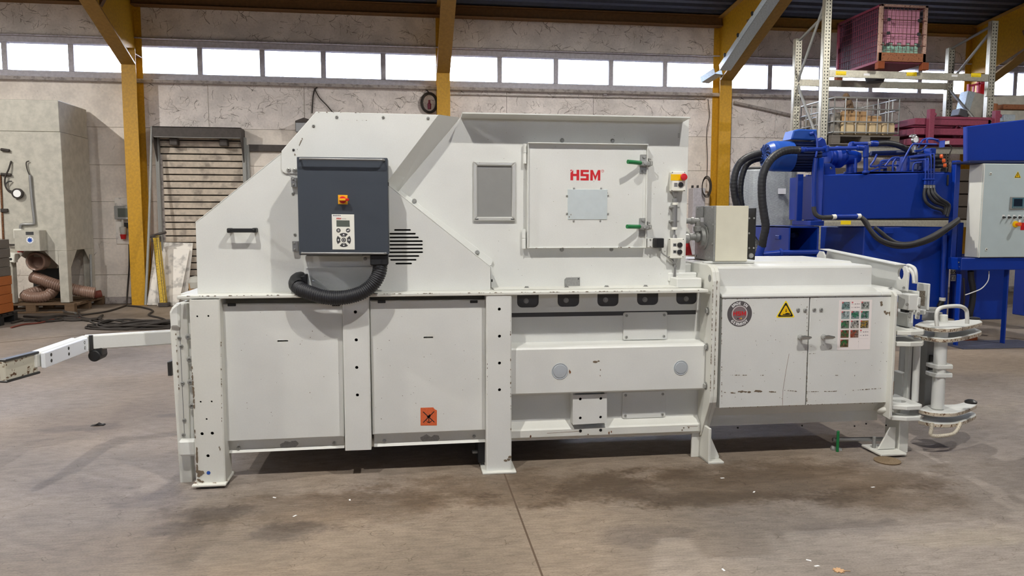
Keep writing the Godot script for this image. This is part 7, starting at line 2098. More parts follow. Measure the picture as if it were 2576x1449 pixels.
	for q in [[Vector3(5.518, 2.097, -8.25), Vector3(5.603, 2.19, -8.25), Vector3(5.693, 2.2, -8.25)], [Vector3(5.484, 2.036, -8.3), Vector3(5.489, 2.128, -8.3), Vector3(5.527, 2.165, -8.3), Vector3(5.729, 2.177, -8.3)], [Vector3(5.642, 2.036, -8.28), Vector3(5.642, 2.138, -8.28), Vector3(5.684, 2.193, -8.28)], [Vector3(5.91, 2.04, -8.3), Vector3(5.925, 2.133, -8.3), Vector3(6.016, 2.152, -8.3)], [Vector3(5.917, 2.281, -8.3), Vector3(6.008, 2.292, -8.3), Vector3(6.076, 2.357, -8.3), Vector3(6.083, 2.422, -8.3), Vector3(6.217, 2.415, -8.3)], [Vector3(6.002, 2.324, -8.35), Vector3(6.058, 2.418, -8.35), Vector3(6.175, 2.438, -8.35), Vector3(6.228, 2.392, -8.3)]]:
		hose(t, "bent_pipe", q, 0.0105, m.blue)
	for q in [Vector3(5.588, 2.039, -8.35), Vector3(5.694, 2.05, -8.35), Vector3(5.991, 2.059, -8.3), Vector3(6.092, 2.181, -8.3)]:
		obj("pipe_nut", sh().rod(q, q + Vector3(0, 0.045, 0), 0.024, 6), m.blue_dark, t)
	# valve block, gauge, solenoids
	obj("valve_block", sh().box(Vector3(5.91, 2.045, -8.55), Vector3(5.864, 2.229, -8.35), 0.01), m.blue, t)
	obj("valve_block", sh().box(Vector3(6.241, 2.051, -8.6), Vector3(6.167, 2.326, -8.35), 0.01), m.blue, t)
	obj("valve_block", sh().box(Vector3(6.073, 2.213, -8.6), Vector3(6.234, 2.274, -8.45), 0.01), m.blue_dark, t)
	obj("valve_block", sh().box(Vector3(6.12, 2.065, -8.7), Vector3(6.223, 2.183, -8.5), 0.02), m.blue_dark, t)
	obj("distributor", sh().box(Vector3(6.232, 2.322, -8.3), Vector3(6.228, 2.401, -8.2), 0.008), m.blue, t)
	obj("plug_connector", sh().box(Vector3(6.292, 2.359, -8.28), Vector3(6.285, 2.397, -8.2), 0.008), m.sack, t)
	var gc := Vector3(5.91, 2.41, -8.3)
	obj("gauge", sh(gc, TO_CAM).lathe([Vector2(0, 0), Vector2(0.042, 0), Vector2(0.042, 0.03), Vector2(0.034, 0.034), Vector2(0.032, 0.028), Vector2(0, 0.028)], 20), m.chrome, t)
	obj("gauge_face", sh(gc + Vector3(0, 0, 0.029), TO_CAM).lathe([Vector2(0, 0), Vector2(0.032, 0), Vector2(0, 0.001)], 20), m.white_ink, t)
	obj("gauge_cap", sh(Vector3(5.923, 2.448, -8.35)).lathe([Vector2(0, 0), Vector2(0.04, 0), Vector2(0.04, 0.02), Vector2(0.015, 0.035), Vector2(0, 0.035)], 16), m.chrome, t)
	obj("gauge_stem", sh().rod(Vector3(5.932, 2.264, -8.32), Vector3(5.926, 2.385, -8.32), 0.024), m.chrome, t)
	for q in [Vector3(6.216, 2.218, -8.25), Vector3(6.25, 2.168, -8.25), Vector3(6.269, 2.112, -8.25)]:
		var so := obj("solenoid", sh().rod(q - Vector3(0.11, 0.0, 0.1), q, 0.028), m.black, t)
		obj("orange_cap", sh().rod(q - Vector3(0.012, 0, 0.01), q + Vector3(0.015, 0.001, 0.025), 0.024), m.orange, so)
	obj("solenoid_plug", sh().box(Vector3(6.265, 2.029, -8.3), Vector3(6.293, 2.084, -8.2), 0.008), m.black, t)
	hose(t, "solenoid_cable", [Vector3(6.287, 2.362, -8.22), Vector3(6.336, 2.317, -8.22), Vector3(6.311, 2.224, -8.22), Vector3(6.301, 2.048, -8.22)], 0.007, m.cord)
	# four pipes down to short hoses on the tank front
	for k in 4:
		var x: float = [2327.0, 2334.0, 2341.0, 2348.5][k]
		var at: Array = [[Vector3(5.816, 2.154, -8.22), Vector3(5.962, 2.172, -8.2), Vector3(5.979, 2.162, -8.18), Vector3(5.974, 1.995, -8.16), Vector3(5.973, 1.922, -8.16)], [Vector3(5.816, 2.163, -8.22), Vector3(5.992, 2.182, -8.2), Vector3(6.019, 2.167, -8.18), Vector3(6.009, 1.996, -8.16), Vector3(6.008, 1.922, -8.16)], [Vector3(5.798, 2.199, -8.22), Vector3(6.02, 2.223, -8.2), Vector3(6.047, 2.208, -8.18), Vector3(6.044, 1.996, -8.16), Vector3(6.044, 1.922, -8.16)], [Vector3(5.798, 2.209, -8.22), Vector3(6.05, 2.238, -8.2), Vector3(6.087, 2.218, -8.18), Vector3(6.08, 1.996, -8.16), Vector3(6.082, 1.923, -8.16)]][k]
		hose(t, "bent_pipe", at, 0.0085, m.blue)
		var low: Array = [[Vector3(5.97, 1.839, -8.15), Vector3(5.958, 1.755, -8.14), Vector3(5.978, 1.672, -8.12), Vector3(6.067, 1.617, -8.12), Vector3(6.17, 1.59, -8.12), Vector3(6.214, 1.544, -8.12)], [Vector3(6.006, 1.839, -8.15), Vector3(6.003, 1.764, -8.12), Vector3(6.055, 1.691, -8.11), Vector3(6.149, 1.654, -8.11), Vector3(6.206, 1.627, -8.11), Vector3(6.207, 1.534, -8.11)], [Vector3(6.041, 1.839, -8.15), Vector3(6.048, 1.774, -8.12), Vector3(6.097, 1.709, -8.1), Vector3(6.191, 1.663, -8.1), Vector3(6.224, 1.627, -8.1), Vector3(6.209, 1.534, -8.1)], [Vector3(6.079, 1.839, -8.15), Vector3(6.078, 1.783, -8.12), Vector3(6.13, 1.718, -8.09), Vector3(6.213, 1.673, -8.09), Vector3(6.247, 1.627, -8.09), Vector3(6.223, 1.511, -8.09)]][k]
		var hh := hose(t, "black_hose", low, 0.0185, m.rubber)
		var ee: Vector3 = low[0]
		obj("hose_end", sh().rod(ee, ee + Vector3(0, 0.04, 0), 0.016), m.chrome, hh)
		obj("hose_nut", sh().rod(ee + Vector3(0, 0.042, 0), ee + Vector3(0, 0.085, 0), 0.017, 6), m.blue, hh)
	obj("pipe_rail", sh().box(Vector3(5.961, 1.933, -8.2), Vector3(6.088, 1.954, -8.14), 0.004), m.blue, t)
	# conduit down the column and the slack bundle across to the console
	hose(t, "grey_pipe", [Vector3(4.59, 2.17, -8.14), Vector3(4.578, 1.982, -8.14), Vector3(4.588, 1.622, -8.14)], 0.026, m.blue)
	hose(t, "grey_hose", [Vector3(4.588, 1.622, -8.14), Vector3(4.6, 1.549, -8.13), Vector3(4.645, 1.509, -8.12), Vector3(4.713, 1.5, -8.12), Vector3(4.815, 1.505, -8.12)], 0.026, m.hose)
	obj("blue_pipe", sh().rod(Vector3(4.854, 1.509, -8.12), Vector3(5.124, 1.514, -8.12), 0.024), m.blue, t)
	for q in [[Vector3(4.805, 1.504, -8.12), Vector3(4.854, 1.509, -8.12)], [Vector3(5.114, 1.514, -8.12), Vector3(5.158, 1.516, -8.12)]]:
		obj("hose_sleeve", sh().rod(q[0], q[1], 0.029), m.white_plastic, t)
	for q in [[Vector3(5.153, 1.514, -8.12), Vector3(5.199, 1.46, -8.08), Vector3(5.247, 1.351, -8.04), Vector3(5.339, 1.252, -8), Vector3(5.5, 1.198, -7.98), Vector3(5.684, 1.198, -7.96), Vector3(5.913, 1.271, -7.94), Vector3(6.098, 1.375, -7.93), Vector3(6.267, 1.479, -7.95)], [Vector3(5.187, 1.496, -8.14), Vector3(5.253, 1.359, -8.08), Vector3(5.331, 1.251, -8.04), Vector3(5.505, 1.173, -8.02), Vector3(5.714, 1.169, -8), Vector3(5.969, 1.246, -7.98), Vector3(6.15, 1.361, -7.97), Vector3(6.308, 1.461, -8)], [Vector3(5.338, 1.386, -8.12), Vector3(5.407, 1.331, -8.1), Vector3(5.496, 1.258, -8.08), Vector3(5.608, 1.204, -8.05), Vector3(5.783, 1.213, -8.03), Vector3(6.006, 1.305, -8), Vector3(6.338, 1.488, -8.04)]]:
		hose(t, "slack_hose", q, 0.0225, m.hose)
	# the big wrapped hose from the motor side down to the base
	hose(t, "wrapped_hose", [Vector3(4.39, 2.257, -8.15), Vector3(4.265, 2.255, -8.14), Vector3(4.146, 2.225, -8.12), Vector3(4.025, 2.15, -8.08), Vector3(3.944, 2.038, -8.06), Vector3(3.915, 1.906, -8.06), Vector3(3.922, 1.707, -8.06), Vector3(3.952, 1.53, -8.06), Vector3(3.975, 1.396, -8.06), Vector3(3.961, 1.262, -8.08), Vector3(3.96, 1.172, -8.1)], 0.045, m.rubber, 8)
	obj("hose_end", sh().rod(Vector3(4.301, 2.256, -8.145), Vector3(4.396, 2.259, -8.145), 0.04), m.zinc_dull, t)
	obj("hose_fitting", sh().rod(Vector3(3.931, 1.054, -8.12), Vector3(3.955, 1.181, -8.1), 0.045, 8), m.blue, t)
	obj("hose_fitting", sh().rod(Vector3(3.983, 1.074, -8.15), Vector3(4.244, 1.093, -8.2), 0.035), m.blue, t)
	obj("base_pipe", sh().rod(Vector3(4.219, 1.094, -8.2), Vector3(4.708, 1.1, -8.2), 0.03), m.blue, t)
	obj("pipe_collar", sh().rod(Vector3(4.219, 1.091, -8.2), Vector3(4.248, 1.091, -8.2), 0.055, 8), m.blue, t)
	hose(t, "wrapped_hose", [Vector3(4.093, 2.247, -8.5), Vector3(3.986, 2.218, -8.5), Vector3(3.88, 2.161, -8.5), Vector3(3.81, 2.064, -8.5), Vector3(3.78, 1.902, -8.5), Vector3(3.805, 1.717, -8.5), Vector3(3.87, 1.531, -8.5), Vector3(3.965, 1.344, -8.5), Vector3(4.021, 1.206, -8.4), Vector3(3.993, 1.072, -8.3)], 0.042, m.rubber, 8)
	hose(t, "wrapped_hose", [Vector3(4.163, 2.201, -8.62), Vector3(4.054, 2.172, -8.62), Vector3(3.977, 2.105, -8.62), Vector3(3.931, 1.979, -8.62), Vector3(3.916, 1.814, -8.62), Vector3(3.942, 1.626, -8.62), Vector3(4.02, 1.389, -8.62), Vector3(4.051, 1.156, -8.5)], 0.036, m.rubber, 8)


func console() -> void:
	var t := thing("control_console", "white control cabinet with screen and buttons on a blue steel stand", "control cabinet", Vector3(6.7, 0, -8.0))
	var z := -7.9
	var xa := 6.507
	var xd := xa + 0.78
	var yt := 2.116
	var yb := 1.041
	obj("cabinet_body", sh().box(Vector3(xa, yb, -8.13), Vector3(xd, yt, z - 0.02), 0.004), m.cabinet, t)
	var d := obj("cabinet_door", sh().box(Vector3(xa + 0.004, yb + 0.004, z - 0.018), Vector3(xd - 0.004, yt - 0.004, z), 0.004), m.cabinet_door, t)
	obj("door_edge", sh().box(Vector3(xa - 0.001, yb, z - 0.004), Vector3(xa + 0.012, yt, z + 0.001), 0.001), m.cabinet, d)
	for q in [Vector3(6.594, 2, -7.9), Vector3(6.597, 1.137, -7.9)]:
		obj("quarter_lock", sh(q).box(Vector3(-0.012, -0.014, 0), Vector3(0.012, 0.014, 0.006), 0.003), m.white_plastic, d)
		obj("lock_core", sh(q + Vector3(0, 0, 0.006), TO_CAM).lathe([Vector2(0, 0), Vector2(0.007, 0), Vector2(0.006, 0.002), Vector2(0, 0.001)], 12), m.black, d)
	var ts := triangle_sign(Vector3(6.939, 1.981, -7.9), 0.078, d)
	obj("flash_symbol", sh(Vector3(6.937, 1.981, -7.898)).prism([Vector2(0.002, 0.022), Vector2(-0.007, 0.0), Vector2(0.0, 0.001), Vector2(-0.002, -0.018), Vector2(0.007, 0.006), Vector2(0.001, 0.005), Vector2(0.006, 0.022)], 0, 0.0005, 0.0), m.black, ts)
	var s0 := Vector3(6.859, 1.594, -7.9)
	var sc := obj("operator_screen", sh(s0).box(Vector3(0, 0, 0), Vector3(0.19, 0.145, 0.012), 0.004), m.panel_grey, d)
	obj("screen_bezel", sh(s0).box(Vector3(0.022, 0.014, 0.012), Vector3(0.168, 0.134, 0.015), 0.002), m.lcd_frame, sc)
	obj("screen_glass", sh(s0).box(Vector3(0.04, 0.038, 0.015), Vector3(0.15, 0.122, 0.016), 0.0), m.lcd_blue, sc)
	for k in 6:
		obj("screen_key", sh(s0).box(Vector3(0.035 + 0.021 * k, 0.02, 0.015), Vector3(0.048 + 0.021 * k, 0.029, 0.017), 0.001), m.panel_grey, sc)
	for k in 5:
		var q := Vector3(6.789, 1.507, -7.9) + Vector3(0.0685 * k, 0, 0)
		obj("button_plate", sh(q).box(Vector3(-0.015, -0.02, 0), Vector3(0.015, 0.026, 0.002), 0.0), m.white_ink, d)
		obj("selector", sh(q + Vector3(0, -0.003, 0.002), TO_CAM).lathe([Vector2(0, 0), Vector2(0.015, 0), Vector2(0.014, 0.008), Vector2(0.010, 0.012), Vector2(0.009, 0.03), Vector2(0, 0.031)], 16), m.dark_steel, d)
	var e := Vector3(6.948, 1.425, -7.9)
	obj("stop_collar", sh(e, TO_CAM).lathe([Vector2(0, 0), Vector2(0.038, 0), Vector2(0.036, 0.012), Vector2(0.02, 0.016), Vector2(0, 0.016)], 22), m.sign_yellow, d)
	obj("stop_knob", sh(e + Vector3(0, 0, 0.016), TO_CAM).lathe([Vector2(0, 0), Vector2(0.014, 0), Vector2(0.016, 0.03), Vector2(0.024, 0.04), Vector2(0.022, 0.055), Vector2(0, 0.06)], 20), m.orange, d)
	obj("key_tag", sh(Vector3(6.966, 1.458, -7.86)).box(Vector3(-0.012, -0.018, 0), Vector3(0.012, 0.018, 0.004), 0.002), m.white_ink, d)
	obj("red_sign", sh(Vector3(7.019, 1.357, -7.9)).box(Vector3(0, 0, 0), Vector3(0.09, 0.086, 0.001), 0.0), m.red, d)
	# the stand
	var xl := 6.323
	var st := sh()
	st.box(Vector3(6.334, -0.014, -8.02), Vector3(6.353, 0.846, -7.95), 0.006)
	st.box(Vector3(xa - 0.165, yb - 0.15, -8.22), Vector3(xa - 0.10, yt + 0.05, -8.14), 0.006)
	obj("stand_leg", st, m.blue, t)
	obj("stand_leg", sh().box(Vector3(7.004, -0.013, -8.07), Vector3(6.988, 1.001, -8), 0.006), m.blue, t)
	obj("stand_leg", sh().box(Vector3(7.004, -0.013, -8.07) + Vector3(0.7, 0, 0), Vector3(6.988, 1.001, -8) + Vector3(0.7, 0, 0), 0.006), m.blue, t)
	obj("apron", sh().box(Vector3(xa - 0.20, 0.894, -8.14), Vector3(xd + 0.05, 1.036, -7.92), 0.006), m.blue, t)
	obj("top_rail", sh().box(Vector3(xa - 0.17, yt + 0.005, -8.2), Vector3(xd + 0.05, yt + 0.03, -7.92), 0.004), m.blue_dark, t)
	obj("base_plate", sh().box(Vector3(xl - 0.06, 0, -8.25), Vector3(xd + 0.1, 0.012, -7.75), 0.002), m.plate_blue, t)
	hose(t, "black_hose", [Vector3(6.538, 0.874, -8.05), Vector3(6.557, 0.789, -8.06), Vector3(6.6, 0.646, -8.07), Vector3(6.607, 0.503, -8.08), Vector3(6.601, 0.358, -8.1), Vector3(6.636, 0.28, -8.15)], 0.034, m.rubber)
	hose(t, "thin_cable", [Vector3(6.459, 0.79, -8.06), Vector3(6.481, 0.602, -8.06), Vector3(6.513, 0.431, -8.1)], 0.009, m.cord)
	hose(t, "white_cable", [Vector3(6.733, 0.876, -8), Vector3(6.73, 0.769, -8), Vector3(6.654, 0.676, -8), Vector3(6.544, 0.63, -8), Vector3(6.444, 0.599, -8)], 0.006, m.white_ink)
	for q in [Vector3(6.298, 0.985, -7.949), Vector3(6.311, 0.934, -7.949)]:
		bolt(t, q, 0.006)
	var wb := sh().box(Vector3(6.684, -0.028, -8.4), Vector3(6.894, 0.053, -8.3), 0.01)
	tag(obj("timber_block", wb, m.wood_red), "rusty orange timber block on the floor behind the console's stand", "timber")


func build_rack() -> void:
	rng.seed = 12
	var t := thing("pallet_rack", "tall galvanised pallet rack with perforated uprights and yellow-tagged beams", "pallet rack", Vector3(7.7, 0, -11.4))
	var zf := -11.0
	var zb := -11.8
	var tops := [[6.26, zf, 5.05], [9.05, zf, 4.56], [6.23, zb, 4.38], [8.95, zb, 4.32]]
	for u in tops:
		var x: float = u[0]
		var z: float = u[1]
		var s := sh()
		s.box(Vector3(x, 0.01, z - 0.003), Vector3(x + 0.115, u[2], z), 0.0)
		s.box(Vector3(x, 0.01, z - 0.08), Vector3(x + 0.004, u[2], z), 0.0)
		s.box(Vector3(x + 0.111, 0.01, z - 0.08), Vector3(x + 0.115, u[2], z), 0.0)
		s.box(Vector3(x - 0.02, 0.0, z - 0.1), Vector3(x + 0.14, 0.012, z + 0.02), 0.002)
		var o := obj("upright", s, m.rack, t)
		var h := sh()
		var y := 2.0
		while y < u[2] - 0.05:
			for q in [0.026, 0.078]:
				h.box(Vector3(x + q - (0.004 if q > 0.05 else 0.0), y, z - 0.002), Vector3(x + q + 0.012, y + 0.02, z + 0.0012), 0.0)
			y += 0.05
		stuff(obj("slot_row", h, m.hole, o))
	# beams: front and back, at two levels
	var lv := [[3.635, 3.745], [2.50, 2.61], [1.35, 1.46]]
	for k in 3:
		for z in [zf, zb]:
			var s := sh()
			var x0 := 6.375 if z == zf else 6.345
			var x1 := 9.05 if z == zf else 8.95
			s.slice([Vector2(z - 0.05, lv[k][0]), Vector2(z - 0.005, lv[k][0]), Vector2(z - 0.005, lv[k][1] - 0.03), Vector2(z - 0.02, lv[k][1] - 0.025), Vector2(z - 0.02, lv[k][1]), Vector2(z - 0.05, lv[k][1])], x0, x1, 0.002)
			var b := obj("beam", s, m.rack, t)
			if k == 0 and z == zf:
				for q in [[Vector3(6.563, 3.693, -11), "76.Z.12.967.Q.1"], [Vector3(7.736, 3.712, -11), "76.Z.12.969.Q.1"], [Vector3(8.832, 3.723, -11), "76.Z.12.971.Q.1"]]:
					var lb := obj("yellow_tag", sh(q[0]).box(Vector3(-0.085, -0.03, -0.006), Vector3(0.085, 0.03, -0.003), 0.0), m.tag_yellow, b)
					words("tag_text", q[1], 0.016, m.black, lb, q[0] + Vector3(0, -0.018, -0.0024))
			if k == 2 and z == zf:
				obj("yellow_tag", sh(Vector3(6.746, 1.42, -11)).box(Vector3(-0.085, -0.03, -0.006), Vector3(0.085, 0.03, -0.003), 0.0), m.tag_yellow, b)
			if k == 0 and z == zf:
				for q in [Vector3(6.988, 3.686, -11), Vector3(8.464, 3.707, -11)]:
					obj("white_tag", sh(q).box(Vector3(-0.05, -0.018, -0.006), Vector3(0.05, 0.014, -0.003), 0.0), m.white_ink, b)
	for q in [[6.30, zb, 3.68, 6.30, zf, 4.78], [6.30, zb, 4.35, 6.33, zf, 4.60], [6.30, zb, 3.66, 6.32, zf, 2.55], [9.0, zb, 3.73, 9.08, zf, 4.40], [9.0, zb, 4.30, 9.1, zf, 4.50], [9.0, zb, 3.66, 9.1, zf, 2.85]]:
		obj("brace", sh().rod(Vector3(q[0], q[2], q[1] - 0.03), Vector3(q[3], q[5], q[4] - 0.06), 0.022, 8), m.zinc_dull, t)
	obj("beam_lug", sh().box(Vector3(9.02, 3.40, zf - 0.04), Vector3(9.12, 3.5, zf + 0.01), 0.004), m.rack, t)

	mesh_cage()
	wire_crate()
	# dark red stacked frames on the lower level
	for k in 3:
		var y := 2.63 + 0.15 * k
		var g := thing("steel_stillage", ["lowest dark red stacked steel frame on the rack's lower level", "middle dark red stacked steel frame on the rack's lower level", "topmost dark red stacked steel frame with a tall corner post"][k], "stillage", Vector3(8.3, y, -11.3))
		var s := sh()
		s.box(Vector3(7.80, y, -10.95), Vector3(9.05, y + 0.10, -10.90), 0.005)
		s.box(Vector3(7.80, y, -11.75), Vector3(9.05, y + 0.10, -11.70), 0.005)
		s.box(Vector3(7.76, y, -11.75), Vector3(7.81, y + 0.10, -10.90), 0.005)
		s.box(Vector3(9.0, y, -11.75), Vector3(9.05, y + 0.10, -10.90), 0.005)
		obj("frame", s, m.maroon, g)
		for i in 6:
			obj("floor_slat", sh().box(Vector3(7.82, y + 0.08, -11.66 + 0.13 * i), Vector3(9.0, y + 0.095, -11.58 + 0.13 * i), 0.002), m.maroon, g)
		if k == 2:
			for x in [7.94, 9.05]:
				obj("corner_post", sh().box(Vector3(x, 2.62, -10.895), Vector3(x + 0.09, 3.16, -10.815), 0.006), m.maroon, g)
				obj("post_ball", sh(Vector3(x + 0.10, 3.08, -10.855), TO_CAM).lathe([Vector2(0, -0.03), Vector2(0.03, -0.02), Vector2(0.035, 0.01), Vector2(0.02, 0.035), Vector2(0, 0.04)], 12), m.maroon, g)
			obj("top_rail", sh().box(Vector3(8.0, y + 0.09, -10.93), Vector3(9.05, y + 0.13, -10.89), 0.004), m.maroon, g)
	# lower down behind the blue press
	var w := thing("timber_crate", "dark timber crate in the rack behind the blue press's pipes", "crate", Vector3(7.6, 1.4, -11.3))
	for k in 4:
		obj("plank", sh().box(Vector3(6.5, 1.48 + 0.2 * k, -11.06), Vector3(8.95, 1.66 + 0.2 * k, -11.02), 0.006), m.wood_dark, w)
	obj("body", sh().box(Vector3(6.52, 1.462, -11.7), Vector3(8.93, 2.27, -11.061), 0.01), m.wood_dark, w)
	right_corner()


func mesh_cage() -> void:
	var x0 := 7.07
	var x1 := 7.85
	var z1 := -10.85
	var z0 := -12.02
	var y0 := 3.86
	var y1 := 4.70
	var t := thing("mesh_cage", "rusty steel mesh box pallet with dark red sides on top of the rack", "mesh cage", Vector3(7.46, 3.745, -11.4))
	for q in [[x0, z1 - 0.05], [x1 - 0.05, z1 - 0.05], [x0, z0], [x1 - 0.05, z0]]:
		obj("corner_post", sh().box(Vector3(q[0], y0, q[1]), Vector3(q[0] + 0.05, y1, q[1] + 0.05), 0.004), m.cage_rust if q[1] > -11.5 else m.maroon, t)
		obj("foot", sh().box(Vector3(q[0], 3.747, q[1] - 0.04), Vector3(q[0] + 0.11, y0, q[1] + 0.05), 0.006), m.wood_red, t)
	obj("lower_panel", sh().box(Vector3(x0, y0, z1 - 0.03), Vector3(x1, y0 + 0.13, z1), 0.004), m.cage_rust_dark, t)
	obj("floor_plate", sh().box(Vector3(x0, y0 - 0.02, z0), Vector3(x1, y0 + 0.02, z1 - 0.03), 0.004), m.maroon, t)
	for q in [[z1 - 0.04, z1], [z0, z0 + 0.04]]:
		obj("top_rail", sh().box(Vector3(x0, y1 - 0.035, q[0]), Vector3(x1, y1, q[1]), 0.004), m.cage_rust, t)
	for x in [x0, x1 - 0.04]:
		obj("top_rail", sh().box(Vector3(x, y1 - 0.035, z0), Vector3(x + 0.04, y1, z1), 0.004), m.maroon, t)
	var f := sh()
	var n := 12
	for k in range(1, n):
		f.rod(Vector3(lerpf(x0, x1, float(k) / n), y0, z1 - 0.015), Vector3(lerpf(x0, x1, float(k) / n), y1, z1 - 0.015), 0.003, 5)
	for k in range(1, 10):
		f.rod(Vector3(x0, lerpf(y0, y1, k / 10.0), z1 - 0.02), Vector3(x1, lerpf(y0, y1, k / 10.0), z1 - 0.02), 0.003, 5)
	stuff(obj("wire_mesh", f, m.rusty_wire, t))
	for y in [4.10, 4.27, 4.47]:
		obj("hinge_bar", sh().rod(Vector3(x0 + 0.02, y, z1 + 0.004), Vector3(x1 - 0.02, y, z1 + 0.004), 0.006, 6), m.rusty_wire, t)
		for x in [x0 + 0.11, x1 - 0.17]:
			obj("clasp", sh().box(Vector3(x, y - 0.02, z1), Vector3(x + 0.05, y + 0.025, z1 + 0.02), 0.004), m.black, t)
	var g := sh()
	for k in range(1, 20):
		var z := lerpf(z0, z1, k / 20.0)
		g.rod(Vector3(x0 + 0.02, y0, z), Vector3(x0 + 0.02, y1, z), 0.004, 5)
	for k in range(1, 10):
		g.rod(Vector3(x0 + 0.015, lerpf(y0, y1, k / 10.0), z0), Vector3(x0 + 0.015, lerpf(y0, y1, k / 10.0), z1), 0.004, 5)
	stuff(obj("wire_mesh", g, m.maroon, t))
	obj("side_sheet", sh().box(Vector3(x0 + 0.03, y0, z0 + 0.04), Vector3(x0 + 0.036, y1 - 0.04, z1 - 0.05), 0.0), m.plum, t)
	var p := thing("foam_stack", "upright pink ribbed sheets inside the mesh box pallet", "foam sheets", Vector3(7.46, y0 + 0.02, -11.4))
	var w := (x1 - x0 - 0.14) / 9.0
	for k in 9:
		obj("sheet", sh().box(Vector3(x0 + 0.07 + w * k, y0 + 0.30 - 0.05 * (k % 2), -11.85), Vector3(x0 + 0.07 + w * (k + 1) - 0.004, y1 - 0.05, -10.93), 0.006), m.pink, p)
	var mt := thing("foam_stack", "pale mint sheets lying under the pink ones inside the mesh box pallet", "foam sheets", Vector3(7.46, y0 + 0.02, -11.4))
	for k in 9:
		obj("sheet", sh().box(Vector3(x0 + 0.07 + w * k, y0 + 0.02, -11.85), Vector3(x0 + 0.07 + w * (k + 1) - 0.004, y0 + 0.295 - 0.05 * (k % 2), -10.94), 0.006), m.mint, mt)
	var tub := thing("black_tub", "black tub hanging under the mesh box between the rack beams", "tub", Vector3(7.45, 3.5, -11.5))
	obj("tub", sh(Vector3(7.32, 3.627, -11.3)).lathe([Vector2(0, 0), Vector2(0.13, 0), Vector2(0.16, 0.10), Vector2(0.17, 0.14), Vector2(0, 0.14)], 16), m.black, tub)


func wire_crate() -> void:
	var t := thing("wire_crate", "silver tube-frame container cage standing on a pallet on the rack's lower level", "wire cage", Vector3(6.9, 2.77, -11.3))
	var x0 := 6.45
	var x1 := 7.52
	var z1 := -10.95
	var z0 := -11.95
	var pl := thing("pallet", "weathered grey pallet under the silver wire cage on the rack", "pallet", Vector3(6.98, 2.61, -11.4))
	pallet(pl, x0 - 0.03, x1 + 0.03, z0, z1, 2.612, m.wood_grey)
	for y in [2.80, 2.96, 3.15, 3.32]:
		obj("tube_hoop", sh().tube([Vector3(x0, y, z1), Vector3(x1, y, z1), Vector3(x1, y, z0), Vector3(x0, y, z0), Vector3(x0, y, z1)], 0.012, 8), m.zinc, t)
	for k in 7:
		var u := k / 6.0
		for q in [[lerpf(x0, x1, u), z1], [lerpf(x0, x1, u), z0], [x0, lerpf(z0, z1, u)], [x1, lerpf(z0, z1, u)]]:
			obj("upright_tube", sh().rod(Vector3(q[0], 2.78, q[1]), Vector3(q[0], 3.32, q[1]), 0.009, 7), m.zinc, t)
	for k in 4:
		var x := 6.60 + 0.225 * k
		var b := thing("sack_box", ["first bulging tan carton from the upright inside the wire cage", "second bulging tan carton inside the wire cage", "third bulging tan carton inside the wire cage", "last bulging tan carton at the cage's end"][k], "carton", Vector3(x + 0.1, 2.77, -11.1), "tan cartons in the wire cage")
		obj("carton", sh().prism(rect(x, 2.765, x + 0.215, 2.955, 0.035), -11.25, -10.975, 0.022), m.card_light, b)
	var c1 := thing("carton", "open brown cardboard box with its flaps up in the wire cage", "box", Vector3(6.85, 2.95, -11.2))
	var s := sh()
	s.box(Vector3(6.62, 2.96, -11.04), Vector3(7.03, 3.13, -11.03), 0.001)
	s.box(Vector3(6.62, 2.96, -11.4), Vector3(7.03, 3.11, -11.39), 0.001)
	s.box(Vector3(6.62, 2.96, -11.4), Vector3(6.63, 3.12, -11.03), 0.001)
	s.box(Vector3(7.02, 2.96, -11.4), Vector3(7.03, 3.12, -11.03), 0.001)
	s.box(Vector3(6.62, 2.957, -11.4), Vector3(7.03, 2.97, -11.03), 0.001)
	obj("walls", s, m.card, c1)
	tag(obj("carton", sh().box(Vector3(7.06, 2.957, -11.3), Vector3(7.3, 3.07, -11.05), 0.006), m.card), "small closed brown box beside the open box in the wire cage", "box")
	tag(obj("grey_case", sh().box(Vector3(6.47, 2.765, -11.9), Vector3(6.585, 3.10, -11.0), 0.008), m.cream_grey), "grey printed case standing at the end of the wire cage", "case")
	var br := thing("dust_brush", "brown bristled brush standing upright in the open cardboard box", "brush", Vector3(6.789, 3.108, -11.1))
	obj("bristles", sh(Vector3(6.791, 3.066, -11.1), Basis(Vector3(0, 0, 1), 0.12)).lathe([Vector2(0, 0), Vector2(0.07, 0), Vector2(0.075, 0.1), Vector2(0.06, 0.2), Vector2(0.045, 0.24), Vector2(0, 0.24)], 14), m.wood_old, br)
	obj("brush_head", sh(Vector3(6.719, 3.318, -11.1)).lathe([Vector2(0, 0), Vector2(0.05, 0.0), Vector2(0.055, 0.05), Vector2(0.03, 0.09), Vector2(0, 0.1)], 12), m.wood_old, br)


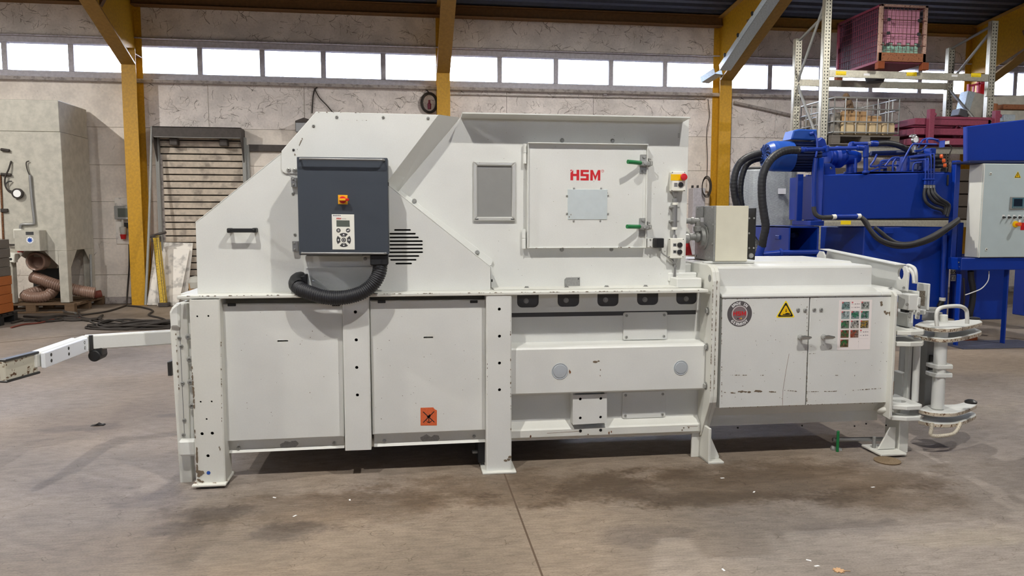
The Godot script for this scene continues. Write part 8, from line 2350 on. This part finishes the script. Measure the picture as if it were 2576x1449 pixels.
func right_corner() -> void:      # things heaped on the next shelf, at the picture's right edge
	var z := -11.6
	var sf := thing("pallet_shelf", "shelf boards carrying the heaped scrap beyond the rack", "shelf", Vector3(10.4, 2.7, -12))
	obj("shelf_board", sh().box(Vector3(9.2, 2.66, -12.6), Vector3(12.0, 2.74, -11.2), 0.01), m.wood_old, sf)
	for x in [9.3, 11.8]:
		obj("shelf_post", sh().box(Vector3(x, 0, -12.55), Vector3(x + 0.1, 2.66, -12.45), 0.004), m.rack, sf)
	var rf := thing("steel_lattice", "bright red and pink steel lattice leaning behind the rack's end upright", "lattice", Vector3(9.595, 3.17, -11.9))
	for q in [[Vector2(9.446, 3.167), Vector2(9.423, 3.756), Vector2(9.46, 3.757), Vector2(9.483, 3.168)], [Vector2(9.625, 3.17), Vector2(9.606, 3.794), Vector2(9.643, 3.794), Vector2(9.662, 3.171)], [Vector2(9.427, 3.703), Vector2(9.425, 3.736), Vector2(9.725, 3.803), Vector2(9.727, 3.77)], [Vector2(9.435, 3.578), Vector2(9.433, 3.611), Vector2(9.632, 3.622), Vector2(9.635, 3.589)], [Vector2(9.521, 3.62), Vector2(9.529, 3.732), Vector2(9.551, 3.733), Vector2(9.543, 3.62)]]:
		obj("bar", sh().prism(q, -11.95, -11.9, 0.004), m.pink_red, rf)
	obj("panel", sh().prism([Vector2(9.666, 3.601), Vector2(9.675, 3.8), Vector2(9.778, 3.823), Vector2(9.795, 3.578)], -11.97, -11.93, 0.004), m.red, rf)
	var tb := thing("tilted_duct", "silver sheet-metal duct standing aslant at the rack's end", "duct", Vector3(9.324, 3.14, -11.7))
	obj("duct", sh().prism([Vector2(9.159, 3.273), Vector2(9.232, 3.599), Vector2(9.365, 3.576), Vector2(9.276, 3.256)], -11.85, -11.65, 0.01), m.galv, tb)
	var wp := thing("white_sheet", "big scuffed cream sheet behind the tilted silver duct", "sheet", Vector3(9.707, 3.172, -11.9))
	obj("sheet", sh().prism([Vector2(9.372, 3.126), Vector2(9.503, 3.611), Vector2(9.788, 3.565), Vector2(9.892, 3.136)], -11.88, -11.85, 0.004), m.cream, wp)
	var rb := thing("rusty_pot", "dark rusty pot with chipped paint behind the end upright", "pot", Vector3(9.381, 3.116, -11.5))
	obj("pot", sh(Vector3(9.75, 2.742, -11.75)).lathe([Vector2(0, 0), Vector2(0.10, 0), Vector2(0.12, 0.3), Vector2(0.09, 0.66), Vector2(0, 0.68)], 16), m.cage_rust_dark, rb)
	var dc := thing("dark_case", "small dark tilted case among the scrap by the rack", "case", Vector3(8.975, 3.159, -11.5))
	obj("case", sh(Vector3(8.98, 3.191, -11.5), Basis(Vector3(0, 0, 1), -0.3)).box(Vector3(-0.09, -0.06, -0.1), Vector3(0.09, 0.06, 0.1), 0.01), m.frame_dark, dc)
	var tr := thing("rust_beam", "long flaking brown steel channel on the shelf at the edge", "channel", Vector3(9.965, 3.27, -11.6))
	obj("channel", sh().box(Vector3(9.762, 3.286, -11.7), Vector3(11.052, 3.369, -11.5), 0.008), m.cage_rust_dark, tr)
	var tp := thing("cream_cover", "pale cream cover lying over the brown channel", "cover", Vector3(10.044, 3.383, -11.7))
	obj("cover", sh().prism([Vector2(9.798, 3.379), Vector2(9.788, 3.53), Vector2(10.076, 3.556), Vector2(11.276, 3.61), Vector2(11.293, 3.397)], -12.1, -11.75, 0.02), m.cream, tp)
	var cb := thing("cream_beam", "cream painted beam below the brown channel", "beam", Vector3(9.888, 3.125, -11.5))
	obj("beam", sh().box(Vector3(9.61, 3.093, -11.6), Vector3(11.012, 3.264, -11.45), 0.01), m.cream, cb)
	var gb := thing("grey_case", "pale grey plastic case in front of the cream beam", "case", Vector3(9.648, 3.044, -11.3))
	obj("case", sh().box(Vector3(9.575, 3.049, -11.4), Vector3(9.782, 3.168, -11.25), 0.012), m.galv, gb)


func build_litter() -> void:
	var s := sh(Vector3(1.8, 0, -2.877), Basis(Vector3.UP, 0.5))
	var o := []
	for k in 20:
		var a := TAU * k / 20
		var r := 0.020 * (1.0 + 0.45 * absf(sin(2.5 * a))) * (1.0 if k % 2 else 0.72)
		o.append(Vector2(cos(a) * r, sin(a) * r))
	s.flat(o, 0.0, 0.004, 0.001)
	s.tube([Vector3(0.01, 0.002, 0.01), Vector3(0.03, 0.004, 0.035)], 0.0015, 5)
	tag(obj("dry_leaf", s, m.leaf), "dry tan leaf on the floor near the picture's bottom edge", "leaf")
	var b := sh(Vector3(-2.235, 0, -5.681))
	b.prism([Vector2(-0.05, 0.0), Vector2(-0.02, 0.006), Vector2(0.0, 0.018), Vector2(0.02, 0.006), Vector2(0.04, 0.008), Vector2(0.045, 0.0)], -0.02, 0.02, 0.002)
	tag(obj("plastic_scrap", b, m.litter), "small folded black scrap on the floor beside the press's end", "scrap")
	tag(obj("wooden_disc", sh(Vector3(2.911, 0, -4.189)).lathe([Vector2(0, 0), Vector2(0.075, 0), Vector2(0.078, 0.008), Vector2(0.07, 0.012), Vector2(0, 0.012)], 24), m.disc_wood), "round worn wooden disc under the press's foot near the green lever", "disc")
	for k in 9:
		var q: Vector3 = [Vector3(1.777, 0, -4.036), Vector3(1.859, 0, -3.802), Vector3(1.315, 0, -2.948), Vector3(1.724, 0, -2.985), Vector3(1.731, 0, -2.93), Vector3(-0.585, 0, -3.79), Vector3(-0.328, 0, -3.973), Vector3(-0.731, 0, -4.061), Vector3(2.551, 0, -3.785)][k]
		tag(obj("paper_scrap", sh(q, Basis(Vector3.UP, k * 0.8)).flat([Vector2(-0.012, -0.004), Vector2(0.01, -0.005), Vector2(0.013, 0.003), Vector2(-0.008, 0.005)], 0, 0.002, 0.0005), m.white_ink), ["white paper scrap before the press's middle foot", "white scrap right of the middle foot, second out", "white chip near the bottom edge under the side beam", "tan chip near the dry leaf, farther one", "tan chip near the dry leaf, nearer one", "white sliver in front of the dark stain left of the joint", "white sliver right below the first leg's pad", "white sliver left of the first leg's pad", "white chip in the floor's shaded strip before the cabinet doors"][k], "scrap", "")
